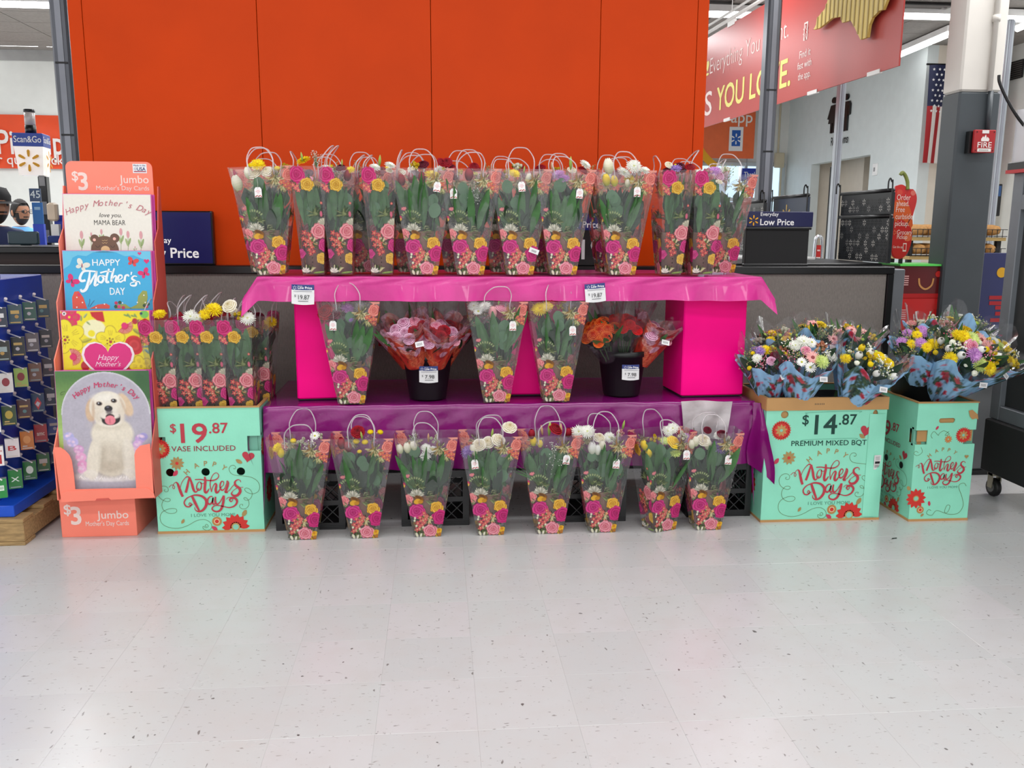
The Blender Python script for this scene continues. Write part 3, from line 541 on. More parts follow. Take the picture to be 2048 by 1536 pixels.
# bread rack
yy = 7.6; t = thing('bread_rack', 'wire bread rack with wooden shelves seen behind the pepper sign', 'rack', (0, yy, 0)); x0, x1 = V(1822, 480, yy).x, V(2012, 480, yy).x
zs = [V(1850, 470, yy).z, V(1850, 508, yy).z]; DWOOD = pm('rack_wood', 'a58a52', .6, var=.15, stretch=(1, 8, 8))
for z in zs: MB().box((x0, 0, z-.05), (x1, .4, z-.02)).build('shelf', DWOOD, t)
for x in (x0+.03, (x0+x1)/2, x1-.03): MB().box((x-.02, .05, 0), (x+.02, .09, zs[0]-.05)).box((x-.02, .35, 0), (x+.02, .39, zs[0]-.05)).build('post', BLKM, t)
for z in zs:
    q = MB(); q.tube([(x0, -.01, z+.05), (x1, -.01, z+.05)], .004, 4); q.tube([(x0, -.01, z-.01), (x1, -.01, z-.01)], .004, 4)
    for x in np.arange(x0, x1, .05): q.tube([(x, -.01, z-.02), (x, -.01, z+.05)], .003, 4)
    q.build('wire_basket', BLKM, t)
LOAF = pm('bread_crust', 'b98a50', .6, var=.25, scale=30); lfm = MB().lathe([(.0, -.14), (.035, -.12), (.05, -.06), (.052, 0), (.05, .06), (.035, .12), (.0, .14)], 10, cap=False).mesh('loaf', LOAF, True); k = 0
for z in zs:
    x = x0+.08
    while x < x1-.05:
        o = ob('bread_loaf', lfm, None, loc=(x, yy+.12, z+.045)); o.rotation_euler = (PI/2, 0, random.uniform(-.5, .5)); k += 1
        tag(o, '%s golden bread loaf from the left in the %s wire basket of the bread rack' % (['first', 'second', 'third', 'fourth', 'fifth', 'sixth', 'seventh', 'eighth', 'ninth', 'tenth', 'last'][min(k % 7 if z == zs[0] else (k-1) % 7, 10)], 'upper' if z == zs[0] else 'lower'), 'bread', 'bread loaves'); x += .115

# ------------------------------------------------------------------ price boards, racks and pepper sign on the partition
NAVY = pm('sign_navy', '060c44', .35, var=.02)
def lowprice(q, x, y, s, z, gold='ffb81c', sp=True):   # spark, small Everyday, big Low Price; s = width of the words
    if sp: q.spark(x-.2*s, y+.13*s, .15*s, z, gold)
    q.text('Everyday', x, y+.26*s, .15*s, z, 'ffffff', .012); q.text('Low Price', x, y, .25*s, z, 'ffffff', .03, width=s)
yy = YP+.05; M = fr((0, yy, 0)); t = thing('price_board', 'black price board with blue Everyday Low Price header, right of the flower sleeves', 'sign')
a, b = V(1489, 528, yy), V(1619, 457, yy); MB(M).bbox((a.x, 1.25, -.05), (b.x, b.z, 0), .004).build('board', BLKM, t); MB(M).bbox((a.x-.01, 1.25, -.02), (b.x, 1.265, .012), .003).build('lip', BLK, t); MB(M).bbox((a.x-.005, b.z-.008, -.03), (b.x+.01, b.z+.008, .012), .003).build('ridge', BLK, t)
h = V(1555, 423, yy).z; MB(M).bbox((a.x+.005, b.z+.008, -.04), (b.x+.02, h, 0), .004).build('header', NAVY, t); q = MB(M); lowprice(q, V(1520, 450, yy).x, V(1520, 450, yy).z, V(1587, 450, yy).x-V(1520, 450, yy).x, .003); q.build('lettering', INK, t)
yy = YP+.05; M = fr((0, yy, 0)); t = thing('price_monitor', 'blue Everyday Low Price screen on the partition beside the card display', 'monitor'); a, b = V(260, 532, yy), V(419, 422, yy)
MB(M).bbox((a.x, 1.25, -.05), (b.x+.012, b.z, 0), .006).build('case', BLK, t); q = MB(M); q.rect(a.x, 1.262, b.x+.004, b.z-.008, .002, '070f52'); lowprice(q, V(284, 515, yy).x, V(284, 515, yy).z, V(398, 515, yy).x-V(284, 515, yy).x, .004, sp=False); q.spark(V(308, 458, yy).x, V(308, 458, yy).z, .055, .004); q.build('screen', GLOWINK, t)
yy = YP+.03; M = fr((0, yy, 0)); t = thing('price_board', 'black price board with big white 19 showing between two flower sleeves', 'sign'); a, b = V(1078, 530, yy), V(1206, 426, yy)
MB(M).bbox((a.x, 1.25, -.04), (b.x, b.z, 0), .005).build('board', BLK, t); q = MB(M); zz = V(1100, 460, yy).z; q.rect(a.x+.005, zz, b.x-.005, b.z-.005, .002, '14206e'); lowprice(q, a.x+.15, zz+.015, .21, .004); q.text('$', a.x+.14, 1.38, .08, .003, 'f2f2f2', .02); q.text('19', V(1163, 518, yy).x, V(1163, 518, yy).z, .165, .003, 'f2f2f2', .02); q.build('lettering', INK, t)
def depth_rack(xp, pl, pr, y_top, y_bot, label, navy=False, perf=True):
    p0 = XP(pl, y_top[0], xp); p1 = XP(pr, y_top[1], xp); zt = (p0.z+p1.z)/2; zb = y_bot; L = p0.y-p1.y
    M = Matrix(((0, 0, -1, xp), (-1, 0, 0, p0.y), (0, 1, 0, 0), (0, 0, 0, 1))); t = thing('display_rack', label, 'rack')
    body = pm('rack_slate', '3c4454', .45) if navy else pm('rack_charcoal', '1c1e21', .4)
    zm = zb+(zt-zb)*.62; MB(M).bbox((.01, zb, -.02), (L-.01, zm-.01, 0), .002).build('panel', body, t); MB(M).bbox((.01, zm+.012, -.015), (L-.01, zt-.03, .004), .002).build('panel', body, t)
    for z in (zm, zt-.02): MB(M).tube([(0, z, .004), (L, z, .004)], .012, 8).build('rail', BLK, t, True)
    for x in (0.0, L): MB(M).tube(cr([(x, zb, .012), (x, zt, .012), (x, zt+.03, .02), (x, zt+.05, .03), (x, zt+.03, .04), (x, zt-.02, .04)], 3), .005, 5).build('wire_upright', BLK, t)
    if perf:
        q = MB(M); k = 0; z = zb+.03
        while z < zt-.05:
            x = .03+(.018 if k % 2 else 0)
            while x < L-.02:
                if abs(z-zm) > .025:
                    pc_ = random.choice(['9a9894', 'c8c4bd', '3a3a3a', '060606', '060606', '060606'])
                    for a_ in range(6):
                        an = a_*PI/3+PI/6; q.fan([(x+math.cos(an)*u*.022-math.sin(an)*v, z+math.sin(an)*u*.022+math.cos(an)*v) for u, v in ((.35, -.0022), (.85, -.0036), (1, 0), (.85, .0036), (.35, .0022))], .0048 if z > zm else .0012, pc_)
                x += .052
            z += .044; k += 1
        q.build('perforation', INK, t, kind='stuff')
    elif navy: MB(M).spark(L*.42, zm+.02, .08, .006, 'd8b46c').build('spark_emblem', INK, t)
depth_rack(2.8, 1684, 1789, (381, 375), 1.268, 'large black rack with flower shaped perforations beside the pepper sign')
depth_rack(2.62, 1548, 1619, (392, 383), 1.268, 'slate blue rack panel with pale spark rising behind the black price board', True, False)
depth_rack(2.25, 1458, 1532, (403, 395), 1.268, 'grey green perforated rack left of the tall grey pole')
yy = 5.62; M = fr((0, yy, 0)); t = thing('pepper_sign', 'red bell pepper and tomato shaped sign about curbside pickup', 'sign')
def vp(px, py): p = V(px, py, yy); return (p.x, p.z)
pep = cr([vp(*p) for p in [(1790, 377), (1796, 371), (1804, 369), (1812, 373), (1820, 378), (1827, 379), (1833, 390), (1833, 405), (1826, 430), (1822, 450), (1823, 475), (1818, 500), (1808, 514), (1796, 518), (1785, 512), (1782, 490), (1784, 450), (1788, 420)]], 3, True)
MB(M).prism([[(p.x, p.y) for p in pep]], -.012, 0).build('board', pm('pepper_red', 'c01a14', .35, var=.12, scale=9), t)
MB(M).tube(cr([vp(1815, 379)+(0,), vp(1815, 365)+(0,), vp(1811, 352)+(0,), vp(1805, 345)+(.0,), vp(1801, 350)+(0,)], 4), [.014, .012, .011, .011, .012]+[.012]*12, 8).build('stalk', pm('pepper_green', '77803a', .5, var=.2), t, True)
q = MB(M); q.flat(cr([vp(*p) for p in [(1792, 401), (1805, 400), (1818, 412), (1824, 435), (1823, 455), (1800, 450), (1788, 440), (1787, 415)]], 3, True), .002, 'd85a1c')
q.flat(cr([vp(*p) for p in [(1790, 445), (1805, 440), (1822, 458), (1822, 485), (1814, 505), (1800, 516), (1786, 510), (1783, 480)]], 3, True), .0025, 'c4180e')
q.ribbon([vp(1820, 437), vp(1814, 448), vp(1808, 452)], .006, .003, '5a1a10'); q.disc(*vp(1815, 474), .028, .0028, 'e0683a'); q.disc(*vp(1799, 385), .02, .0015, 'd84a3a'); q.disc(*vp(1826, 386), .017, .0015, 'e07060')
for s_, px, py, sz in (('Order', 1793, 400, .052), ('ahead.', 1792, 412, .05), ('Free', 1791, 424, .05), ('curbside', 1790, 438, .05), ('pickup.', 1789, 452, .05), ('Grocery', 1793, 469, .044), ('Pickup', 1793, 478, .04), ('Get the app', 1785, 496, .022)): q.text(s_, *vp(px, py), sz, .004, 'f8dcd0', .0, sx=.7)
q.spark(*vp(1788, 465), .016, .004, 'e88850'); x, z = vp(1805, 503); q.rect(x-.002, z, x+.022, z+.055, .004, 'f4d8cc'); q.rect(x+.002, z+.01, x+.018, z+.048, .005, 'c4180e'); q.build('lettering', INK, t)
MB(M).box((V(1806, 500, yy).x-.01, 0, -.03), (V(1806, 500, yy).x+.01, V(1806, 510, yy).z, -.012)).build('stand', BLK, t)
# red drink cartons behind the end of the partition
t = thing('metal_shelf', 'grey metal shelf unit carrying red cartons behind the partition end', 'shelf', (3.0, 5.62, 0)); x0 = V(1803, 560, 5.5).x-3.0
MB().bbox((x0, -.1, 0), (x0+.32, .3, .8), .006).build('body', GRY, t)
def carton(z0, h, c1, label, lid):
    t = thing('carton', label, 'box', (3.0+x0+.16, 5.66, z0), 0, None); MB().bbox((-.155, -.12, 0), (.155, .16, h), .003).build('body', pm('carton_'+c1, c1, .4), t)
    q = MB(fr((0, -.1202, 0))); q.ribbon([(-.02, h*.62), (-.01, h*.4), (.03, h*.28), (.07, h*.4), (.08, h*.62)], .012, .002, 'd89858' if c1 != 'c81c1a' else 'f8e8e4'); q.rect(-.15, 0, .155, .03, .0015, 'c01818')
    for k in range(5): q.rect(-.14, h*.4+k*.014, -.09, h*.4+.007+k*.014, .002, 'e8b0ac')
    q.disc(.11, h*.75, .02, .0018, 'd02a24'); q.build('print', INK, t)
    if lid: MB().box((-.16, -.13, h), (.17, .16, h+.012)).build('sheet', pm('bright_green_sheet', '5fd85a', .4), t)
carton(.80, .23, 'c81c1a', 'bright red carton with white smile, lower of the two behind the flowers', False); carton(1.03, .21, '5c0e10', 'dark red carton with orange smile beneath a bright green sheet', True)
# navy stand-up board and grey cabinet
t = thing('floor_board', 'navy advertising board with red bars between the pillar and black cart', 'sign'); yy = 5.75; a, b = V(1960, 560, yy), V(2030, 506, yy); MB(fr((0, yy, 0))).bbox((a.x, 0, -.03), (b.x+.1, b.z, 0), .003).build('board', pm('board_navy', '0b1552', .4), t)
q = MB(fr((0, yy, 0)))
for k, (px, py) in enumerate([(1978, 595), (1978, 606), (1990, 615), (1990, 627), (1980, 640)]): p = V(px, py, yy); q.rect(p.x, p.z-.014, b.x+.05, p.z+.012, .002, 'b01a24')
p = V(2003, 545, yy); q.disc(p.x, p.z, .035, .002, 'e0a818'); q.build('print', INK, t)
t = thing('metal_cabinet', 'pale grey metal cabinet standing behind the right bucket of flowers', 'cabinet', (0, 4.92, 0)); MB().bbox((3.0, 0, .03), (3.34, .4, .82), .01).build('body', pm('pale_grey_enamel', '86888a', .4), t); MB().box((3.01, -.01, 0), (3.35, .38, .03)).build('base', BLK, t)
# black display cart at the right edge
t = thing('display_cart', 'black wheeled display cart with grey frame cut by the right edge', 'cart', (3.05, 0, 0)); CH = pm('charcoal_panel', '2c2e2f', .5); CG = pm('cart_grey', '70757a', .4, .2)
MB().bbox((0, 2.9, .145), (.75, 4.55, .44), .006).build('base', BLKM, t); MB().bbox((.03, 4.48, .44), (.11, 4.56, 1.775), .004).build('post', CG, t); MB().bbox((.03, 2.95, .44), (.1, 4.48, .52), .004).build('rail', CG, t); MB().bbox((.03, 2.95, 1.58), (.1, 4.48, 1.66), .004).build('rail', CG, t)
MB().box((.06, 2.95, .52), (.09, 4.48, 1.58)).build('panel', CH, t); MB().box((.06, 2.95, 1.66), (.09, 4.48, 1.76)).build('panel', BLK, t); MB().bbox((.0, 2.9, 1.775), (.7, 4.58, 1.83), .004).build('ledge', BLK, t); MB().box((-.004, 2.9, 1.772), (.7, 4.584, 1.79)).build('edge_strip', pm('cart_red', 'b0141c', .4), t)
MB().box((.01, 2.95, 1.83), (.016, 4.56, 2.1)).box((.01, 4.55, 1.83), (.7, 4.556, 2.1)).build('hood', film_mat('smoky_acrylic', .45, .2), t)
MB().bbox((.11, 4.5, .52), (.75, 4.54, 1.58), .004).build('back_panel', CH, t)
MB().tube(cr([V(1998, 150, 4.5)-Vector((3.05, 0, 0)), V(2000, 168, 4.5)-Vector((3.05, 0, 0)), V(2020, 210, 4.5)-Vector((3.05, 0, 0)), V(2047, 250, 4.5)-Vector((3.05, 0, 0)), V(2100, 310, 4.5)-Vector((3.05, 0, 0)), Vector((.55, 4.5, 1.83))], 5), .008, 8).build('cable', BLK, t, True)
for (x, y) in ((.06, 4.5), (.62, 4.5), (.06, 3.0), (.62, 3.0)):
    w_ = MB(Matrix.Translation((x, y, .052)) @ Matrix.Rotation(PI/2, 4, 'Y')).lathe([(.02, -.018), (.045, -.018), (.052, -.01), (.052, .01), (.045, .018), (.02, .018)], 24).build('wheel', pm('rubber', '171717', .5), t, True)
    MB(Matrix.Translation((x, y, .052)) @ Matrix.Rotation(PI/2, 4, 'Y')).lathe([(.0, -.021), (.028, -.021), (.028, .021), (.0, .021)], 16, cap=False).build('hub', pm('hub_grey', '6c6c6a', .4), w_); MB().box((x-.028, y-.02, .05), (x-.022, y+.02, .145)).box((x+.022, y-.02, .05), (x+.028, y+.02, .145)).box((x-.028, y-.025, .12), (x+.028, y+.025, .145)).build('fork', pm('zinc', 'a8a290', .35, .8), w_)
t = tag(MB().fan([(.0, 0), (.03, .005), (.035, .015), (.01, .012)], .001, None).build('floor_scrap', BLK), 'tiny dark scrap lying on the floor in front of the right boxes', 'scrap'); t.location = G(1783, 1078, .0015)

# ------------------------------------------------------------------ far left: banner, lantern, counter, men
t = thing('pickup_banner', 'orange Pickup banner with white lettering on the far left wall', 'banner'); yy = YL-.06; a, b = V(-60, 336, yy), V(157, 231, yy); M = fr((0, yy, 0))
MB(M).grid(lambda u, v: (a.x-1+(b.x-a.x+1)*u, a.z+(b.z-a.z)*v, .03*math.sin(u*5+v*7)*v+.012*math.sin(u*14+v*11)), 40, 20).build('cloth', pm('banner_orange', 'd8481c', .6, var=.05), t, True)
q = MB(M); x0 = V(0, 308, yy); q.text('Pickup', x0.x, x0.z, .5, .05, 'ece6e2', .012, width=V(132, 308, yy).x-x0.x); x0 = V(-30, 328, yy); q.text('supplies or quick pick', x0.x-.6, x0.z, .2, .05, 'ece6e2', .004, width=V(131, 328, yy).x-x0.x+.6); q.build('lettering', INK, t)
yy = 6.6; a, b = V(31, 345, yy), V(80, 293, yy); W_ = (b.x-a.x)*1.02; t = thing('lane_lantern', 'white lane light box with yellow spark and blue Scan&Go band on a black pole', 'lamp', (b.x-W_/2, yy+W_/2*1.0, 0), math.radians(8))
hz = V(60, 266, yy).z; LW = pm('lantern_white', 'efe8e2', .35, emit=.25)
MB().lathe([(W_*.62, b.z), (W_*.72, b.z), (W_*.60, V(60, 350, yy).z), (W_*.5, V(60, 350, yy).z)], 4, cap=True).build('shade', LW, t); bx = t.children[0]; bx.rotation_euler = (0, 0, PI/4)
q = MB(); q.bbox((-W_*.53, -W_*.53, b.z), (W_*.53, W_*.53, hz), .003); q.build('header', pm('lantern_blue', '123a9a', .4), t)
q = MB(fr((0, -W_*.532, 0))); q.text('Scan&Go', 0, b.z+(hz-b.z)*.3, .062, .002, 'ffffff', .012, 'c', width=W_*.95); q.M = fr((0, -W_*.505, 0)); q.spark(0, (b.z+V(60, 350, yy).z)/2, .075, .012, 'f0ac1c')
q.M = fr((W_*.532, 0, 0), PI/2); q.text('Scan&Go', 0, b.z+(hz-b.z)*.3, .062, .002, 'ffffff', .012, 'c', width=W_*.95); q.M = fr((W_*.505, 0, 0), PI/2); q.spark(0, (b.z+V(60, 350, yy).z)/2, .075, .012, 'f0ac1c'); q.build('lettering', INK, t)
MB().lathe([(W_*.2, hz), (W_*.2, hz+.06)], 16).build('collar', BLK, t, True); MB().lathe([(W_*.19, hz+.06), (W_*.19, hz+.15)], 16).build('beacon', pm('frosted_beacon', 'b8b0ac', .25, coat=.4), t, True); MB().lathe([(W_*.2, hz+.15), (W_*.2, hz+.17)], 16).build('cap', BLK, t, True)
MB().bbox((W_*.15, -.04, 0), (W_*.45, .04, b.z-.2), .004).build('pole', BLK, t)
for z in (1.35, 1.55, 1.75): MB().box((W_*.2, -.046, z), (W_*.4, -.04, z+.09)).build('clip', pm('clip_grey', '8c8c8c', .5), t)
t = thing('lane_number_sign', 'small blue lane number sign with pale blue sheets hanging below it', 'sign'); yy = 6.4; M = fr((0, yy, 0)); a, b = V(60, 403, yy), V(80, 377, yy); q = MB(M); q.box((a.x, a.z, -.01), (b.x, b.z, 0), '16406e'); q.text('45', a.x+.006, a.z+.025, .07, .002, 'e8f4f8', .01); q.build('plate', INKG, t)
q = MB(M); a, b = V(67, 448, yy), V(84, 405, yy); q.box((a.x, a.z, -.008), (b.x, b.z, 0), '3f7fc8'); q.rect(a.x+.015, b.z-.05, b.x-.015, b.z-.03, .002, 'a8d0f0'); q.build('sheet', INK, t); a, b = V(72, 520, yy), V(87, 448, yy); MB(M).box((a.x, a.z, -.03), (b.x, b.z, 0)).build('post', pm('royal_blue_plastic', '1440c8', .35), t)
t = thing('checkout_counter', 'black counter with brown front and monitor stand at the far left', 'counter'); a, b = V(62, 530, 5.5), V(125, 493, 5.5); MB().bbox((a.x-.6, 5.45, b.z-.04), (b.x+.3, 5.95, b.z), .006).build('top', BLK, t); MB().box((a.x-.55, 5.49, 0), (b.x+.25, 5.9, b.z-.04)).build('body', pm('dark_brown_laminate', '2a1a16', .5), t)
t = thing('monitor', 'dark teal back of a checkout monitor in front of the bearded man', 'monitor'); yy = 5.75; a, b = V(17, 506, yy), V(75, 463, yy); M = fr((0, yy, 0)); MB(M).bbox((a.x, V(60, 493, yy).z+.01, -.03), (b.x, b.z, 0), .008).build('case', pm('dark_teal_plastic', '2c4048', .4), t); MB(M).box(((a.x+b.x)/2-.03, V(60, 493, 5.9).z-.02, -.05), ((a.x+b.x)/2+.03, b.z-.05, -.03)).build('stand', BLK, t)
t = thing('supply_bin', 'blue bin of bags and papers beside the lane light pole', 'bin'); yy = 6.1; a, b = V(96, 492, yy), V(126, 430, yy); MB().bbox((a.x, yy, a.z+.02), (b.x, yy+.2, (a.z*2+b.z)/3), .006).build('bin', pm('bin_blue', '17347c', .4), t); MB().bbox((a.x+.01, yy+.1, (a.z*2+b.z)/3), (b.x, yy+.14, b.z), .004).build('back', pm('bright_blue', '1438b0', .4), t)
MB().bbox((a.x+.02, yy+.02, (a.z*2+b.z)/3-.02), (a.x+.07, yy+.06, b.z-.06), .002).build('papers', WM, t); MB().bbox((a.x-.005, yy+.03, b.z-.04), (a.x+.06, yy+.08, b.z+.08), .012).build('bottle', pm('cream_plastic', 'd8c4ac', .4), t)
def skin(name, pts, edges, rad, m, parent, lvl=1):
    me = bpy.data.meshes.new(name); me.from_pydata([tuple(p) for p in pts], edges, []); o = ob(name, me, parent); md = o.modifiers.new('s', 'SKIN'); md.use_smooth_shade = True
    for i, r in enumerate(rad): me.skin_vertices[0].data[i].radius = (r, r) if not hasattr(r, '__len__') else r
    me.skin_vertices[0].data[0].use_root = True; o.modifiers.new('b', 'SUBSURF').levels = lvl; o.modifiers['b'].render_levels = lvl
    dg = bpy.context.evaluated_depsgraph_get(); nm = bpy.data.meshes.new_from_object(o.evaluated_get(dg)); o.modifiers.clear(); o.data = nm; nm.materials.clear(); nm.materials.append(m); return o
def man(x, y, head_top, face, label, shirt, hair, cap=False, beard=True):
    t = thing('person', label, 'person', (x, y, 0), face); s = head_top/1.78; SK = pm('skin_tone', 'a8765a', .55, var=.05)
    J = [(0, 0, .95), (0, 0, 1.12), (0, -.01, 1.3), (0, 0, 1.44), (0, 0, 1.52), (-.19, 0, 1.43), (.19, 0, 1.43), (-.25, -.02, 1.15), (.25, -.02, 1.15), (-.22, -.2, .98), (.22, -.2, .98), (-.1, 0, .9), (.1, 0, .9), (-.1, -.02, .5), (.1, -.02, .5), (-.1, 0, .08), (.1, 0, .08), (-.1, -.14, .04), (.1, -.14, .04), (-.19, -.28, .97), (.19, -.28, .97)]
    E_ = [(0, 1), (1, 2), (2, 3), (3, 4), (3, 5), (3, 6), (5, 7), (6, 8), (7, 9), (8, 10), (0, 11), (0, 12), (11, 13), (12, 14), (13, 15), (14, 16), (15, 17), (16, 18), (9, 19), (10, 20)]
    R_ = [(.15, .12), (.14, .11), (.16, .12), (.1, .08), .055, .07, .07, .05, .05, .033, .033, .1, .1, .065, .065, .045, .045, .035, .035, .03, .03]
    b = skin('body', [Vector(p)*s for p in J], E_, [(r[0]*s, r[1]*s) if hasattr(r, '__len__') else r*s for r in R_], pm(shirt+'_shirt', shirt, .8, var=.08), t)
    b.data.materials.append(SK); b.data.materials.append(pm('dark_trousers', '20242c', .8))
    for p in b.data.polygons:
        c = p.center/s; p.material_index = 1 if ((c.z > 1.5 and abs(c.x) < .075) or (c.y < -.12 and c.z > .8)) else (2 if c.z < .95 and c.y > -.12 else 0)
    for sx in (-1, 1):               # a few bent fingers per hand
        for k in range(5):
            bx_ = Vector((sx*.19+(k-2)*.016, -.28, .965)); skin('finger', [bx_*s, (bx_+Vector((0, -.045, -.005)))*s, (bx_+Vector((0, -.075, -.03)))*s], [(0, 1), (1, 2)], [.009, .008, .007], SK, t)
    H = Vector((0, -.02, 1.65))*s
    def hs(u, v):
        th, ph = u*2*PI, v*PI; r = Vector((math.sin(ph)*math.sin(th), -math.sin(ph)*math.cos(th), math.cos(ph))); k = 1-.16*max(0, -r.z)*(1 if r.y > 0 else .4); fx = .078*(1-.18*max(0, -r.z)); nose = .022*math.exp(-((th if th < PI else th-2*PI)/.2)**2-((ph-1.75)/.22)**2)
        return H+Vector((r.x*fx, r.y*(.1+nose)*k, r.z*.125))*s
    def hc(u, v):
        th = u*2*PI; th = th if th < PI else th-2*PI; f = abs(th)
        hb = v < .3 or (f > 1.35 and v < .62) or (f > 2.0 and v < .72)
        if hb: return lin(hair)
        if beard and ((v > .66 and f < 1.5) or (f > .9 and f < 1.35 and v > .5) or (.6 < v < .625 and f < .5)): return lin('1c1411')
        if .44 < v < .485 and .28 < f < .55: return lin('241a18')
        if .4 < v < .42 and .2 < f < .6: return lin('1c1411')
        if .655 < v < .675 and f < .3: return lin('8c4c44')
        return lin('a8765a')
    MB().grid(hs, 40, 32, hc).build('head', INK, t, True)
    for sx in (-1, 1): MB(Matrix.Translation(H+Vector((sx*.08, .01, -.005))*s)).lathe([(0, -.03), (.012, -.015), (.016, .01), (.008, .03), (0, .033)], 8, cap=False).build('ear', SK, t, True)
    if cap:
        MB(Matrix.Translation(H+Vector((0, 0, .03))*s)).lathe([(.092, 0), (.094, .04), (.07, .09), (0, .108)], 20, cap=False).grid(lambda u, v: (math.sin((u-.5)*2.4)*(.09+.06*v), -math.cos((u-.5)*2.4)*(.085+.075*v), .005-.02*v), 10, 3).build('cap', pm('black_cap', '17171a', .7), t, True)
    else:
        def hr(u, v):
            th = u*2*PI; f = abs(th if th < PI else th-2*PI); vm = .27+.33*min(1, max(0, (f-.75)/.8)); p = hs(u, v*vm); c0 = H*s; d = p-c0; return c0+d*(1.09+.02*math.sin(u*60)*math.sin(v*25))
        MB().grid(hr, 44, 14).build('hair', pm('dark_hair', '15100e', .8, var=.3, scale=60), t, True)
        q = MB(Matrix.Translation(H))
        for sx in (-1, 1): q.ribbon([], .1, 0) if False else q.tube([(sx*.035+.026*math.cos(a_), -.112, .012+.018*math.sin(a_)) for a_ in np.linspace(0, 2*PI, 12)[:-1]], .0035, 5, closed=True)
        q.tube([(-.01, -.115, .014), (.01, -.115, .014)], .003, 4); q.tube([(.06, -.108, .014), (.082, .01, .012)], .003, 4); q.tube([(-.06, -.108, .014), (-.082, .01, .012)], .003, 4); q.build('glasses', BLK, t)
    return t
p = V(36, 400, 9.2); man(p.x, 9.2, p.z, math.radians(60), 'bearded man with glasses and light blue T-shirt behind the far left checkout', '5f9fd4', '17110f')
p = V(-14, 374, 6.3); man(p.x, 6.3, p.z, math.radians(50), 'person in a black cap and dark blue top, cut by the left edge', '14224c', '171412', True)

# ------------------------------------------------------------------ mint hampers
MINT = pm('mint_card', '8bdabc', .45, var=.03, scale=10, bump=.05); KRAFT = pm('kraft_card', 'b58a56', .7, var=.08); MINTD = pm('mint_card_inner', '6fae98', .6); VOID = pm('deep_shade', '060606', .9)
U = .000447                        # one unit of the artwork in metres
RED_, GOLD, GRN, PNK = 'c23c4a', 'b0925a', '14443a', 'cf3f5a'
MOTHERS = [([(258, 938), (280, 915), (300, 912), (318, 930), (312, 955), (298, 945), (303, 915), (325, 885), (345, 880)], 5), ([(335, 880), (352, 900), (366, 950), (380, 1000), (397, 1045)], [8, 20, 24, 20]), ([(372, 960), (392, 895), (425, 845), (455, 822), (475, 830)], [4, 6, 14]), ([(478, 828), (462, 890), (446, 950), (430, 1000)], [12, 20, 20]),
 ([(438, 990), (455, 910), (476, 850), (488, 828)], [5, 6, 10]), ([(480, 828), (500, 900), (512, 960), (525, 990), (545, 992), (572, 950)], [12, 22, 20, 12, 6]), ([(585, 880), (560, 900), (548, 945), (560, 975), (588, 965), (600, 920), (592, 885), (610, 905), (640, 890)], [5, 8, 12, 12, 9, 6, 5]),
 ([(640, 825), (643, 880), (632, 960), (636, 1000), (655, 998), (680, 960)], [14, 22, 22, 18, 6]), ([(535, 857), (590, 856), (660, 866), (730, 868), (775, 845), (788, 812), (768, 786), (735, 798), (705, 850), (692, 920), (703, 998)], [8, 10, 12, 8, 6, 6, 8, 8]),
 ([(703, 990), (722, 935), (745, 905), (758, 920), (748, 970), (752, 1003), (772, 1000), (798, 960)], [6, 8, 16, 22, 18, 6]), ([(796, 955), (830, 925), (836, 890), (815, 882), (797, 920), (800, 968), (822, 980), (848, 955)], [6, 6, 10, 14, 14, 6]), ([(846, 955), (866, 905), (872, 878), (884, 890), (880, 920), (858, 980), (850, 1003), (875, 1008)], [6, 6, 10, 20, 20, 10]),
 ([(858, 1002), (890, 985), (920, 948), (944, 922)], 6), ([(1018, 895), (1010, 872), (982, 868), (955, 892), (962, 930), (998, 962), (1006, 1000), (975, 1040), (935, 1045), (912, 1022), (925, 1000)], [5, 6, 12, 20, 24, 24, 22, 14, 6]), ([(920, 998), (965, 965), (1005, 955), (1040, 952)], 5)]
DAY = [([(492, 1035), (520, 1110), (560, 1205)], [18, 24, 16]), ([(450, 1055), (520, 1030), (595, 1042), (640, 1090), (636, 1150), (600, 1200), (555, 1216), (522, 1198), (514, 1165)], [6, 14, 20, 24, 22, 16, 8, 5]), ([(490, 1038), (440, 1062), (408, 1108), (424, 1152), (462, 1158), (482, 1132), (466, 1115), (456, 1132), (475, 1146), (502, 1130)], [8, 12, 12, 6, 5]),
 ([(712, 1050), (685, 1050), (660, 1080), (655, 1120), (680, 1135), (705, 1105), (715, 1060), (708, 1120), (722, 1138), (745, 1115)], [8, 12, 16, 14, 10, 14, 8]), ([(742, 1052), (736, 1105), (755, 1138), (788, 1110), (822, 1048)], [12, 18, 14, 8, 10]),
 ([(830, 1040), (822, 1110), (796, 1190), (755, 1220), (710, 1208), (700, 1178), (735, 1152), (800, 1158), (880, 1178), (940, 1158), (968, 1112), (950, 1076), (908, 1070), (890, 1092), (904, 1112), (924, 1096)], [18, 22, 16, 12, 8, 8, 14, 20, 18, 10, 5]), ([(924, 1096), (905, 1066), (878, 1062), (855, 1085)], 5)]
SWL = [(628, 1393), (612, 1380), (630, 1362), (648, 1385), (622, 1402), (592, 1385), (592, 1412), (630, 1433), (670, 1418), (684, 1375), (655, 1330), (600, 1308), (520, 1322), (430, 1372), (330, 1402), (230, 1390), (160, 1345), (142, 1275), (170, 1215), (240, 1180), (305, 1178), (325, 1202), (300, 1228), (240, 1230), (188, 1195), (170, 1140), (185, 1090), (215, 1062), (255, 1065), (262, 1085), (235, 1098), (185, 1080), (145, 1040), (135, 985), (155, 942), (195, 922), (235, 932), (250, 960), (240, 985), (215, 985), (204, 968), (220, 962)]
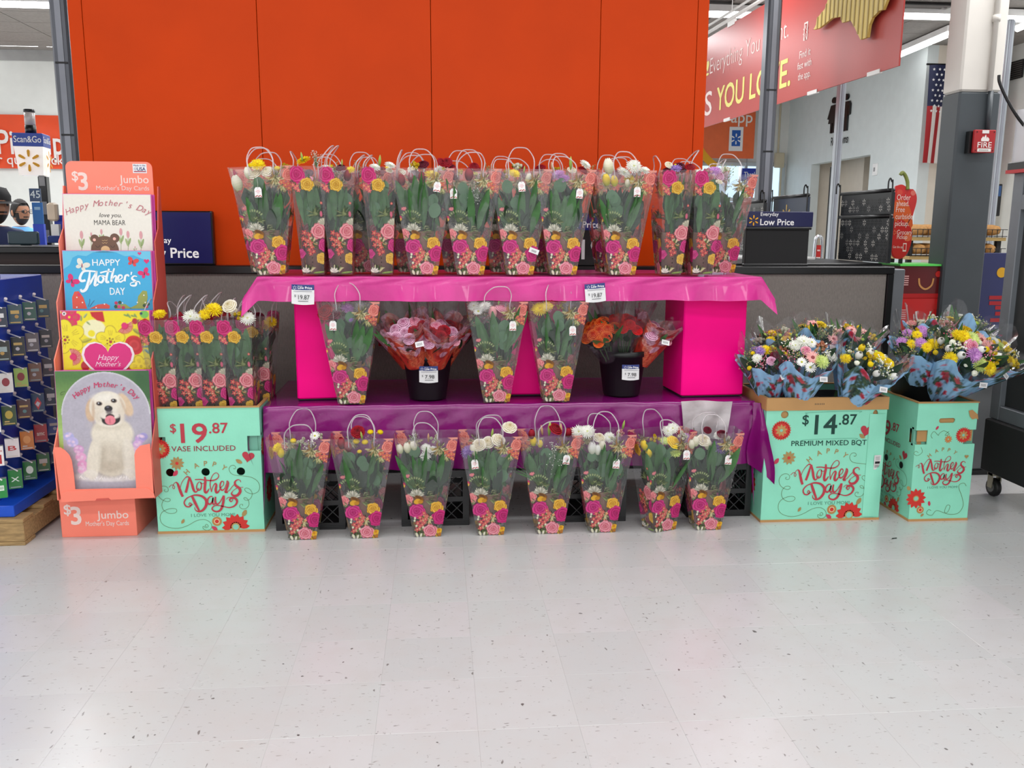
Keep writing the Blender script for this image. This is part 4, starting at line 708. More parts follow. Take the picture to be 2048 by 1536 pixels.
SWR = [(945, 738), (958, 745), (972, 728), (955, 706), (920, 710), (900, 745), (915, 790), (960, 815), (1040, 825), (1130, 842), (1195, 888), (1215, 950), (1195, 1005), (1140, 1028), (1085, 1015), (1055, 985), (1065, 962), (1100, 970), (1130, 1010), (1125, 1060), (1090, 1098), (1052, 1096), (1040, 1076), (1060, 1070), (1085, 1095), (1092, 1150), (1062, 1190), (1018, 1196), (990, 1172), (1000, 1146), (1026, 1146), (1020, 1162)]
def hamper_art(q, ox, oz, s, words=None, price=None, tail=True, sun=(190, 512), hw=None):
    """ox, oz: local position of artwork point (680, 1460); s: scale"""
    f = lambda p: (ox+(p[0]-680)*U*s, oz+(1460-p[1])*U*s); k = U*s
    zi = .0012; D_ = {'M': ((227, 748), (68, 816), (1060, 463), (986, 500)), 'L': ((358, 672), (310, 815), (1108, 610), (975, 640))}['M' if price == '14' else 'L']
    for pts, wd in MOTHERS+DAY:
        w2 = [a*k*1.25 for a in wd] if isinstance(wd, list) else wd*k*1.25; zi += 5e-5; q.ribbon([f(p) for p in pts], w2, zi, RED_, 5)
    for i, (ch, px, py, rt) in enumerate([('H', 472, 790, .75), ('A', 566, 725, .38), ('P', 656, 705, .0), ('P', 742, 715, -.3), ('Y', 832, 750, -.68)]): q.text(ch, *f((px, py)), 78*k, .001, GOLD, .02, 'c', rot=rt)
    q.text('I LOVE YOU MOM!', *f((705, 1275)), 50*k, .001, '5f9a82', .0, 'c', width=465*k)
    if tail:
        q.ribbon([f(p) for p in SWL], 4.6*k, .0008, '6f8a58', 3); q.ribbon([f(p) for p in SWR], 4.6*k, .0008, '6f8a58', 3)
    def sunb(cx, cy, r, z=.001):
        c = f((cx, cy)); q.petal_ring(*c, r*.1*k, r*k, 24, r*.24*k, z, 'd8352c'); q.petal_ring(*c, r*.1*k, r*.92*k, 24, r*.24*k, z, 'd8352c', PI/24); q.disc(*c, r*.72*k, z+.0001, 'd8352c', 24); q.petal_ring(*c, r*.15*k, r*.6*k, 9, r*.24*k, z+.0003, 'c69a5c', .2); q.disc(*c, r*.15*k, z+.0005, '8ed6bb', 12)
    if sun: sunb(*sun, 112)
    if sun or tail:
      c = f(D_[0]); q.petal_ring(*c, 12*k, 78*k, 10, 30*k, .001, GOLD, .1); q.disc(*c, 18*k, .0014, 'd8352c', 12)
    def leafy(px, py, L, an, col): x, z = f((px, py)); ca, sa = math.cos(an), math.sin(an); q.fan([(x+(u*ca-v*sa)*L*k, z+(u*sa+v*ca)*L*k) for u, v in ((0, 0), (.3, -.24), (.6, -.27), (.88, -.12), (1, .05), (.8, .22), (.45, .27), (.15, .16))], .001, col)
    if not (sun or tail): return
    leafy(*D_[1], 82, .9, PNK); leafy(*D_[3], 80, -.6, GOLD); leafy(365, 1350, 60, 1.0, GOLD); leafy(1015, 1285, 90, 1.0, GOLD); leafy(745, 1440, 80, 2.4, PNK)
    q.heart(*f(D_[2]), 66*k, .001, RED_, -.2)
    c = f((742, 1332)); q.disc(*c, 52*k, .001, 'c08a4c'); q.disc(*c, 30*k, .0013, 'f0d8b0'); q.disc(*c, 22*k, .0015, 'd8352c', 14)
    c = f((940, 1400)); q.petal_ring(*c, 40*k, 150*k, 14, 56*k, .001, 'd8352c', .05, -.3, PI+.3); q.petal_ring(*c, 40*k, 60*k, 14, 20*k, .001, 'd8352c', .05, -.3, PI+.3); q.disc(*c, 46*k, .0014, 'c69a5c'); q.disc(*c, 32*k, .0016, '8ed6bb')
    if price:
        col = GRN if price == '14' else RED_
        if price == '14': q.text('$', *f((385, 385)), 150*k, .001, col, .012, 'c'); q.text(price, *f((612, 492)), 300*k, .001, col, .022, 'c', width=240*k); q.text('.87', *f((850, 392)), 160*k, .001, col, .018, 'c', width=190*k); q.text(words, *f((660, 618)), 80*k, .001, col, .008, 'c', width=830*k)
        else: q.text('$', *f((340, 330)), 135*k, .001, col, .012, 'c'); q.text(price, *f((553, 445)), 300*k, .001, col, .022, 'c', width=270*k); q.text('.87', *f((812, 345)), 162*k, .001, col, .018, 'c', width=195*k); q.text(words, *f((645, 540)), 82*k, .001, 'a03444', .008, 'c', width=670*k)
def hamper(x0, x1, y0, dep, h, label, kind, flap=0.0):
    t = thing('cardboard_hamper', label, 'box', ((x0+x1)/2, y0, 0)); W_ = x1-x0; hw = W_/2; th = .006
    nz0, nz1 = h*.655, h*.775; nw = .062
    def notched(hwid, holes=()):
        return [[(-hwid, 0), (hwid, 0), (hwid, nz0), (hwid-nw, nz0), (hwid-nw, nz1), (hwid, nz1), (hwid, h), (-hwid, h), (-hwid, nz1), (-hwid+nw, nz1), (-hwid+nw, nz0), (-hwid, nz0)]]+list(holes)
    plain = lambda hwid: [[(-hwid, 0), (hwid, 0), (hwid, h), (-hwid, h)]]
    ring = lambda cx, cz, r, n=16, e=1.0: [(cx+r*e*math.cos(2*PI*k/n), cz+r*math.sin(2*PI*k/n)) for k in range(n)]
    slot = lambda cx, cz, a_, b_: [(cx+(a_ if math.cos(w_) > 0 else -a_)+b_*math.cos(w_), cz+b_*math.sin(w_)) for w_ in np.linspace(-PI+.01, PI-.2, 14)]
    if kind == 'L': holes = [ring(c*U*.98, (1460-775)*U, .02) for c in (-410, -30, 350)]; fp = notched(hw, holes)
    elif kind == 'M': fp = plain(hw); fp += [ring(-hw+.094, h-.08, .019, 16, 1.05), ring(hw-.06, h-.08, .019, 16, .7)]
    else: fp = notched(hw, [slot(.0, h-.09, .03, .013)])
    fm = MB(fr((0, 0, 0))); fm.prism(fp, -th, 0); fm.build('front_wall', MINT, t)
    MB(fr((0, dep, 0), PI)).prism(plain(hw), -th, 0).build('back_wall', MINT, t)
    for sx in (-1, 1):
        m_ = MB(fr((sx*hw, dep/2, 0), sx*PI/2)); m_.prism(notched(dep/2-th-.0003) if kind != 'M' else plain(dep/2-th-.0003), -th, 0); m_.build('side_wall', MINT, t)
    MB().box((-hw+th, th, .004), (hw-th, dep-th, .01)).build('base', KRAFT, t)
    if kind == 'L': MB().box((-hw+.02, .02, .5), (hw-.02, dep-.02, .54)).build('inner_platform', KRAFT, t)
    else: MB().box((-hw+.02, .02, .3), (hw-.02, dep-.02, .36 if kind == 'M' else .44)).build('inner_platform', KRAFT, t)
    for sx in (-1, 1):
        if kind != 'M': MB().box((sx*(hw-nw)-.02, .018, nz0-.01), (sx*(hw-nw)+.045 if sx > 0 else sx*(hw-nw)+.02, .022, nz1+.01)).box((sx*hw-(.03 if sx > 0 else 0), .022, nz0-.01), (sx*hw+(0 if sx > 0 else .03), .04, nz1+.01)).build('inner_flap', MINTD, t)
    if kind != 'L': MB().box((-hw+.012, th+.004, h-.2), (hw-.012, th+.008, h-.004)).build('inner_flap', KRAFT, t)
    e = MB(); kw = .004
    for (a_, b_) in (((-hw-kw, -kw), (hw+kw, .012)), ((-hw-kw, dep-.012), (hw+kw, dep+kw)), ((-hw-kw, .012), (-hw+.012, dep-.012)), ((hw-.012, .012), (hw+kw, dep-.012))): e.box((a_[0], a_[1], h), (b_[0], b_[1], h+.006))
    if kind == 'M':
        for (a_, b_) in (((-hw-.004, -.006), (hw+.004, -.001)), ((-hw-.006, 0), (-hw-.001, dep)), ((hw+.001, 0), (hw+.006, dep))): e.box((a_[0], a_[1], h-.058), (b_[0], b_[1], h+.004))
    e.build('kraft_rim', KRAFT, t)
    e = MB(); e.box((-hw-.002, -.003, 0), (hw+.002, .0, .012)); e.box((-hw-.003, 0, 0), (-hw, dep, .012)); e.box((hw, 0, 0), (hw+.003, dep, .012)); e.build('kraft_edge', KRAFT, t)
    q = MB(fr((0, -.0008, 0)))
    if kind == 'L': hamper_art(q, .0, .0, 1.0, 'VASE INCLUDED', '19')
    elif kind == 'M':
        hamper_art(q, .03, .0, 1.06, 'PREMIUM MIXED BQT', '14', sun=(126, 447))
        for zz, x0_ in ((h-.078, -.10), (h-.218, -.11)): q.ribbon([(x0_, zz), (x0_+.006, zz+.008), (x0_+.26, zz+.012), (x0_+.265, zz+.004)], .0016, .0012, '5fae92', 3)
        for k in range(6): q.rect(-.07+k*.009, h-.03, -.066+k*.009, h-.022, .0062, '6c5a48')
    else:
        hamper_art(q, -.0, .11, .77, None, None, tail=False, sun=None); f = lambda px, py: (-hw+(px-490)/540*W_, h*(1-(py-235)/1215)); 
        q.petal_ring(*f(918, 562), .01, .043, 22, .01, .001, 'd8352c'); q.disc(*f(918, 562), .033, .0012, 'd8352c', 22); q.petal_ring(*f(918, 562), .006, .026, 8, .01, .0015, 'c69a5c'); q.disc(*f(918, 562), .007, .0018, '8ed6bb')
        q.petal_ring(*f(540, 1210), .012, .054, 12, .02, .001, 'd8352c', .1); q.petal_ring(*f(540, 1210), .01, .02, 12, .008, .0012, 'd8352c', .1); q.disc(*f(540, 1210), .016, .0016, 'c69a5c'); q.disc(*f(540, 1210), .011, .0019, '8ed6bb'); q.disc(*f(588, 1330), .019, .001, 'c08a4c'); q.disc(*f(588, 1330), .011, .0013, 'f0d8b0'); q.disc(*f(588, 1330), .008, .0015, 'd8352c')
        q.disc(*f(665, 1265), .007, .001, PNK, 12, .013, .2); q.disc(*f(465, 1102), .009, .001, GOLD, 12, .013, .6); q.disc(*f(610, 1385), .006, .001, GOLD, 12, .01, -.8); q.heart(*f(965, 783), .011, .002, GOLD); q.disc(*f(675, 485), .006, .001, PNK, 12, .011, -.6)
        q.petal_ring(*f(785, 602), .004, .022, 10, .007, .001, 'd88a4c'); q.ribbon([f(*p) for p in [(785, 520), (750, 560), (790, 550), (740, 515), (700, 540), (690, 560), (650, 520), (625, 560), (640, 590)]], .002, .0008, '6f8a58'); q.ribbon([f(*p) for p in [(990, 1090), (970, 1060), (930, 1070), (925, 1110), (960, 1200), (980, 1300), (930, 1380), (820, 1370), (830, 1290), (860, 1300), (830, 1370), (740, 1340), (700, 1390), (650, 1370), (665, 1330), (690, 1340)]], .0022, .0008, '6f8a58')
        q.ribbon([f(*p) for p in [(545, 680), (560, 730), (520, 765), (485, 745), (500, 720), (525, 735)]], .0018, .0008, '6f8a58')
    q.build('printed_artwork', INK, t)
    for sx in (-1, 1):
        q = MB(fr((sx*(hw+.0008), dep/2, 0), sx*PI/2))
        if kind == 'S': hamper_art(q, .0, .0, .86, 'VASE INCLUDED', '19'); [q.disc(c*U*.9, (1460-775)*U*.88, .018, .0022, '050505') for c in (-410, -30, 350)]  # flat black discs stand in for the dark inside punched holes
        else:
            q.petal_ring(-sx*.05, .17, .02, .07, 14, .025, .001, 'd8352c'); q.disc(-sx*.05, .17, .02, .0014, 'c69a5c'); q.ribbon([(-.12, .1), (-.15, .05), (-.1, .03), (-.08, .08), (-.11, .12)], .002, .001, '5a8c70'); q.petal_ring(-sx*.15, .42, .01, .05, 20, .013, .001, 'd8352c'); q.disc(-sx*.15, .42, .03, .0013, 'c69a5c')
        q.build('printed_artwork', INK, t)
    if kind == 'M':
        q = MB(fr((hw-.033, -.004, 0), .15)); q.rect(-.02, .27, .02, .345, .002, 'e8e8e6'); q.rect(-.014, .3, .014, .312, .0025, '111111')
        for k in range(8): q.rect(-.014+k*.0035, .28, -.0125+k*.0035, .295, .0025, '444444')
        for k in (0, 1, 2): q.rect(-.012, .32+k*.007, .012, .322+k*.007, .0025, '777777')
        q.build('shipping_sticker', INKG, t)
        wv = MB(); wv.grid(lambda u, v: (hw-.09+.085*u, -.003-.012*math.sin(u*PI)*(.4+.6*math.sin(v*7)), .02+v*(h-.1)), 8, 16); wv.build('dented_corner', MINT, t, True)
    if kind == 'S': MB(fr((hw-.022, -.0035, 0))).flat([(-.03, h-.04), (-.01, h-.035), (.02, h-.06), (.026, h-.085), (.012, h-.08), (-.006, h-.085), (-.02, h-.07)], .001).build('torn_patch', KRAFT, t)
    return t
HL = (V(306, 818, 4.19).x, V(524, 815, 4.19).x, 4.19); hamper(-1.362, -.856, 4.19, .40, .622, 'mint Mothers Day box priced 19.87 vase included, beside the card display', 'L')
hamper(1.632, 2.258, 4.15, .42, .64, 'mint Mothers Day box priced 14.87 with folded kraft rim and dented right side', 'M')
hamper(2.398, 2.714, 4.11, .50, .618, 'narrow mint Mothers Day box with oval hand slot holding a black bucket', 'S')

# ------------------------------------------------------------------ tables, cloths, crates
TZ1, TZ2, TX0, TX1 = .615, 1.24, -.845, 1.60
def table(z, y0, y1, label, legs):
    t = thing('folding_table', label, 'table', ((TX0+TX1)/2, y0, 0)); hx = (TX1-TX0)/2
    MB().bbox((-hx, 0, z-.045), (hx, y1-y0, z-.004), .008).build('tabletop', pm('table_plastic', 'c8c4bc', .5), t)
    for s in (-1, 1):
        for yy in (.06, y1-y0-.06): MB().box((s*(hx-.2)-.015, yy-.015, legs), (s*(hx-.2)+.015, yy+.015, z-.045)).build('leg', GRY, t)
    return t
table(TZ1, 4.24, 4.96, 'lower folding table hidden under the purple cloth', .292)
def sheet(name, m, z, y0, y1, hem, corner, parent, wr=.006, seed=1, x0=TX0, x1=TX1):
    """one cloth: top, front skirt and flared ends"""
    rg = np.random.RandomState(seed); ph = rg.rand(8)*6; mb = MB(); hx = (x1-x0)/2; cx = (x0+x1)/2; hd = y1-y0
    def P(a, b):                  # a: -1.2..1.2 along x, b: -hem..1 across (negative hangs at the front)
        x = cx+max(-1, min(1, a))*hx; over = max(0, abs(a)-1); sg = 1 if a > 0 else -1
        y = y0+max(0, min(1, b))*hd; zz = z; fb = max(0, -b)
        zz -= fb*hem; y -= .012*fb+.012*fb*math.sin(x*9+ph[0])+.008*math.sin(x*23+ph[1])*fb+.008*fb*math.sin(x*41+ph[6]*3)
        if over:
            o = over/.2; zz -= o*corner[1]*(1-fb*.35); x += sg*(o*corner[0]+.02*math.sin(y*17+ph[2])*o); y -= fb*o*.05
        zz += wr*(.5*math.sin(x*13+y*9+ph[3])+.35*math.sin(x*29-y*17+ph[4]))*(.25 if not fb else 1)*(.4 if not over else 1)*.5
        if fb and fb < .3: y -= .004*math.sin(fb*20+x*30)
        return (x, y, zz)
    A = [-1.2, -1.15, -1.1, -1.05, -1.02]+list(np.linspace(-1, 1, 90))+[1.02, 1.05, 1.1, 1.15, 1.2]; B = list(np.linspace(-1, 0, 14))+list(np.linspace(.02, 1, 14)); na, nb_ = len(A)-1, len(B)-1
    mb.grid(lambda u, v: P(A[round(u*na)], B[round(v*nb_)]), na, nb_)
    return mb.build(name, m, parent, True)
def cloth_mat(name, c, rough, coat):
    m = pm(name, c, rough, var=.12, scale=7, bump=.25, bscale=18, coat=coat, trans=.12); return m
PINKC = cloth_mat('pink_plastic_sheet', 'd2308e', .35, .2); PURP = cloth_mat('purple_plastic_sheet', '861070', .25, .4)
t = thing('tablecloth', 'glossy dark purple plastic cloth over the lower table', 'tablecloth'); sheet('cloth', PURP, TZ1, 4.235, 4.97, .325, (.03, .34), t, .012, 3)
MB().grid(lambda u, v: (TX1-.02+.05*u+.045*v*u+.012*math.sin(v*6+u*3), 4.225-.012*u-.10*u*min(1, 3*v)+.008*math.sin(u*9), TZ1-.006-.40*v*(1-.2*(1-u))), 8, 14).build('corner_fold', PURP, t, True)
MB().grid(lambda u, v: (TX0-.015-.05*math.sin(v*PI)*(.5+.5*u)-.01*v, 4.20+.3*(1-u)+.015*math.sin(u*14+v*5), TZ1-.01-.33*v), 8, 14).build('corner_fold', PURP, t, True)
t = thing('tablecloth', 'bright pink plastic cloth over the upper shelf table', 'tablecloth'); sheet('cloth', PINKC, TZ2, 4.235, 4.95, .115, (.09, .105), t, .014, 5)
PB = pm('hot_pink_board', 'fb0086', .4, var=.03, spec=.12)
def pinkbox(p, a, W_, D_, H_, label):
    t = thing('pink_box', label, 'box', (p[0], p[1], TZ1+.004), a); MB().bbox((0, 0, .006), (W_, D_, H_), .006).build('wrap', PB, t); MB().box((.004, .004, 0), (W_-.004, D_-.004, .006)).build('base', BLKM, t); return t
HB = TZ2-TZ1-.055
pinkbox((-.70, 4.36), .1, .22, .30, HB, 'hot pink wrapped box under the left end of the upper shelf'); pinkbox((.30, 4.42), 0, .34, .30, HB, 'hot pink box behind the two middle shelf bouquets'); pinkbox((1.244, 4.33), math.radians(4), .335, .30, HB, 'large hot pink box under the right end of the upper shelf')
CRM = pm('crate_plastic', '0d0e10', .4, var=.05)
def crate_proto():
    t = thing('milk_crate', 'x', 'crate'); w_, d, h = .335, .335, .285; body = MB()
    for (o, a) in (((0, -d/2, 0), 0), ((0, d/2, 0), PI), ((w_/2, 0, 0), PI/2), ((-w_/2, 0, 0), -PI/2)):
        q = MB(fr(o, a)); L = w_/2
        for z0, z1 in ((0, .035), (.125, .15), (.25, .285)): q.box((-L, z0, -.012), (L, z1, 0))
        for x in (-L, L-.03): q.box((x, 0, -.014), (x+.03, h, .001))
        for k in range(3): q.box((-L, .008+k*.009, 0), (L, .011+k*.009, .002))
        for z0, z1 in ((.035, .125), (.15, .25)):
            for k in range(-2, 7):
                for s in (-1, 1):
                    xa = -L+k*.055; xb = xa+s*(z1-z0)
                    if min(xa, xb) > -L and max(xa, xb) < L: q.add([(xa-.003, z0, -.008), (xa+.003, z0, -.008), (xb+.003, z1, -.008), (xb-.003, z1, -.008), (xa-.003, z0, -.002), (xa+.003, z0, -.002), (xb+.003, z1, -.002), (xb-.003, z1, -.002)], [(4, 5, 6, 7), (0, 3, 2, 1), (0, 1, 5, 4), (2, 3, 7, 6), (1, 2, 6, 5), (0, 4, 7, 3)])
        q.build('lattice_side', CRM, t)
    MB().box((-w_/2, -d/2, 0), (w_/2, d/2, .012)).build('base', CRM, t); return t
def copy_tree(o, parent=None):
    c = o.copy(); COL.objects.link(c); c.parent = parent
    for ch in list(o.children): copy_tree(ch, c)
    return c
cp0 = crate_proto()
for i, (x, y, lb) in enumerate([(-.632, 4.36, 'black milk crate under the table, behind the leftmost floor bouquet'), (-.02, 4.38, 'black milk crate behind the third and fourth floor bouquets'), (.78, 4.385, 'black milk crate behind the sixth floor bouquet'), (1.445, 4.42, 'black milk crate under the right end of the purple cloth')]):
    o = cp0 if i == 0 else copy_tree(cp0); o.location = (x, y, 0); o['label'] = lb; o['group'] = 'black crates under the tables'
q = thing('plastic_sheet', 'clear silvery plastic sheet hanging over the purple cloth near its right end', 'sheet')
MB().grid(lambda u, v: (V(1362, 797, 4.21).x+(.265-.03*v)*u+.02*v*(1-u), 4.205-.004*math.sin(u*11+v*5)-.012*v, TZ1+.008-.19*v+.004*math.sin(u*5)), 16, 12).build('sheet', pm('silvery_film', 'c6c0c0', .25, .25, var=.15, scale=12, bump=.5, bscale=12, trans=.2), q, True)

# ------------------------------------------------------------------ price tags
def price_tag(px, py, yy, w_, price, label, rot=0.0, lean=0.0):
    p = V(px, py, yy); t = thing('price_tag', label, 'tag', tuple(p), rot*0); h = w_*.86; M = Matrix.Rotation(rot, 4, 'Y') @ fr((0, 0, 0))
    MB(M).grid(lambda u, v: ((u-.5)*w_*(1-.08*v*0), -v*h*(1+.05*math.sin(u*3)), .004+.007*math.sin(u*PI)+.004*v), 6, 11, lambda u, v: lin('16307e') if v < .28 else lin('f0f0f0')).build('card', INKG, t)
    q = MB(M); z = .0185; q.spark(-w_*.34, -h*.16, w_*.09, z, 'e8e8f4'); z = .0185; q.text('Low Price', -w_*.2, -h*.22, w_*.16, z, 'ffffff', .03, width=w_*.62); q.text('Everyday', -w_*.2, -h*.1, w_*.07, z, 'ffffff', .0, width=w_*.2); q.text('$', -w_*.36, -h*.64, w_*.15, z, '202022', .0); q.text(price, w_*.06, -h*.76, w_*.28, z, '202022', .006, 'c', width=w_*.5)
    q.rect(-w_*.4, -h*.36, w_*.42, -h*.33, z, '9a9aa4'); q.rect(-w_*.2, -h*.87, w_*.25, -h*.84, z, '606064'); q.build('print', INK, t); return t
price_tag(606, 569, 4.205, .105, '19.87', 'white 19.87 price tag stuck on the pink cloth at its left', .03)
price_tag(1189, 567, 4.205, .1, '19.87', 'slightly tilted white 19.87 price tag on the right half of the pink cloth', -.08)
# ------------------------------------------------------------------ black flower buckets
def bucket(x, y, z, r0, r1, h, label, group='black flower buckets'):
    t = thing('flower_bucket', label, 'bucket', (x, y, z), 0, group)
    MB().lathe([(0, .004), (r0-.004, .004), (r0, 0), (r0+.002, .004), (r1, h-.03), (r1+.008, h-.028), (r1+.009, h), (r1-.001, h), (r0-.006, .012), (0, .012)], 40, cap=False).build('body', pm('bucket_black', '101213', .4, var=.05), t, True)
    return t
B1 = (-.052, 4.40); B2 = (.955, 4.44)
bucket(*B1, TZ1+.006, .092, .122, .235, 'black bucket of pink and red rose bouquets, left one on the middle shelf'); bucket(*B2, TZ1+.006, .092, .122, .235, 'black bucket of orange and red rose bouquets, right one on the middle shelf')
price_tag(857, 732, B1[1]-.125, .092, '7.98', 'white 7.98 price tag on the left black bucket', .0); price_tag(1261, 729, B2[1]-.125, .088, '7.98', 'white 7.98 price tag on the right black bucket', .0)
bucket(2.545, 4.36, .44, .12, .155, .30, 'black bucket standing in the narrow mint box at the right', 'buckets in the mint boxes'); bucket(1.80, 4.35, .36, .1, .14, .26, 'black bucket sunk in the left half of the wide mint box', 'buckets in the mint boxes'); bucket(2.09, 4.35, .36, .1, .14, .26, 'black bucket sunk in the right half of the wide mint box', 'buckets in the mint boxes')
for x in (1.80, 2.09): pass

# ------------------------------------------------------------------ jumbo card display
CORAL = pm('coral_card', 'f5826c', .45, var=.03); CORALD = pm('coral_card_shaded', 'c9564a', .5)  # second coral has shade put into its colour: right side, back, tray floor
DX, DY = -1.56, 4.17
t = thing('card_display', 'coral cardboard floor display of jumbo Mothers Day cards', 'display', (DX, DY, 0))
MB().bbox((-.245, 0, 0), (.105, .3, .21), .002).build('base_box', CORAL, t)
M = fr((.01, -.09, .213)); k = .000516; o_ = lambda pts: [((x-460)*k, (1150-y)*k) for x, y in pts]
MB(M).prism([o_([(38, 655), (95, 660), (135, 690), (165, 730), (182, 780), (190, 900), (192, 1050), (725, 1050), (730, 740), (745, 695), (785, 655), (872, 638), (886, 1140), (62, 1165)])], -.004, 0).build('front_wall', CORAL, t)
MB(M).prism([o_([(62, 1165), (65, 1110), (85, 1075), (120, 1062), (820, 1048), (850, 1065), (880, 1105), (886, 1140)])], 0, .004).build('front_lip', CORAL, t)
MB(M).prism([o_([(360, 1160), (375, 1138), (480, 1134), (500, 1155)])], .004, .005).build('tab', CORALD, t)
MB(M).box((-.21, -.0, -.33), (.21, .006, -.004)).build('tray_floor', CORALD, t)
side = [(-.09, .213), (-.09, .45), (.0, .58), (.0, .86), (.08, .95), (.08, 1.12), (.16, 1.22), (.16, 1.4), (.22, 1.46), (.262, 1.66), (.29, 1.66), (.29, .213)]
for s, x in ((-1, -.212), (1, .225)):
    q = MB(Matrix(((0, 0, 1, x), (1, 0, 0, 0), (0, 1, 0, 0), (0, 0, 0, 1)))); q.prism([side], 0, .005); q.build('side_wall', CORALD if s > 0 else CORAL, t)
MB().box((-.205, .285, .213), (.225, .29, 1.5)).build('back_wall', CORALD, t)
hb = [(-.195, 1.2), (.205, 1.2)]+[(.205-.03+.03*math.cos(a), 1.775-.03+.03*math.sin(a)) for a in np.linspace(0, PI/2, 6)]+[(-.195+.03+.03*math.cos(a), 1.775-.03+.03*math.sin(a)) for a in np.linspace(PI/2, PI, 6)]
MB(fr((0, .268, 0))).prism([hb], -.004, 0).build('header_board', CORAL, t)
q = MB(fr((0, .268, 0))); q.text('$', -.168, 1.685, .062, .001, 'fbe0d8', .02); q.text('3', -.14, 1.642, .115, .001, 'fbe0d8', .03); q.text('Jumbo', .185, 1.675, .052, .001, 'fbe0d8', .012, 'r'); q.text("Mother's Day Cards", .185, 1.641, .03, .001, 'fbe0d8', .01, 'r', width=.245)
q.rect(.115, 1.722, .18, 1.765, .001, 'eef0f4'); q.text('Made in the', .12, 1.754, .011, .0015, '1c2c6c', .01, width=.054); q.text('USA', .135, 1.734, .022, .0015, '1c2c6c', .03); q.rect(.12, 1.727, .176, 1.732, .0015, 'b04a5c'); q.spark(.127, 1.742, .007, .0018, '1c2c6c')
q.M = fr((-.07, 0, 0)); q.text('$', -.155, .115, .07, .001, 'fbe4dc', .02); q.text('3', -.125, .065, .125, .001, 'fbe4dc', .03); q.text('Jumbo', .14, .09, .056, .001, 'fbe4dc', .012, 'r'); q.text("Mother's Day Cards", .14, .055, .033, .001, 'fbe4dc', .008, 'r', width=.2); q.build('lettering', INK, t)
def card_frame(y0, ztop, x, lean=.07, roll=0.0): return Matrix.Translation((x, y0, ztop)) @ Matrix.Rotation(-lean, 4, 'X') @ Matrix.Rotation(roll, 4, 'Y') @ fr((0, 0, 0))
MAG = pm('magenta_envelope', 'c8459c', .5)
def jumbo(x, y, ztop, label, W_=.4, H_=.58, edge='d87ab0', roll=0.0, n=3):
    t = thing('greeting_card', label, 'card', (x, y, ztop), 0); t.matrix_world = Matrix.Translation((x, y, ztop)) @ Matrix.Rotation(-.06, 4, 'X') @ Matrix.Rotation(roll, 4, 'Y')
    MB(fr((0, 0, 0))).box((-W_/2-.003, -H_, -.005), (W_/2+.003, .003, -.001)).build('card', pm('card_edge_'+edge, edge, .5), t)
    for k in range(n):
        e = thing('card_envelope', 'magenta envelope edge number %s from the front, behind the %s' % (('one', 'two', 'three')[k], label.split(' with ')[0].split(' reading ')[0]), 'envelope'); e.matrix_world = Matrix.Translation((x+.006*(k+1), y+.010*(k+1), ztop+.001)) @ Matrix.Rotation(-.06, 4, 'X')
        MB(fr((0, 0, 0))).box((-W_/2, -H_, -.004), (W_/2, .0, 0)).build('envelope', MAG, e); e['group'] = 'magenta envelopes in the card display'
    return t
# puppy card, painted print
cv = Canvas(32, -1165, 850, -45, 4.4, '4c7a3c'); yy_ = -cv.Y
cv.over(np.clip((yy_-100)/500, 0, 1)*.8, 'b8d878'); cv.over(np.clip((cv.X-600)/150, 0, 1)*np.clip((400-yy_)/100, 0, 1)*.9, '2c5c30')
A = np.where(yy_ < 440, 1-np.hypot((cv.X-455)/388, (yy_-444)/388), np.where(np.abs(cv.X-458) < 388, 1, -1)*.5); cv.over(np.clip(A*200+.5, 0, 1), 'b9b4c0'); cv.over(np.clip(A*200+.5, 0, 1)*np.clip(1-np.abs(A)*25, 0, 1)*.8, 'ecebf0')
nz = vnoise(cv.h, cv.w, 3, 4); nz2 = vnoise(cv.h, cv.w, 9, 5)
def dog(cx, cy, rx, ry, col, rot=0, soft=14, op=1.0): cv.ell(cx, -cy, rx, ry, col, -rot, soft, op)
for cx, cy, r, c in [(120, 640, 45, 'b4b4e4'), (150, 690, 50, 'c4bcec'), (200, 760, 45, 'dca4d4'), (215, 830, 48, 'ecaed6'), (225, 900, 45, 'e8a0cc'), (220, 950, 40, 'f0b8dc'), (740, 670, 45, 'c8a8dc'), (715, 720, 40, 'd8b0e0'), (705, 770, 38, 'e0b4dc'), (705, 930, 40, 'e8a4cc'), (690, 975, 40, 'f0b4d4'), (770, 650, 40, 'a8a0d8')]:
    dog(cx, cy, r, r*.9, c, 0, 10); [dog(cx+random.uniform(-.6, .6)*r, cy+random.uniform(-.6, .6)*r, 13, 11, 'f4d8ec', 0, 8, .6) for _ in range(5)]
dog(470, 1010, 330, 50, 'e8e2e0', 0, 20)
for px in range(190, 760, 16): cv.leaf(px, -(1035+random.uniform(-15, 15)), random.uniform(30, 60), PI/2+random.uniform(-.8, .8), 7, 'f4f0ec')
dog(470, 960, 150, 60, '8c7c74', 0, 30, .6); dog(480, 800, 190, 210, 'e6dcc8', 0, 20); dog(500, 620, 185, 150, 'ece3d0', 0, 22); dog(470, 850, 110, 150, 'cfc3b0', 0, 60, .7); dog(330, 850, 62, 190, 'ebe2d0', .18, 14); dog(635, 850, 60, 190, 'ece4d4', -.08, 14); dog(290, 985, 62, 38, 'efe8da', 0, 12); dog(625, 975, 55, 34, 'efe8da', 0, 12)
dog(400, 860, 26, 130, 'b0a28e', .1, 40, .5); dog(575, 870, 20, 120, 'b0a28e', 0, 36, .45); dog(480, 920, 80, 50, 'b8a894', 0, 30, .5); dog(480, 540, 150, 40, 'c8bba4', 0, 40, .45)
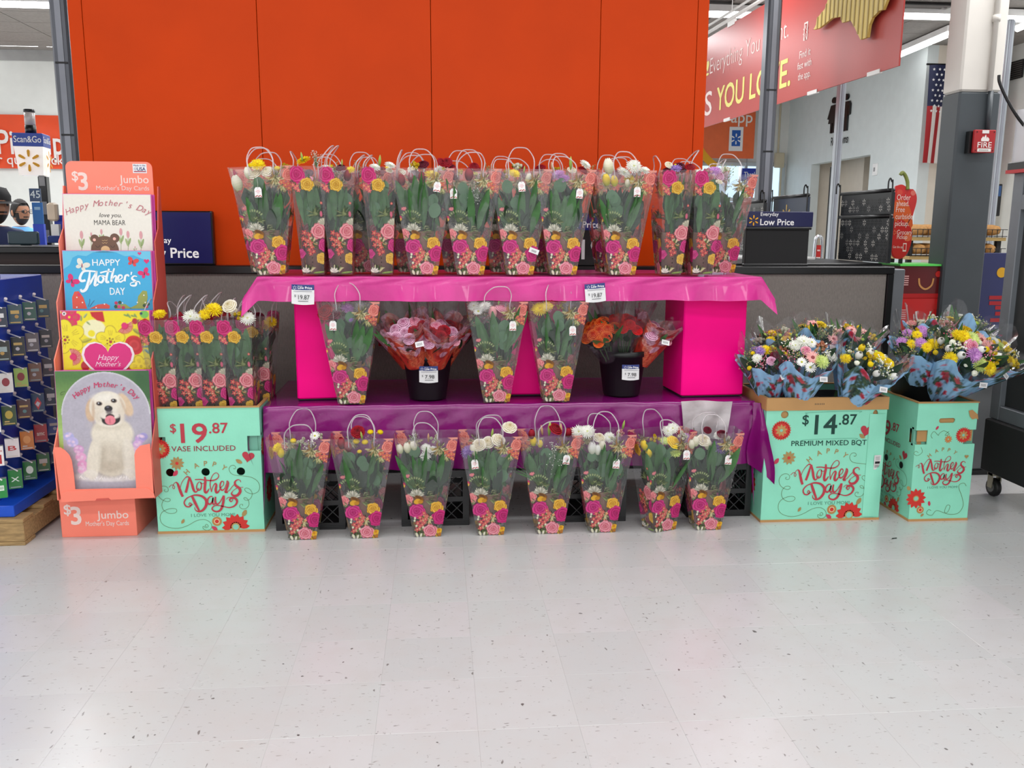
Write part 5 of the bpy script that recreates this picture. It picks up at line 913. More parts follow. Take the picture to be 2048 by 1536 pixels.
dog(330, 400, 52, 105, 'd8b898', .12, 12); dog(628, 355, 52, 112, 'e0c4a4', -.42, 12); dog(470, 380, 158, 150, 'eee4d2', 0, 14); dog(480, 470, 130, 90, 'eee5d6', 0, 16); dog(395, 450, 50, 60, 'd9cab4', 0, 30, .5); dog(590, 440, 40, 60, 'dccdb8', 0, 30, .5); dog(345, 410, 14, 100, 'c09c7c', .05, 14, .6); dog(610, 370, 12, 90, 'c8a888', -.35, 14, .6); dog(450, 290, 100, 40, 'f8f2e6', 0, 40, .8)
for ex, ey in ((400, 343), (528, 318)): dog(ex, ey, 27, 19, '6c4c3c', .1, 8); dog(ex, ey, 20, 16, '140e10', 0, 5); dog(ex-6, ey-5, 5, 5, 'e8e8f0', 0, 4)
dog(495, 490, 82, 50, '1c1014', -.12, 6); dog(430, 480, 30, 14, '1c1014', .6, 6); dog(560, 465, 18, 26, '2a161a', .4, 6); dog(485, 452, 90, 34, 'eee4d6', 0, 12); dog(488, 462, 38, 26, '3a1c22', 0, 6); dog(488, 495, 46, 42, 'ee8896', 0, 7); dog(485, 505, 8, 26, 'd0606f', 0, 8, .6); dog(478, 388, 36, 28, '1a1418', 0, 6); dog(482, 420, 28, 22, '4a3c48', 0, 14, .8); dog(472, 376, 12, 6, '6c6878', 0, 5)
cv.a[:, :, :3] *= (1+.10*(nz-.5)+.08*(nz2-.5))[:, :, None]
W1 = .405; kk = W1/783
def cprint(name, cv, x0, y0, kx, parent, z=.0, nx=150, ny=190):
    X, Y = np.meshgrid(np.linspace(cv.x0, cv.x1, nx), np.linspace(cv.y0, cv.y1, ny)); C_ = cv.sample(X, Y); P = np.stack([(X-x0)*kx, np.full_like(X, -.0005-z), (Y-y0)*kx], -1); ob(name, pmesh(name, [(P, C_)], INKG), parent)
t1 = jumbo(-1.56, 4.15, V(196, 742, 4.15).z, 'puppy card with Happy Mothers Day on an arch, lowest in the display', .405); cprint('puppy_print', cv, 424, -48, kk, t1, .001, 186, 250)
q = MB(fr((0, -.0025, 0))); fx = lambda x, y: ((x-424)*kk, (48-y)*kk); q.arctext("Happy Mother's Day", *fx(458, 560), 370*kk, -42, 45, 68*kk, .0015, 'd02c64', .008, .2); q.ribbon([fx(100, 250), fx(75, 260), fx(78, 238), fx(115, 230)], .0012, .001, '2a3a24'); q.build('lettering', INKG, t1)
# yellow floral card with heart
t2 = jumbo(-1.55, 4.235, V(203, 622, 4.235).z, 'yellow floral card with a big pink heart, second from the bottom', .4); kk = .4/995; cv = Canvas(115, -900, 1110, -120, 5.0, 'f2e014')
def pet5(cx, cy, r, n, col, lncol=None, a0=0):
    for i in range(n):
        a = a0+2*PI*i/n
        if lncol: cv.ell(cx+r*.55*math.cos(a), -cy+r*.55*math.sin(a), r*.5, r*.42, lncol, a)
    for i in range(n): a = a0+2*PI*i/n; cv.ell(cx+r*.55*math.cos(a), -cy+r*.55*math.sin(a), r*.5-6, r*.42-6, col, a)
    for i in range(n):
        a = a0+2*PI*i/n
        for d in (-.2, 0, .2): cv.line([(cx+r*.35*math.cos(a+d), -cy+r*.35*math.sin(a+d)), (cx+r*.7*math.cos(a+d), -cy+r*.7*math.sin(a+d))], 4, 'a87818')
cv.ell(480, -330, 130, 110, 'f4efc0', 0, 12); cv.ell(450, -380, 40, 40, 'f2e014'); pet5(210, 190, 130, 6, 'e01c60'); cv.ell(155, -150, 22, 22, 'ffffff'); cv.ell(155, -150, 12, 12, '1c1c1c'); cv.poly([(445, -130), (590, -125), (608, -250), (520, -230), (460, -180)], 'c8141c'); cv.ell(925, -520, 105, 115, 'd8141c', .3); 
for r in (85, 60, 35): cv.ell(925, -520, r, r*1.05, 'b00c18' if r != 60 else 'e84848', .3, 8, .5)
cv.poly([(990, -300), (1010, -230), (1060, -205), (1110, -230), (1110, -340), (1050, -330)], 'c81420'); cv.ell(945, -240, 32, 36, 'b8102c'); cv.ell(360, -760, 50, 60, 'c01420'); cv.ell(860, -780, 40, 50, 'c01420')
for (x, y, L, a, c) in [(340, 240, 70, 1.5, '8aa060'), (370, 200, 70, .9, '98a878'), (400, 240, 60, -.8, '8aa060'), (330, 480, 130, .3, 'b8b030'), (920, 330, 130, -.6, 'a8a83c'), (1030, 540, 80, .1, '70988c'), (1040, 570, 90, -.7, '6c9a94'), (820, 160, 60, -.4, '7c9c50'), (860, 150, 70, -.9, '7c9c50'), (900, 170, 60, -.3, '7c9c50'), (940, 150, 60, -1, '7c9c50')]: cv.leaf(x, -y, L, a, L*.22, c)
cv.ell(1055, -160, 50, 45, '78c850'); cv.ell(1020, -150, 16, 16, '1c3c5c'); pet5(175, 420, 200, 5, 'f4e21c', '9c7410', .5); pet5(660, 460, 165, 5, 'f4e21c', '9c7410', .3); pet5(990, 770, 130, 5, 'f0d820', '9c7410', .6); pet5(1110, 430, 80, 4, 'f4e21c', '9c7410')
for cx, cy in ((150, 455), (660, 480)):
    cv.ell(cx, -cy, 18, 18, 'b01c20')
    for i in range(7): cv.ell(cx+42*math.cos(i*.9), -cy+42*math.sin(i*.9), 9, 9, '701418')
for cx, cy, a0, a1 in ((825, 290, -PI*.75, PI*.2), (225, 655, -PI*.5, PI*.6)):
    for a in np.arange(a0, a1, .2): cv.line([(cx+38*math.cos(a), -cy+38*math.sin(a)), (cx+95*math.cos(a), -cy+95*math.sin(a))], 12, 'c82048'); cv.line([(cx+50*math.cos(a+.1), -cy+50*math.sin(a+.1)), (cx+85*math.cos(a+.1), -cy+85*math.sin(a+.1))], 7, 'f4c8a8')
    cv.ell(cx, -cy, 36, 36, 'e0206c')
cprint('floral_print', cv, 612, -120, kk, t2, .001, 150, 118)
q = MB(fr((0, -.0025, 0))); fx = lambda x, y: ((x-612)*kk, (120-y)*kk); q.heart(*fx(625, 700), 300*kk*1.0, .001, 'f8e8ec'); q.heart(*fx(625, 695), 272*kk, .0014, 'e0187c'); q.text('Happy', *fx(620, 690), 90*kk, .002, 'fbd8ea', .0, 'c', .35); q.text("Mother's", *fx(615, 765), 80*kk, .002, 'fbd8ea', .0, 'c', .35); q.build('lettering', INKG, t2)
# blue butterfly card
t3 = jumbo(-1.55, 4.315, V(203, 502, 4.315).z, 'blue butterfly card reading HAPPY Mothers DAY, third from the bottom', .4); kk = .4/820; q = MB(fr((0, -.0015, 0))); fx = lambda x, y: ((x-510)*kk, (885-y)*kk)
q.rect(-.2, -.5, .2, 0, .0005, '3aaede'); q.flat([fx(*p) for p in [(100, 1060), (160, 1020), (190, 950), (240, 925), (320, 935), (380, 900), (480, 880), (600, 900), (680, 935), (760, 925), (840, 960), (920, 980), (920, 886), (100, 886)]], .0008, '6cc6e6')
q.text('HAPPY', *fx(372, 1025), 88*kk, .0015, 'f2fafc', .012, 'l', width=262*kk); q.text('DAY', *fx(522, 1305), 98*kk, .0015, 'f2fafc', .012, width=142*kk)
for pts, wd in [([(410, 1085), (380, 1080), (290, 1080), (250, 1140), (262, 1172), (300, 1165)], [10, 18, 26, 22]), ([(345, 1085), (330, 1170), (300, 1250), (262, 1272), (250, 1250)], [14, 30, 26, 18]), ([(410, 1075), (350, 1180), (330, 1210)], [10, 22, 14]), ([(410, 1075), (395, 1160), (385, 1215), (420, 1200)], [12, 28, 22, 12]), ([(455, 1120), (425, 1130), (420, 1175), (450, 1185), (470, 1150), (455, 1122), (490, 1130)], [10, 20, 20, 12]),
 ([(525, 1055), (500, 1130), (495, 1180), (520, 1180)], [16, 24, 22]), ([(440, 1095), (500, 1080), (560, 1085)], [16, 14, 8]), ([(575, 1050), (550, 1120), (540, 1180)], [14, 22, 20]), ([(545, 1160), (575, 1125), (590, 1135), (580, 1180), (600, 1178)], [8, 18, 20, 12]), ([(605, 1165), (640, 1145), (640, 1120), (615, 1120), (605, 1160), (625, 1182), (655, 1165)], [8, 14, 18, 18, 12]), ([(665, 1175), (675, 1125), (700, 1115), (705, 1130)], [22, 18, 14]), ([(735, 1085), (728, 1115)], [16, 8]), ([(785, 1130), (755, 1125), (735, 1150), (770, 1180), (765, 1215), (725, 1215), (720, 1195), (760, 1180), (800, 1180), (808, 1205)], [8, 14, 20, 22, 18, 8, 10, 12, 10])]: q.ribbon([fx(*p) for p in pts], [a*kk for a in wd], .0016, 'f6fcfd', 5)
def fly(cx, cy, s, col, rot=0, c2=None):
    for sx in (-1, 1):
        for (a, b, r1, r2, an) in ((.55, .38, .62, .42, .7), (.42, -.38, .42, .3, -.7)):
            x, y = sx*a*s, b*s; an2 = an if sx > 0 else PI-an; q.disc(*fx(cx+x*math.cos(rot)+y*math.sin(rot), cy-(-x*math.sin(rot)+y*math.cos(rot))), r1*s*kk, .0014, col, 16, r2*s*kk, an2-rot)
    q.disc(*fx(cx, cy), s*.08*kk, .0017, c2 or '3a2030', 8, s*.4*kk)
fly(275, 1025, 60, 'e8e8dc', .5, 'b03040'); fly(750, 990, 48, 'e03c40', .3); fly(855, 1100, 50, 'e01c6c', -.5); fly(172, 1175, 58, 'e01c70', .7)
q.heart(*fx(817, 908), 18*kk, .0015, 'e0307c'); q.heart(*fx(880, 982), 26*kk, .0015, 'e01c70')
for pts, c in (([(165, 1440), (165, 1330), (190, 1275), (230, 1270), (270, 1330), (300, 1440)], 'e2503c'), ([(320, 1440), (400, 1400), (480, 1390), (515, 1410), (510, 1440)], 'e2503c'), ([(770, 1400), (785, 1320), (830, 1265), (870, 1270), (875, 1330), (850, 1440), (690, 1440), (740, 1415)], '9aa44c'), ([(560, 1440), (580, 1400), (660, 1395), (720, 1440)], '9aa44c')): q.flat([fx(*p) for p in pts], .0012, c)
for x, y in ((210, 1330), (260, 1380), (205, 1425), (465, 1395), (840, 1310), (775, 1380), (635, 1385), (850, 1380), (385, 1430)): q.disc(*fx(x, y), 7*kk, .0018, 'f4f0e8', 8)
for x, y, c in ((232, 1303, 'd82c68'), (575, 1385, 'c82458'), (600, 1420, 'e0407c'), (640, 1430, 'c82458'), (860, 1420, 'd83060'), (610, 1380, '2c5030'), (570, 1420, '2c5030'), (840, 1410, '2c5030'), (875, 1395, '2c5030')): q.disc(*fx(x, y), 17*kk, .0017, c, 8)
q.ribbon([fx(310, 1420), fx(325, 1380), fx(330, 1345)], .0015, .002, '4c3450', 2); q.ribbon([fx(325, 1420), fx(350, 1385), fx(372, 1360)], .0015, .002, '4c3450', 2); q.build('butterfly_print', INKG, t3)
# bear card
t4 = jumbo(-1.555, 4.385, V(208, 389, 4.385).z, 'cream card with a sleepy brown bear, topmost in the display', .4, n=2); kk = .4/805; q = MB(fr((0, -.0015, 0))); fx = lambda x, y: ((x-547)*kk, (365-y)*kk); q.rect(-.2, -.5, .2, 0, .0005, 'efeade')
q.arctext("Happy Mother's Day", *fx(560, 1330), 860*kk, -25.5, 24.5, 82*kk, .0015, 'c8707c', -.004, .35); q.text('love you,', *fx(570, 578), 58*kk, .0015, '2a2422', -.004, 'c', .3); q.text('MAMA BEAR', *fx(562, 652), 68*kk, .0015, '2a2422', -.006, 'c', width=290*kk)
for x, y, s in ((295, 745, 1.2), (385, 740, .6), (480, 715, .8), (660, 715, 1.1), (725, 740, 1.1), (845, 745, 1.2), (785, 860, .3), (250, 900, .3)):
    q.ribbon([fx(x, y), fx(x-3, y+80*s), fx(x-8, y+190)], .0018, .0012, '98b070', 3); q.disc(*fx(x, y), 13*s*kk, .0015, 'dca0a4', 12, 32*s*kk); q.disc(*fx(x-12, y+70*s), 10*s*kk, .0014, 'a8bc80', 10, 38*s*kk, .3); q.disc(*fx(x+12, y+60*s), 9*s*kk, .0014, '98b070', 10, 32*s*kk, -.3)
q.disc(*fx(415, 782), 40*kk, .0018, '6b4a36'); q.disc(*fx(600, 775), 44*kk, .0018, '6b4a36'); q.disc(*fx(505, 900), 130*kk, .002, '6f4d38', 32, 145*kk); q.disc(*fx(412, 792), 14*kk, .0022, 'f0b8a8', 12); q.disc(*fx(598, 782), 15*kk, .0022, 'f0b8a8', 12); q.disc(*fx(510, 885), 42*kk, .0023, 'e8c088', 20, 36*kk)
for x in (440, 578): q.ribbon([fx(x-20, 845), fx(x-5, 862), fx(x+12, 858), fx(x+20, 842)], .0022, .0024, '3a241c')
for y in (795, 818): q.ribbon([fx(482, y), fx(495, y+8), fx(508, y-2), fx(520, y+8), fx(532, y-4)], .0018, .0024, 'd8b078', 2)
q.build('bear_print', INKG, t4)

# ------------------------------------------------------------------ gift card rack on its pallet
WOOD = pm('pallet_wood', 'a08458', .75, var=.3, scale=14, stretch=(1, 6, 6), bump=.3)
t = thing('wooden_pallet', 'rough wooden pallet under the blue gift card rack', 'pallet', (-2.5, 4.07, 0))
for x0, x1 in ((-.6, -.3), (-.05, .2), (.42, .57)): MB().bbox((x0, 0, .018), (x1, 1.0, .11), .004).build('stringer', WOOD, t)
for y in (0.0, .22, .45, .68, .9): MB().bbox((-.6, y, .11), (.57, y+.11, .128), .002).build('plank', WOOD, t); 
for y in (0.0, .45, .9): MB().bbox((-.6, y, 0), (.57, y+.11, .018), .002).build('plank', WOOD, t)
RB = pm('rack_blue', '0d3fb4', .35, var=.05, coat=.2)
t = thing('gift_card_rack', 'tall royal blue gift card rack cut by the left edge, with Grads header', 'rack', (-2.08, 4.1, .13))
MB().bbox((-.5, .03, 0), (0, .74, 1.09), .004).build('body', RB, t); MB().bbox((-.5, -.0, 0), (.10, .76, .055), .003).build('base_tray', pm('tray_blue', '1450c8', .35), t)
MB().grid(lambda u, v: (-.45+.36*u, .10-.05*math.sin(u*PI), 1.09+.22*v), 14, 2).build('header_panel', pm('blush_white', 'ecdedd', .5), t, True); MB().bbox((-.09, .1, 1.09), (.0, .3, 1.29), .002).build('header_side', pm('header_navy', '182c84', .4), t)
q = MB(fr((0, .085, 0))); q.text('Grads', -.19, 1.145, .06, .002, '1c1614', .016, width=.11); q.flat([(-.2, 1.2), (-.175, 1.212), (-.15, 1.2), (-.175, 1.188)], .002, '1c1614'); q.rect(-.075, 1.2, -.02, 1.215, .02, 'c04858')
for k in range(6): q.rect(-.075, 1.11+k*.013, -.03+.01*(k % 2), 1.115+k*.013, .02, '6c7cc0')
q.build('lettering', INK, t)
zs_ = [1.112, .957, .806, .65, .493, .34]; CC = [['2c3444', '385058', '2e5c50', '24404c'], ['24241c', '1c2024', '6c6468', '2c2c34'], ['d8d4d0', 'a0c060', '7c5440', '3c2c3c'], ['2c4424', '4c2428', '183c64', '203050'], ['e4dcdc', 'd07c30', 'b0202c', '2848a0'], ['1c7c34', '18702c', '1c6428', '183868']]
MK = {(2, 0): ('', '8c2430'), (3, 2): ('', 'd83040'), (4, 0): ('B', 'c02830'), (4, 2): ('amc', 'f4e4d8'), (5, 0): ('X', 'e8f4e8'), (5, 1): ('', 'e8f4e8'), (4, 1): ('', 'f0a860'), (3, 0): ('', 'b8a040'), (2, 1): ('', '8c1c24')}
ROWN = ['top', 'second', 'third', 'fourth', 'fifth', 'bottom']; CN = {'2c3444': 'slate', '385058': 'teal', '2e5c50': 'green', '24404c': 'dark teal', '24241c': 'black and gold', '1c2024': 'black', '6c6468': 'grey', '2c2c34': 'charcoal', 'd8d4d0': 'white and crimson', 'a0c060': 'lime', '7c5440': 'brown', '3c2c3c': 'plum', '2c4424': 'olive', '4c2428': 'maroon', '183c64': 'navy with red diamond', '203050': 'navy', 'e4dcdc': 'white', 'd07c30': 'orange', 'b0202c': 'red', '2848a0': 'blue', '1c7c34': 'bright green', '18702c': 'mid green', '1c6428': 'leaf green', '183868': 'deep blue'}
bm_ = MB()
for k in range(5): bm_.box((-.029, .004+k*.006, -.095), (.029, .0055+k*.006, -.004), ['b8b8bc', '888c94', 'a8a8ac', '6c7078', '9a9aa0'][k])
backme = bm_.mesh('backing_cards', INKG)
for r in range(6):
    for c in range(-1, 4):
        yb = 4.265+c*.152; z = zs_[r]; col = CC[r][max(c, 0)] if c >= 0 else ['c86c7c', 'e8b41c', 'f0a818', 'e8e8e8', 'e8e4e4', '1c8c3c'][r]
        P0 = Vector((-2.078, yb, z)); P1 = Vector((-1.99, yb-.075, z-.012)); nm = CN.get(col, 'red') if c >= 0 else ['pink', 'yellow', 'amber', 'barcode', 'red and white streaming', 'green'][r]
        h = MB(); h.tube([P0-Vector((-2.08, 4.1, .13)), P1-Vector((-2.08, 4.1, .13))], .0035, 6); h.tube([P0-Vector((-2.08, 4.1, .13))+Vector((.0, 0, .004)), P0-Vector((-2.08, 4.1, .13))+Vector((.008, -.008, .014))], .008, 8); h.build('hook', pm('white_hook', 'e4e2e0', .35), t)
        P2 = P1*.75+P0*.25; g = thing('gift_card', '%s gift cards on the %s hook row, %s' % (nm, ROWN[r], ['cut by the left edge', 'first full column', 'second full column', 'third column', 'nearest the card display'][c+1]), 'gift card', tuple(P2), math.radians(22))
        ob('backing_cards', backme, g); q = MB(fr((0, 0, 0))); q.prism([[(-.029, -.095), (.029, -.095), (.029, -.004), (-.029, -.004)]], -.002, 0, col); q.build('card', INKG, g)
        q = MB(fr((0, 0, 0))); rr = random.Random(r*7+c); lt = rr.choice(['d8d0c8', 'c8a860', '98a8a8', 'e0e0e0'])
        if c == -1 and r == 4: q.rect(-.029, -.095, .029, -.004, .001, 'eeeae8'); q.text('NETFLIX', 0, -.03, .012, .002, 'b0101c', .02, 'c', width=.05); q.text('N', 0, -.085, .06, .002, 'b0101c', .03, 'c')
        elif c == -1 and r == 3: [q.rect(-.022, -.09+i*.008, .022, -.09+i*.008+.004, .001, '141414') for i in range(9)]
        elif c == -1 and r == 5: q.rect(-.018, -.06, .018, -.035, .001, 'e8f4e8'); q.text('GOLD', 0, -.052, .014, .002, '1c7c34', .02, 'c', width=.03)
        else:
            mk = MK.get((r, c)); q.rect(-.022, -.09, .022, -.085, .001, lt)
            if (r, c) == (3, 2): q.fan([(0, -.085), (.016, -.05), (0, -.018), (-.016, -.05)], .001, 'd83040'); q.fan([(0, -.07), (.01, -.05), (-.002, -.04), (-.012, -.055)], .0015, 'e8e8f0')
            elif mk and mk[0]: q.text(mk[0], 0, -.06, .032, .001, mk[1], .02, 'c', width=.034)
            elif mk: q.disc(0, -.045, .016, .001, mk[1], 14, .02); q.rect(-.02, -.08, .0, -.074, .001, lt)
            else: q.rect(-.018, -.035-rr.random()*.02, .018, -.03, .001, lt); q.disc(rr.uniform(-.01, .01), -.06, .009, .001, rr.choice(['b89048', 'c0c0c8', 'a06c70', '5c8c8c']), 8)
        q.build('print', INKG, g)

# ------------------------------------------------------------------ flower heads (shared meshes)
def mixc(a, b, t): a, b = lin(a), lin(b); return tuple(a[i]*(1-t)+b[i]*t for i in range(3))+(1,)
FM = {}
def petal(q, M_, L, W_, cup, curl, c0, c1, n=4, m=4, tip=.7):
    old = q.M; q.M = M_
    def P(u, v):                  # v along the length
        a = (u-.5)*2; w_ = W_*math.sin(PI*min(1, .12+v*.88*tip+.0))**.7*(1 if v < .97 else .8); x = a*w_; ang = curl*v; z = L*v*math.cos(ang*.6); y = -L*v*math.sin(ang*.6)+cup*(1-a*a)*(-1)*math.sin(PI*min(1, v+.15))
        return (x, y, z)
    q.grid(P, n, m, lambda u, v: mixc(c0, c1, min(1, max(0, v*1.15-.1*abs(u-.5)*4)))); q.M = old
def rose_mesh(k, c_in, c_mid, c_out):
    q = MB()
    for ring, (n, rt, zt, rb, ov) in enumerate([(3, .13, .50, .10, 1.5), (3, .24, .50, .16, 1.4), (4, .40, .46, .24, 1.35), (5, .62, .36, .32, 1.3), (5, .84, .20, .38, 1.3), (6, 1.0, .0, .40, 1.25)]):
        for i in range(n):
            a = 2*PI*(i+.5*(ring % 2)+.17*ring)/n
            def P(u, v, a=a):
                b = a+(u-.5)*2*PI/n*ov; e = (2*u-1)**2; r = rb+(rt-rb)*v**.7+(.05*v**6 if ring > 1 else -.03*v**3); r *= 1+.05*e*v*(1 if int(u*4) % 2 else -1)
                return (r*math.cos(b), r*math.sin(b), -.25+(zt+.25)*math.sin(v*PI/2)**.9-.13*e*v-(.07*v**8 if ring > 1 else 0))
            ci, co = (c_in, c_mid) if ring < 2 else ((c_in, c_out) if ring < 4 else (c_mid, c_out))
            q.grid(P, 4, 6, lambda u, v, ci=ci, co=co: mixc(ci, co, max(0, v*1.35-.35)))
    q.lathe([(.97, -.12), (.82, .08), (.62, .24), (.42, .36), (.25, .42), (.1, .44)], 18, col=mixc(c_in, c_mid, .5), cap=False)
    q.lathe([(.15, .2), (.11, .46), (.05, .50), (0, .48)], 8, col=c_in, cap=False)
    q.lathe([(0, -.55), (.14, -.5), (.3, -.32), (.42, -.2)], 8, col='4c6c3a', cap=False); return q.mesh(k, PETAL, True)
def tulip_mesh(k, c0, c1, c2):
    q = MB()
    for ring in (0, 1):
        for i in range(3):
            a = 2*PI*(i+.5*ring)/3
            def P(u, v, a=a, ring=ring):
                b = a+(u-.5)*2*PI/3*1.25*(1-.55*v**3); r = (.55-.05*ring)*math.sin(PI*(.12+.80*v))**.7; return (r*math.cos(b), r*math.sin(b), -.75+1.6*v-.14*(2*u-1)**2*v)
            q.grid(P, 6, 6, lambda u, v: mixc(c0, c1, min(1, v*1.6)) if v < .6 else mixc(c1, c2, (v-.6)*2.2))
    return q.mesh(k, PETAL, True)
def mum_mesh(k, rings, c_in, c_out, c_cen, thin=1.0, cr_=.28):
    q = MB(); rg = random.Random(3)
    for ri, (n, L, up) in enumerate(rings):
        for i in range(n):
            a = 2*PI*(i+.5*ri)/n+rg.uniform(-.06, .06); w_ = 2.6/n*thin*.55; l = L*rg.uniform(.9, 1.06); u_ = up+rg.uniform(-.06, .06); ca, sa = math.cos(a), math.sin(a); V_ = []
            for t_, ww in ((.12, .35), (.45, .9), (.8, 1.0), (1, .35)):
                r = l*t_*math.cos(u_*(1-t_*.35)); z = l*t_*math.sin(u_*(1-t_*.35))-.05*t_*t_*ri*0
                for s in (-1, 1): V_.append((ca*r-sa*s*w_*ww, sa*r+ca*s*w_*ww, z+.012*ri))
            c = mixc(c_in, c_out, rg.uniform(.25, 1)); q.add(V_, [(0, 1, 3, 2), (2, 3, 5, 4), (4, 5, 7, 6)], c)
    q.lathe([(cr_, .05), (cr_*.85, .14), (cr_*.4, .2), (0, .2)], 12, col=c_cen, cap=False); q.lathe([(0, -.3), (.16, -.2), (.22, -.02)], 8, col='4c6c3a', cap=False); return q.mesh(k, PETAL)
R1 = [(18, 1, .12), (16, .85, .3)]; R3 = [(26, 1, .05), (24, .9, .3), (20, .72, .6), (16, .5, .9), (10, .35, 1.2)]
FM['yd'] = mum_mesh('chrysanthemum', R3[:4], 'e0b010', 'fbe820', 'c8a010'); FM['wd'] = mum_mesh('chrysanthemum', R3[:4], 'd8dcc8', 'fafaf4', 'c8cc90', cr_=.2); FM['pd'] = mum_mesh('chrysanthemum', R3[:4], 'a060b0', 'd8a0d8', 'b070b8', cr_=.15)
FM['gd'] = mum_mesh('chrysanthemum', R3, 'a8c850', 'e4f098', 'c8e060', cr_=.15); FM['ds'] = mum_mesh('daisy', R1, 'f0f0ea', 'fdfdf8', 'c8c850', 1.1, .22); FM['vd'] = mum_mesh('chrysanthemum', R1+[(14, .6, .7)], '6c4a98', 'a888c8', '7c5aa0', cr_=.2); FM['kd'] = mum_mesh('gerbera', [(26, 1, .08), (22, .8, .2)], 'f0a0a0', 'f8c4bc', '9c4c4c', cr_=.25)
FM['ct'] = tulip_mesh('tulip', 'c4cc94', 'ece8cc', 'f6f2e0'); FM['yt'] = tulip_mesh('tulip', 'b8c040', 'f0cc20', 'fbe040'); FM['rt'] = tulip_mesh('tulip', '5c0c18', '8c1424', 'a82034'); FM['pt'] = tulip_mesh('tulip', 'd8b0a0', 'f0a0a4', 'f4b8b8'); FM['wt'] = tulip_mesh('tulip', 'd8e0c0', 'f4f6ec', 'fdfdf8')
FM['cr'] = rose_mesh('rose', 'b8a060', 'f0e8cc', 'f6f2e2'); FM['rr'] = rose_mesh('rose', '4c0410', '8c0c1c', 'a81424'); FM['pr'] = rose_mesh('rose', 'b04060', 'e890a8', 'f4b4c4'); FM['lr'] = rose_mesh('rose', '8c3c5c', 'd898b8', 'ecc0d8'); FM['or'] = rose_mesh('rose', 'b01c04', 'e84414', 'f88038'); FM['br'] = rose_mesh('rose', '88040c', 'c40e18', 'd82020'); FM['kr'] = rose_mesh('rose', 'b03038', 'ec9490', 'f6bcb0'); FM['dm'] = rose_mesh('rose', '30040e', '5c0c20', '741830'); FM['yr'] = rose_mesh('rose', 'dc9c10', 'f4d020', 'f8e050')  # darker inner rose tones paint in shading between the petals
def ball_mesh(k, c0, c1, lobes=9):
    q = MB(); q.grid(lambda u, v: ((1+.08*math.sin(u*2*PI*lobes)*math.sin(v*PI*lobes))*math.sin(v*PI)*math.cos(u*2*PI)*.6, (1+.08*math.sin(u*2*PI*lobes)*math.sin(v*PI*lobes))*math.sin(v*PI)*math.sin(u*2*PI)*.6, .45*math.cos(v*PI)), 18, 10, lambda u, v: mixc(c0, c1, .5+.5*math.sin(u*2*PI*lobes)*math.sin(v*PI*lobes))); return q.mesh(k, PETAL, True)
FM['yb'] = ball_mesh('button_flower', 'd8b408', 'fbe21c'); FM['gb'] = ball_mesh('button_flower', 'a0c840', 'd0e878'); FM['wb'] = ball_mesh('flower_bud', 'e4e8c8', 'fbfbf0', 3)
def lily_mesh(k, c0, c1): q = MB(); q.grid(lambda u, v: ((.22+.03*math.cos(u*6*PI))*math.sin(PI*min(1, v*.96+.02))**.8*math.cos(u*2*PI), (.22+.03*math.cos(u*6*PI))*math.sin(PI*min(1, v*.96+.02))**.8*math.sin(u*2*PI), -.9+1.9*v), 12, 8, lambda u, v: mixc(c0, c1, v)); return q.mesh(k, PETAL, True)
FM['lb'] = lily_mesh('lily_bud', '7c9c48', 'b8cc6c'); FM['pb'] = lily_mesh('lily_bud', 'b08c5c', 'e0b490')
def alstro(k, c0, c1, c2):
    q = MB()
    for (dx, dy, dz, s, tl) in ((0, 0, 0, .75, 0), (.55, .1, -.15, .6, .7), (-.5, .15, -.1, .6, -.7), (.05, -.5, -.1, .6, 0), (.1, .5, .0, .55, 0)):
        for i in range(6):
            a = 2*PI*i/6+dx*3; M_ = Matrix.Translation((dx, dy, dz)) @ Matrix.Rotation(a, 4, 'Z') @ Matrix.Rotation(-.75, 4, 'X'); petal(q, M_, s, s*.24, .05, .8, c0, c1 if i % 2 else c2, 2, 4)
    return q.mesh(k, PETAL, True)
FM['ya'] = alstro('alstroemeria', '9ca030', 'f4cc20', 'f8e060'); FM['wa'] = alstro('alstroemeria', 'a8b070', 'f4f0dc', 'fbfaf2'); FM['pa'] = alstro('alstroemeria', 'a8905c', 'eca0b0', 'f4c8cc'); FM['ka'] = alstro('alstroemeria', '8c7c4c', 'd88c70', 'eab498')
def spray(k, n, col, r, seed):
    q = MB(); rg = random.Random(seed)
    for _ in range(n):
        p = Vector((rg.gauss(0, .4), rg.gauss(0, .3), rg.uniform(-1, .6))); q.tube([(0, 0, -1.4), tuple(p*.6+Vector((0, 0, -.3))), tuple(p)], .012, 3, '7c9870'); c = lin(rg.choice(col)); M0 = q.M; q.M = Matrix.Translation(p); q.lathe([(0, -r), (r, 0), (0, r*.8)], 5, col=c, cap=False); q.M = M0
    return q.mesh(k, PETAL)
FM['gy'] = spray('babys_breath', 60, ['f4f6f0', 'e8ece0'], .055, 2); FM['by'] = spray('flower_spray', 40, ['7c9858', 'a8b870', 'c8a478'], .07, 4); FM['pk'] = spray('flower_spray', 34, ['e8a8b8', 'f0c8d0', 'd8607c'], .08, 6); FM['wy'] = spray('flower_spray', 36, ['fbfbf4', 'f4f0e0', 'd8dc98'], .1, 8)
NAMES = {'t': 'tulip', 'r': 'rose'}
FN = {'yd': 'chrysanthemum', 'wd': 'chrysanthemum', 'pd': 'chrysanthemum', 'gd': 'chrysanthemum', 'vd': 'chrysanthemum', 'ds': 'daisy', 'kd': 'gerbera', 'yb': 'button_flower', 'gb': 'button_flower', 'wb': 'flower_bud', 'lb': 'lily_bud', 'pb': 'lily_bud', 'ya': 'alstroemeria', 'wa': 'alstroemeria', 'pa': 'alstroemeria', 'ka': 'alstroemeria', 'gy': 'babys_breath', 'by': 'flower_spray', 'pk': 'flower_spray', 'wy': 'flower_spray'}
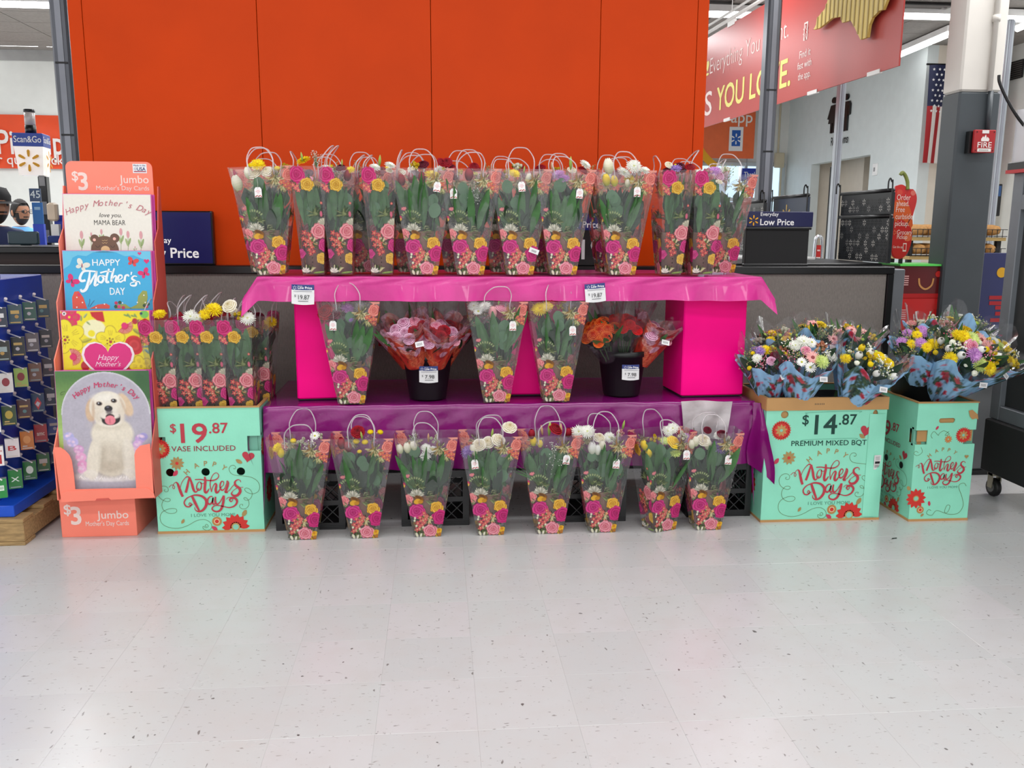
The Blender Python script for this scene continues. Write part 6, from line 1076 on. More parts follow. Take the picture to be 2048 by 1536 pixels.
SZ = {'yd': .034, 'wd': .036, 'pd': .034, 'gd': .036, 'vd': .034, 'ds': .026, 'kd': .04, 'yb': .024, 'gb': .018, 'wb': .02, 'lb': .034, 'pb': .032, 'ya': .036, 'wa': .036, 'pa': .034, 'ka': .034, 'gy': .045, 'by': .05, 'pk': .05, 'wy': .045}
def head(code, pos, axis, parent, s=1.0, roll=None):
    nm = FN.get(code) or ('tulip' if code[1] == 't' else 'rose'); sz = SZ.get(code) or (.03 if nm == 'tulip' else .029)
    o = ob(nm, FM[code], parent); ax = Vector(axis).normalized(); R = ax.to_track_quat('Z', 'Y').to_matrix().to_4x4() @ Matrix.Rotation(random.uniform(0, 6) if roll is None else roll, 4, 'Z')
    o.matrix_basis = Matrix.Translation(pos) @ R @ Matrix.Diagonal((sz*s, sz*s, sz*s, 1)); return o
# leaves
LEAFM = pm('leaf_green', '44723e', .45, var=.3, scale=20, trans=.15); LEAFD = pm('leaf_dark_green', '1c3820', .5, var=.3, scale=20, trans=.1); LEAFE = pm('eucalyptus_green', '56805a', .5, var=.2, scale=18, trans=.12); STEM = pm('stem_green', '3f6a38', .5)
def leaf_mesh(nm, W_, L, fold, bend, m, pw=.8, tw=0.0):
    q = MB()
    def P(u, v): a = (u-.5)*2; w_ = W_*math.sin(PI*(v*.94+.03))**pw; t_ = tw*v; x = a*w_; y = -fold*abs(a)*w_-bend*v*v*L; return (x*math.cos(t_)-y*math.sin(t_)*0, y+x*math.sin(t_), L*v)
    q.grid(P, 4, 8); return q.mesh(nm, m, True)
LV = [leaf_mesh('leaf', .022, .19, .35, .12, LEAFM, .8, .4), leaf_mesh('leaf', .026, .16, .25, -.1, LEAFD, .8, -.4), leaf_mesh('leaf', .017, .21, .4, .2, LEAFM, .9, .6), leaf_mesh('leaf', .028, .065, .1, .1, LEAFE, .55), leaf_mesh('leaf', .024, .10, .25, .2, LEAFD, .7)]
q = MB(); 
for i in range(-9, 10): a = i*.11; q.add([(math.sin(a)*.02, 0, .02*abs(i)*.15), (math.sin(a)*.02+.004, 0, .01), (math.sin(a)*(.2-abs(i)*.006), -.01, math.cos(a)*(.2-abs(i)*.006))], [(0, 1, 2)])
q.tube([(0, 0, -.1), (0, 0, .12)], .0025, 4); LV.append(q.mesh('palm_leaf', LEAFM))
def put_leaf(i, pos, rx, ry, rz, s, parent, nm='leaf'):
    o = ob(nm, LV[i], parent); o.location = pos; o.rotation_euler = (rx, ry, rz); o.scale = (s, s, s); return o
def foliage(nm, n, hw, hd, z0, z1, seed, mats=None):
    q = MB(); rg = random.Random(seed)
    for _ in range(n):
        z = rg.uniform(z0, z1); k = .5+z; p = Vector((rg.uniform(-hw, hw)*k, rg.uniform(-hd*.2, hd)*k, z)); M_ = Matrix.Translation(p) @ Matrix.Rotation(rg.uniform(0, 6.3), 4, 'Z') @ Matrix.Rotation(rg.uniform(-.5, .5), 4, 'X'); q.M = M_; L = rg.uniform(.06, .13); w_ = L*.2
        q.add([(0, 0, 0), (w_*.8, .01, L*.35), (w_, .012, L*.6), (0, .0, L), (-w_, .012, L*.6), (-w_*.8, .01, L*.35), (0, 0, L*.5)], [(0, 1, 6), (1, 2, 6), (2, 3, 6), (3, 4, 6), (4, 5, 6), (5, 0, 6)], mi=rg.choice((0, 0, 1)))
    q.M = Matrix()
    for _ in range(9): a = rg.uniform(-1, 1); b = rg.uniform(-1, 1); q.tube([(a*.03, b*.03, .03), (a*hw*.6, b*hd*.5, z0+.1), (a*hw, b*hd*.8, z1+.06)], .0025, 5, mi=1)
    return q.mesh(nm, [LEAFD, LEAFM])
FOL = [foliage('foliage', 60, .11, .045, .17, .33, s) for s in (1, 2, 3)]
# ------------------------------------------------------------------ printed sleeve (front and side designs painted once)
HB_, HT_, DB_, DT_, SH_ = .064, .150, .050, .082, .50
def bg_sprig(c, x, y, n, col, L, a0, a1, w_=.003, seed=0):
    rg = random.Random(seed)
    for _ in range(n): a = rg.uniform(a0, a1); c.leaf(x+rg.uniform(-.012, .012), y+rg.uniform(-.012, .012), rg.uniform(.6, 1)*L, a, w_, rg.choice(col))
G1 = ['4c5c38', '7c8a5c', '2c3a28', 'a0a078']
cf = Canvas(-.152, 0, .152, SH_, .0021)
bg_sprig(cf, .06, .445, 40, ['7c7850', 'b0a878', '5c5c3c', 'd8d0a0', '98784c'], .045, 0, 6.3, .0035, 1); bg_sprig(cf, .09, .41, 16, ['8c9058', 'c8c490'], .03, 3, 6, .003, 2)
for x, z, r in ((.088, .425, .013), (.105, .412, .014), (.120, .398, .012), (.118, .418, .013), (.132, .415, .012), (.13, .39, .01), (.1, .43, .01)): cf.star(x, z, r, 5, 'e06860', 'f0c070', x*50)
cf.rose(.123, .458, .028, 'c83c40', 'f07c70', 'fbb4a4', .5, 1.1); cf.poly([(.10, .5), (.15, .5), (.15, .49), (.12, .488)], 'f0a090')
for x, z in ((-.09, .31), (-.085, .314), (-.096, .312)): cf.star(x, z, .009, 5, 'e88098', 'f4d080')
cf.ell(-.108, .268, .008, .012, 'c84068'); cf.ell(-.108, .262, .006, .007, 'e8c050')
for i in range(9): a = PI/2+(i-4)*.22; cf.line([(-.058, .25), (-.058+.05*math.cos(a)*(1-.02*i), .25+.05*math.sin(a))], .0022, '5c6c44'); cf.ell(-.058+.052*math.cos(a), .25+.052*math.sin(a), .004, .007, '98a878', a-PI/2)
bg_sprig(cf, -.04, .25, 16, ['3c4c30', '8c9468', '586840'], .03, -1, 4, .003, 3); bg_sprig(cf, .01, .22, 10, ['4c5840', '8c9070'], .028, -.5, 1.6, .003, 4); bg_sprig(cf, .0, .19, 12, G1, .04, -.8, .6, .003, 5); bg_sprig(cf, .095, .19, 5, ['90986c'], .03, 1, 2, .002, 6)
for i in range(11): a = .2+i*.26; cf.leaf(-.05, .208, .040+.006*math.sin(i*2), a, .0062, ['d8d4c0', 'b4b4a0', 'ece8d8'][i % 3])
for i in range(8): a = .3+i*.33; cf.line([(-.05, .21), (-.05+.034*math.cos(a), .21+.034*math.sin(a))], .0012, '6c6c5c')
cf.ell(-.036, .197, .024, .013, '8c5a28', -.5); cf.ell(-.04, .203, .016, .006, '6c4420', -.5); cf.ell(-.046, .182, .017, .013, 'e8b038', .3); cf.ell(-.03, .18, .012, .01, 'c88c28')
cf.rose(-.092, .192, .026, 'd8405c', 'f08088', 'fbc0b8', 1); bg_sprig(cf, -.07, .165, 12, G1, .03, 2, 5, .003, 7)
bg_sprig(cf, 0, .09, 60, ['5c6c3c', 'c8c090', '3c4830', 'e0a070'], .03, 0, 6.3, .004, 8); bg_sprig(cf, -.03, .03, 50, ['4c5a34', '7c8450', 'd8d0a0', '2c3424'], .035, 0, 6.3, .004, 9); bg_sprig(cf, .04, .02, 30, ['c8a040', '5c6438', '8c5c28'], .03, 0, 6.3, .004, 10)
cf.rose(-.048, .133, .040, 'a01058', 'd02880', 'e860a0', .2, .9); cf.rose(.047, .150, .031, 'b87010', 'f0b02c', 'fbd468', 1.4, 1.0); cf.rose(.064, .100, .040, '900c50', 'd01c74', 'e04890', 2.2, .95)
for x, z, r in ((-.015, .122, .014), (-.034, .1, .014), (-.008, .092, .014), (-.045, .072, .014), (-.024, .064, .013), (-.048, .04, .014), (-.03, .084, .012), (-.012, .075, .011), (-.035, .055, .012), (0.0, .108, .011)): cf.star(x, z, r, 5, 'e05c68', 'f8c888', x*70, .5, .22)
for x, z in ((-.058, .098), (-.052, .058), (-.02, .05), (-.06, .085)): cf.ell(x, z, .005, .006, 'e8e8c8')
cf.rose(.014, .033, .033, 'd03048', 'f0849c', 'fcc8cc', .9, .95); cf.ell(.06, .03, .015, .014, 'f0bc30'); cf.ell(.056, .034, .007, .007, 'd88c20'); cf.ell(.062, .012, .012, .01, 'b87830'); cf.ell(-.05, .012, .006, .012, 'e8e4c8', .4); cf.ell(-.03, .010, .005, .010, 'ece8d0', -.3)
cs = Canvas(-.085, 0, .085, SH_, .0021)
bg_sprig(cs, .02, .42, 14, G1, .03, 0, 6.3, .003, 11); cs.rose(-.048, .462, .036, 'a80c4c', 'd82478', 'ec5c98', .3, 1.05); cs.rose(-.005, .418, .030, 'b87010', 'f0b42c', 'fbdc70', 1.2)
for x, z, r in ((-.07, .415, .013), (-.058, .402, .013), (-.045, .392, .012), (-.05, .41, .012), (.055, .335, .008)): cs.star(x, z, r, 5, 'e86c74', 'f4c880', x*60)
bg_sprig(cs, .025, .285, 26, ['3c4c30', '8c9468', '586840'], .04, -.6, 3.7, .003, 12); cs.ell(.052, .285, .006, .013, 'd86c84')
for i in range(8): cs.leaf(.062, .235, .035, 1.2+i*.22, .005, ['e0d8c0', 'b8b49c'][i % 2])
bg_sprig(cs, 0, .15, 50, ['5c6c3c', 'd0c8a0', '3c4830', 'd8a070'], .03, 0, 6.3, .0035, 13); cs.rose(.036, .205, .035, 'c83048', 'f08494', 'fbc4c0', .7, 1.05); cs.rose(.062, .140, .030, '980c50', 'd02478', 'e860a0', .2, 1.1)
for x, z, r in ((-.03, .198, .015), (-.008, .188, .014), (-.036, .17, .014), (-.015, .162, .014), (-.028, .142, .014), (-.004, .15, .013), (.0, .13, .013), (-.012, .118, .012), (.008, .11, .012), (-.006, .1, .012)): cs.star(x, z, r, 5, 'e05c60', 'fbc890', x*80, .5, .2)
cs.rose(-.052, .100, .022, '980c50', 'd03c84', 'e868a4'); cs.rose(.042, .078, .022, 'c07c18', 'f0b840', 'fbdc7c', 0, 1.2)
for z in (.1, .08, .06): cs.ell(.0, z, .0025, .003, '141414')
bg_sprig(cs, -.02, .02, 26, ['4c5a34', '7c8450', 'd8d0a0', '2c3424'], .035, 0, 3.2, .004, 14)
for i in range(5): cs.leaf(-.035, .012, .026, .3+i*.55, .006, 'efe8dc')
cs.leaf(.0, .008, .06, .12, .006, '8ca858')
def sleeve_mesh(nx, nz, seed):
    rg = np.random.RandomState(seed); ph = rg.rand(6)*6; parts = []
    def face(cvs, hb, ht, sb, st, nx_, nz_, mk, flip=False):
        U_, V_ = np.meshgrid(np.linspace(-1, 1, nx_), np.linspace(0, 1, nz_)); hx = hb+(ht-hb)*V_; x = U_*hx; z = V_*SH_; dd = sb+(st-sb)*V_+.004*np.sin(U_*PI*.5+.5*PI)*np.sin(V_*6+ph[0])*V_+.0025*np.sin(U_*5+ph[1])*V_
        parts.append((mk(x, dd, z), cvs.sample(x*(1 if not flip else 1), z)))
    face(cf, HB_, HT_, DB_, DT_, nx, nz, lambda x, d, z: np.stack([x, -d, z], -1)); face(cf, HB_, HT_, DB_, DT_, nx//2, nz//2, lambda x, d, z: np.stack([-x, d, z], -1))
    face(cs, DB_, DT_, HB_, HT_, int(nx*.6), nz, lambda x, d, z: np.stack([d, x, z], -1)); face(cs, DB_, DT_, HB_, HT_, int(nx*.6), nz, lambda x, d, z: np.stack([-d, -x, z], -1))
    return pmesh('printed_film', parts, SLEEVE, True)
SLM = [sleeve_mesh(120, 200, s) for s in (1, 2)]
def handle_mesh(w_, h, lean, tw):
    P = cr([(-w_, 0, -.03), (-w_*1.02, 0, .0), (-w_*1.05+lean*.3, .005, h*.5), (-w_*.6+lean*.8, tw, h*.92), (lean, tw*1.3, h), (w_*.6+lean*.8, tw, h*.92), (w_*1.05+lean*.3, .005, h*.5), (w_*1.02, 0, 0), (w_, 0, -.03)], 4); q = MB(); q.tube(P, .003, 6); return q.mesh('handle', TUBE, True)
HD = [handle_mesh(.055, .10, -.01, .02), handle_mesh(.06, .085, .018, -.01), handle_mesh(.058, .115, .0, .04), handle_mesh(.052, .075, -.02, .03)]
pt_ = MB(fr((0, 0, 0))); pt_.rect(-.02, -.03, .02, .012, 0); PATCH = pt_.mesh('reinforcement_patch', FILM)
tg = MB(fr((0, 0, 0))); tg.prism([[(-.0165, -.04), (.0165, -.04), (.0165, -.004), (.010, .006), (-.010, .006), (-.0165, -.004)]], -.0006, 0, 'f6f4f2')
for z, w_ in ((-.008, .007), (-.014, .011), (-.02, .005)): tg.rect(-w_, z-.0012, w_, z+.0012, .0003, 'ecA0A8'.lower())
for i in range(7): tg.disc(-.013+i*.0044, -.036+.002*(i % 3), .0028, .0004, ['c83c3c', '5c2c24', 'e06c50'][i % 3], 6)
tg.disc(0, .001, .0014, .0004, '6c6c6c', 6); tg.tube([(0, .001, .001), (.003, .02, .004), (.001, .045, .0)], .0006, 3, 'd8d4d0'); TAGM = tg.mesh('gift_tag', INK)
VASE = MB().lathe([(.036, .004), (.040, .0), (.052, .2), (.054, .205), (.050, .2), (.038, .012)], 20, cap=False).mesh('vase', pm('kraft_vase', '8a6450', .6, var=.12), True)
def sleeve(x, y, z, rz, heads, label, group, tagp=None, lean=0.0, seed=1, hnd=(0, 1), palm=False, full=True):
    rg = random.Random(seed); t = thing('bouquet_sleeve', label, 'flower bouquet', (x, y, z), 0, group); t.rotation_euler = (0, lean, rz); side = abs(abs(rz)-PI/2) < .5; ca, sa = math.cos(-rz), math.sin(-rz)
    ob('printed_film', SLM[seed % 2], t); ob('vase', VASE, t, loc=(0, 0, .002))
    fo = ob('foliage', FOL[seed % 3], t, kind='stuff')
    for k, s in enumerate((-1, 1)):
        h = ob('handle', HD[(hnd[k]) % 4], t); h.location = (0, s*(DT_-.004), SH_-.012)
        if full: 
            for sx in (-1, 1): p = ob('reinforcement_patch', PATCH, t); p.location = (sx*.055, s*(DT_-.006) if s < 0 else DT_-.006, SH_-.02)
    # viewer-facing placement: hx = half width seen, hd = half depth seen
    def loc(vx, vy, z_): return (vx*ca-vy*sa, vx*sa+vy*ca, z_)
    for code, hx, hz, *r in heads:
        s = r[0] if r else 1.0; dd = (HT_ if side else DT_)*.62; vy = -dd+rg.uniform(0, .05) if not (len(r) > 1) else r[1]
        if hz < .46: vy = min(vy, -((HB_ if side else DB_)+((HT_-HB_) if side else (DT_-DB_))*hz/SH_)+.03)
        ax = (rg.uniform(-.35, .35)+hx*3, -rg.uniform(.5, 1.0), rg.uniform(.5, 1.0)) if code[1] not in 'tb' and code not in ('gy', 'by', 'pk', 'wy') else (hx*2+rg.uniform(-.15, .15), -.15, 1)
        A = Vector(loc(ax[0], ax[1], ax[2])); o = head(code, loc(hx, vy, hz), A, t, s)
    W_ = DT_ if side else HT_; D_ = HT_ if side else DT_
    for k in range(16 if full else 5):
        z0 = rg.uniform(.19, .27); u = rg.uniform(-1, 1); wz = (DB_+(DT_-DB_)*z0/SH_) if side else (HB_+(HT_-HB_)*z0/SH_); dz = (HB_+(HT_-HB_)*z0/SH_) if side else (DB_+(DT_-DB_)*z0/SH_)
        i = rg.choice((0, 0, 1, 2, 2, 4)) if k < 10 else 3; p = loc(u*wz*.55, -dz+.014+rg.uniform(0, .014), z0 if i != 3 else rg.uniform(.26, .4)); s = rg.uniform(.8, 1.1)
        put_leaf(i, p, rg.uniform(.0, .12)*(1 if not side else 0), u*.38+rg.uniform(-.15, .15) if not side else rg.uniform(-.1, .1), -rz+rg.uniform(-.5, .5), s, t)
    if palm: put_leaf(5, loc(-.04, -.05, .25), 0, -.1, -rz, 1.1, t, 'palm_leaf')
    if tagp:
        o = ob('gift_tag', TAGM, t); vx, vz, rt = tagp; dd = (HB_+(HT_-HB_)*vz/SH_) if side else (DB_+(DT_-DB_)*vz/SH_); o.location = loc(vx, -dd-.012, vz); o.rotation_euler = (0, rt, -rz)
    return t
GF, GM_, GT, GH = 'printed bouquet sleeves on the floor', 'printed bouquet sleeves on the middle shelf', 'printed bouquet sleeves on the top shelf', 'printed bouquet sleeves in the left mint box'
YB0 = 4.06+DB_; YAW_ = .0
FR = [(611, 0, 0, [('yt', -.085, .43), ('yd', -.10, .455, .8), ('yb', -.03, .48), ('wa', .02, .475), ('ds', .07, .5), ('wy', .05, .46), ('wa', .09, .49, .8)], 'floor bouquet leftmost in its row, with broad leaves and little yellow', None, 1),
 (731, 0, 0, [('rt', -.10, .46, 1.2), ('rt', -.065, .455, 1.1), ('yb', -.03, .47, 1.1), ('yb', .012, .468, 1.1), ('rr', -.02, .52, 1.1), ('yb', .04, .52), ('yb', .085, .515), ('pk', .05, .5, .8), ('yb', -.012, .43, .8), ('lb', .0, .505, .7)], 'floor bouquet second from the left, with round yellow button flowers', None, 2),
 (855, 0, 0, [('ct', -.125, .44), ('ct', -.09, .445, 1.1), ('ct', -.06, .455), ('wd', .0, .44, .8), ('ds', -.005, .40, 1.1), ('ds', .03, .43), ('wa', .04, .475), ('ds', .095, .4, .6), ('pb', .01, .48, .8), ('gy', -.06, .49, .7)], 'floor bouquet third from the left, with white daisies hanging low', None, 3),
 (980, 0, 0, [('vd', -.11, .42, 1.1), ('cr', -.055, .455, 1.15), ('ct', -.08, .43, 1.2), ('cr', -.01, .46, 1.15), ('cr', .04, .475, 1.2), ('cr', .095, .53, 1.2), ('lb', .01, .50, .8), ('pd', .07, .41, .8), ('ya', .055, .44, .6)], 'floor bouquet fourth from the left, with cream roses and a tag at its left', (-.078, .385, -.1), 4),
 (1098, 0, 0, [('yt', -.08, .46, 1.0), ('yt', -.05, .455, .8), ('rr', .03, .52, 1.2), ('lb', .0, .515, 1.2), ('pb', .055, .51, 1.1), ('pb', -.04, .515, .9), ('gy', .02, .42, 1.3), ('gy', .015, .36, 1.2), ('rt', -.09, .5), ('ka', .05, .46, .8), ('rt', .09, .5)], 'floor bouquet fifth from the left, with lily buds and babys breath', (.075, .40, .12), 5),
 (1205, 0, 0, [('wd', -.12, .5, 1.1), ('wd', -.085, .51, 1.15), ('wt', -.06, .43, 1.3), ('wt', -.03, .42, 1.1), ('ct', -.01, .44, 1.1), ('cr', -.02, .475), ('wd', .03, .47, .9), ('lb', .10, .53, .8), ('pa', .075, .50, .8), ('wa', .05, .46), ('ct', .08, .49, .8)], 'floor bouquet sixth from the left, with white chrysanthemums above its left corner', (.055, .375, .1), 6),
 (1325, .36, .0, [('yt', -.075, .40, 1.0), ('yt', -.10, .44, 1.1), ('ya', -.04, .46), ('gd', .0, .46, .7), ('yr', .045, .455, 1.25), ('wd', .02, .5, .9), ('wd', .05, .51, .9), ('gd', .055, .4, .9), ('wa', .085, .48)], 'floor bouquet turned slightly, seventh from the left, with yellow tulips and rose', (.10, .415, .0), 7),
 (1421, 0, 0, [('ct', -.08, .455, 1.1), ('cr', -.04, .46, 1.2), ('ct', -.02, .44, 1.2), ('pd', -.125, .46), ('vd', .035, .42, 1.2), ('dm', .05, .49, .9), ('wd', .04, .475, .8), ('wa', .07, .455), ('ct', -.1, .44), ('rt', -.01, .42, .6), ('dm', -.01, .5, .7)], 'floor bouquet rightmost in its row, with a violet chrysanthemum', (.075, .385, .05), 8)]
for px, rz, ln, hd, lb, tp, sd in FR: p = G(px, 1066, 0); sleeve(p.x, (4.055 if sd != 7 else 4.05)+DB_, 0, rz, hd, lb, GF, tp, ln, sd, (sd, sd+1), sd == 5)
MD = [(703, [('rr', -.11, .45, 1.4), ('dm', -.08, .44, 1.3), ('pd', -.01, .465, 1.0), ('lb', -.02, .515, 1.1), ('dm', .02, .52, .9), ('by', .06, .47, .9), ('rt', -.05, .5), ('vd', .01, .41, .4)], 'middle shelf bouquet beside the left hot pink box, with lilac and red flowers', (-.072, .405, .02)),
 (993, [('wd', -.11, .475, .9), ('wd', -.06, .475, 1.0), ('ds', -.09, .45), ('pt', -.02, .445, 1.3), ('pr', .025, .465, 1.1), ('kr', .05, .455, .9), ('pk', -.04, .43, .7), ('lb', .01, .5, .7), ('by', -.12, .41, .6)], 'middle shelf bouquet with pink tulips, left of the pair in the centre', (.075, .40, .0)),
 (1112, [('yd', -.085, .46, 1.35), ('yd', -.05, .475, 1.1), ('ya', .02, .465, .8), ('by', .04, .46, .8), ('yd', .03, .5, .7), ('rr', -.02, .505, .8)], 'middle shelf bouquet with a big yellow flower, right of the pair in the centre', (.07, .375, -.03))]
for i, (px, hd, lb, tp) in enumerate(MD): p = V(px, 808, 4.25); sleeve(p.x, 4.24+DB_, TZ1+.008, .0, hd, lb, GM_, tp, 0, 11+i, (i, i+2), False)
YT = 4.27; S_L = -PI/2
TP = [(543, 0, -.045, [('ct', -.12, .43, 1.5), ('ct', -.07, .475, 1.2), ('yd', -.02, .51, 1.1), ('cr', -.04, .47, 1.1), ('yd', -.03, .47, .8), ('cr', .02, .48), ('by', .06, .47), ('yb', .07, .49)], 'top shelf bouquet leftmost in its row, with a cream tulip and a white tag', (-.02, .40, .0)),
 (627, 1, 0, [('yd', -.03, .53, 1.1), ('gy', .03, .55, .9), ('lb', -.035, .545, .7), ('pr', .0, .44, .7)], 'top shelf bouquet seen side on, second from the left, with babys breath above it', None),
 (683, 1, 0, [('rt', .04, .465, 1.1), ('yd', .055, .49, .7), ('dm', .01, .5, .8), ('lb', .02, .52, .5)], 'top shelf bouquet seen side on, third from the left, with dark red tulips', None),
 (764, 1, 0, [('lb', .0, .53, .9), ('wd', -.02, .5, .8), ('wd', .05, .51, .8), ('cr', .045, .49, .6)], 'top shelf bouquet seen side on, fourth from the left, against the next front facing one', None),
 (848, 0, 0, [('rt', -.1, .445, 1.1), ('rt', -.055, .455, 1.0), ('rt', -.005, .46, 1.1), ('ya', -.04, .505, 1.0), ('yd', .045, .47, 1.2), ('gd', .04, .43, .8), ('dm', .0, .52, 1.0), ('rr', .09, .53, .8), ('yb', .1, .5, .7)], 'top shelf bouquet fifth from the left, with red tulips and a yellow chrysanthemum', (.07, .43, .15)),
 (941, 0, 0, [('rt', -.075, .48, 1.3), ('rt', -.005, .475, 1.3), ('rr', -.11, .53, .9), ('ya', -.05, .48, .8), ('gy', .03, .41, 1.3), ('gy', .02, .34, 1.2), ('by', .05, .47, .9), ('yb', -.12, .46, .8), ('rr', .02, .515, .8)], 'top shelf bouquet sixth from the left, with tall red flowers and trailing white sprays', (-.08, .40, .0)),
 (1040, 0, 0, [('ya', -.055, .475, 1.1), ('yd', -.03, .48, .9), ('ct', .04, .455, 1.1), ('wa', -.01, .51, .9), ('by', .09, .47, .9), ('lb', .02, .50, .6)], 'top shelf bouquet seventh from the left, with broad leaves and a crooked barcode', (.0, .435, -.1)),
 (1126, 0, 0, [('rt', -.075, .465, 1.1), ('pd', -.03, .475, 1.2), ('pd', .0, .46, .9), ('lb', .03, .53, 1.0), ('pb', -.06, .51, .9), ('rr', .09, .5, .9), ('wd', .1, .525, .9), ('by', .06, .45, .8)], 'top shelf bouquet eighth from the left, with lilac chrysanthemum and lily buds', (.07, .405, .08)),
 (1244, 0, 0, [('ct', -.075, .52, 1.6), ('yt', -.09, .455, 1.2), ('yt', -.05, .45, 1.1), ('wd', .0, .49, 1.15), ('wd', .045, .52, 1.15), ('yd', .03, .46, .9), ('wd', .1, .5, .9), ('ct', .015, .44, .8), ('wa', .07, .49, .8)], 'top shelf bouquet ninth from the left, with white chrysanthemums and a tall cream rose', (.055, .415, .0)),
 (1342, 1, 0, [('dm', -.04, .5, 1.0), ('vd', .0, .51, .9), ('dm', .03, .52, 1.2), ('rr', .07, .52, .9), ('cr', -.03, .53, .7), ('yb', -.0, .53, .4)], 'top shelf bouquet seen side on, tenth from the left, with near black flowers', None),
 (1404, 1, 0, [('pd', .03, .5, 1.0), ('pa', -.0, .49), ('lr', .06, .48, .9), ('cr', .05, .45, .6)], 'top shelf bouquet seen side on near the right end, with pale lilac flowers', None)]
for i, (px, sd, ln, hd, lb, tp) in enumerate(TP):
    p = V(px, 556, YT); sleeve(p.x, YT+(HB_ if sd else DB_), TZ2+.008, S_L if sd else 0, hd, lb, GT, tp, ln if not sd else 0, 21+i, (i, i+1))
q = MB(fr((0, 0, 0))); q.prism([[(-.024, -.012), (.024, -.012), (.024, .012), (-.024, .012)]], -.001, 0, 'f0f0f0')
for k in range(9): q.rect(-.012+k*.0028, -.006, -.011+k*.0028, .004, .0005, '303030')
b_ = tag(q.build('barcode_label', INK), 'small white barcode label stuck on the seventh top shelf sleeve', 'label'); b_.location = V(1068, 502, YT-.025); b_.rotation_euler = (0, .35, 0)
ORD = ['leftmost', 'second', 'third', 'fourth', 'fifth', 'sixth', 'seventh', 'eighth', 'ninth', 'tenth']
for i, (px, lb) in enumerate([(530, 'back row sleeve peeping out left of the leftmost top shelf bouquet'), (655, 'back row sleeve between the two left side on bouquets'), (735, 'dark back row sleeve between the third and fourth top shelf bouquets'), (822, 'back row sleeve behind the fifth top shelf bouquet'), (915, 'back row sleeve behind the sixth top shelf bouquet'), (1008, 'back row sleeve behind the seventh top shelf bouquet'), (1095, 'back row sleeve behind the eighth top shelf bouquet'), (1222, 'back row sleeve behind the ninth top shelf bouquet'), (1444, 'sleeve showing a coral rose right of the last side on bouquet'), (1375, 'back row sleeve behind the two right side on bouquets')]):
    p = V(px, 553, YT+.22); rg = random.Random(i); hd = [(rg.choice(['rr', 'wd', 'yb', 'dm', 'ya', 'rt', 'by', 'cr']), rg.uniform(-.12, .12), rg.uniform(.48, .53), rg.uniform(.8, 1.1)) for _ in range(6)]
    sleeve(p.x, YT+.27, TZ2+.008, 0.0, hd, lb, 'printed bouquet sleeves at the back of the top shelf', None, rg.uniform(-.03, .03), 40+i, (i+2, i+3), full=False)
for i, (px, y, lb, hd) in enumerate([(340, 4.31, 'left mint box sleeve nearest the card display, yellow flower on top', [('yd', .0, .52), ('rt', .05, .49, .6)]), (390, 4.315, 'second sleeve in the left mint box, white flower above a magenta rose', [('wd', .02, .505, 1.1), ('wd', .05, .5, .8), ('yd', .06, .49, .7)]), (437, 4.31, 'third sleeve in the left mint box, red flower under yellow chrysanthemums', [('rr', -.02, .49, .9), ('yd', .02, .54, 1.3), ('yd', -.02, .52, .9)]), (490, 4.305, 'fourth sleeve in the left mint box, tall cream rose above it', [('cr', -.035, .56, 1.2), ('ya', .01, .51), ('wd', .05, .5, 1.1), ('ya', .045, .48, .8)]),
    (400, 4.47, 'back sleeve in the left mint box, behind the second', [('ct', 0, .5), ('rt', -.06, .49), ('dm', .06, .5)]), (455, 4.48, 'back sleeve in the left mint box, behind the third', [('rr', -.04, .51, 1.2), ('rr', .02, .5), ('cr', .05, .51)]), (522, 4.47, 'back sleeve at the right rear corner of the left mint box', [('dm', -.04, .5, 1.1), ('dm', .02, .49), ('yd', .07, .46)])]):
    p = V(px, 817, 4.3) if i < 4 else V(px, 800, y); sleeve(p.x, y+(.0 if i < 4 else .02), .545, S_L, hd, lb, GH, None, 0, 60+i, (i, i+2), full=i < 4)

# ------------------------------------------------------------------ wrapped bouquets
cb = Canvas(0, 0, 1, 1, .0052, '9ccaf0'); rg = random.Random(5)
for i in range(26):
    x, y, a = rg.random(), rg.random(), rg.uniform(.6, 2.4)
    for k in range(7):
        d = k*.022; px, py = x+d*math.cos(a), y+d*math.sin(a)
        for s in (-1, 1): cb.leaf(px, py, .055, a+s*.9, .014, rg.choice(['2c4434', '3c5440', '54684c']))
for i in range(30):
    x, y, a = rg.random(), rg.random(), rg.uniform(.8, 2.2)
    for k in range(6):
        for s in (-1, 1): cb.leaf(x+k*.012*math.cos(a), y+k*.012*math.sin(a), .02, a+s*.9, .005, '1c2c44')
for i in range(26): x, y = rg.random(), rg.random(); cb.line([(x, y), (x+.01, y-.09)], .004, '2c3c50'); cb.star(x, y, .022, 5, 'd8607c', 'f0c8a0', i, .5)
for i in range(15): x, y = rg.random(), rg.random(); cb.line([(x, y), (x-.01, y-.12)], .005, '2c3c50'); cb.star(x, y, rg.uniform(.045, .06), 6, rg.choice(['c8344c', 'b02840', 'd8505c']), '6c2030', i, .3, .2)
rr_ = Canvas(0, 0, 1, 1, .0052, 'c8382c'); rg = random.Random(8); rr_.over(np.clip(vnoise(rr_.h, rr_.w, 14, 3)*1.2-.3, 0, .7), '8c1418'); rr_.over(np.clip(vnoise(rr_.h, rr_.w, 20, 6)*1.4-.6, 0, .6), 'ec5c3c')
for i in range(60): rr_.leaf(rg.random(), rg.uniform(.2, 1), .07, rg.uniform(0, 6.3), .018, rg.choice(['7c1418', 'a8241c', '3c3c24', 'd8483c']))
for i in range(24): x, y = rg.random(), rg.uniform(.38, 1); rr_.rose(x, y, rg.uniform(.05, .085), 'b04870', 'dc98b4', 'f4c8d8', i, 1.1) if i % 3 else rr_.rose(x, y, rg.uniform(.05, .07), 'c83848', 'ec8c80', 'fbc8b8', i, 1.1)
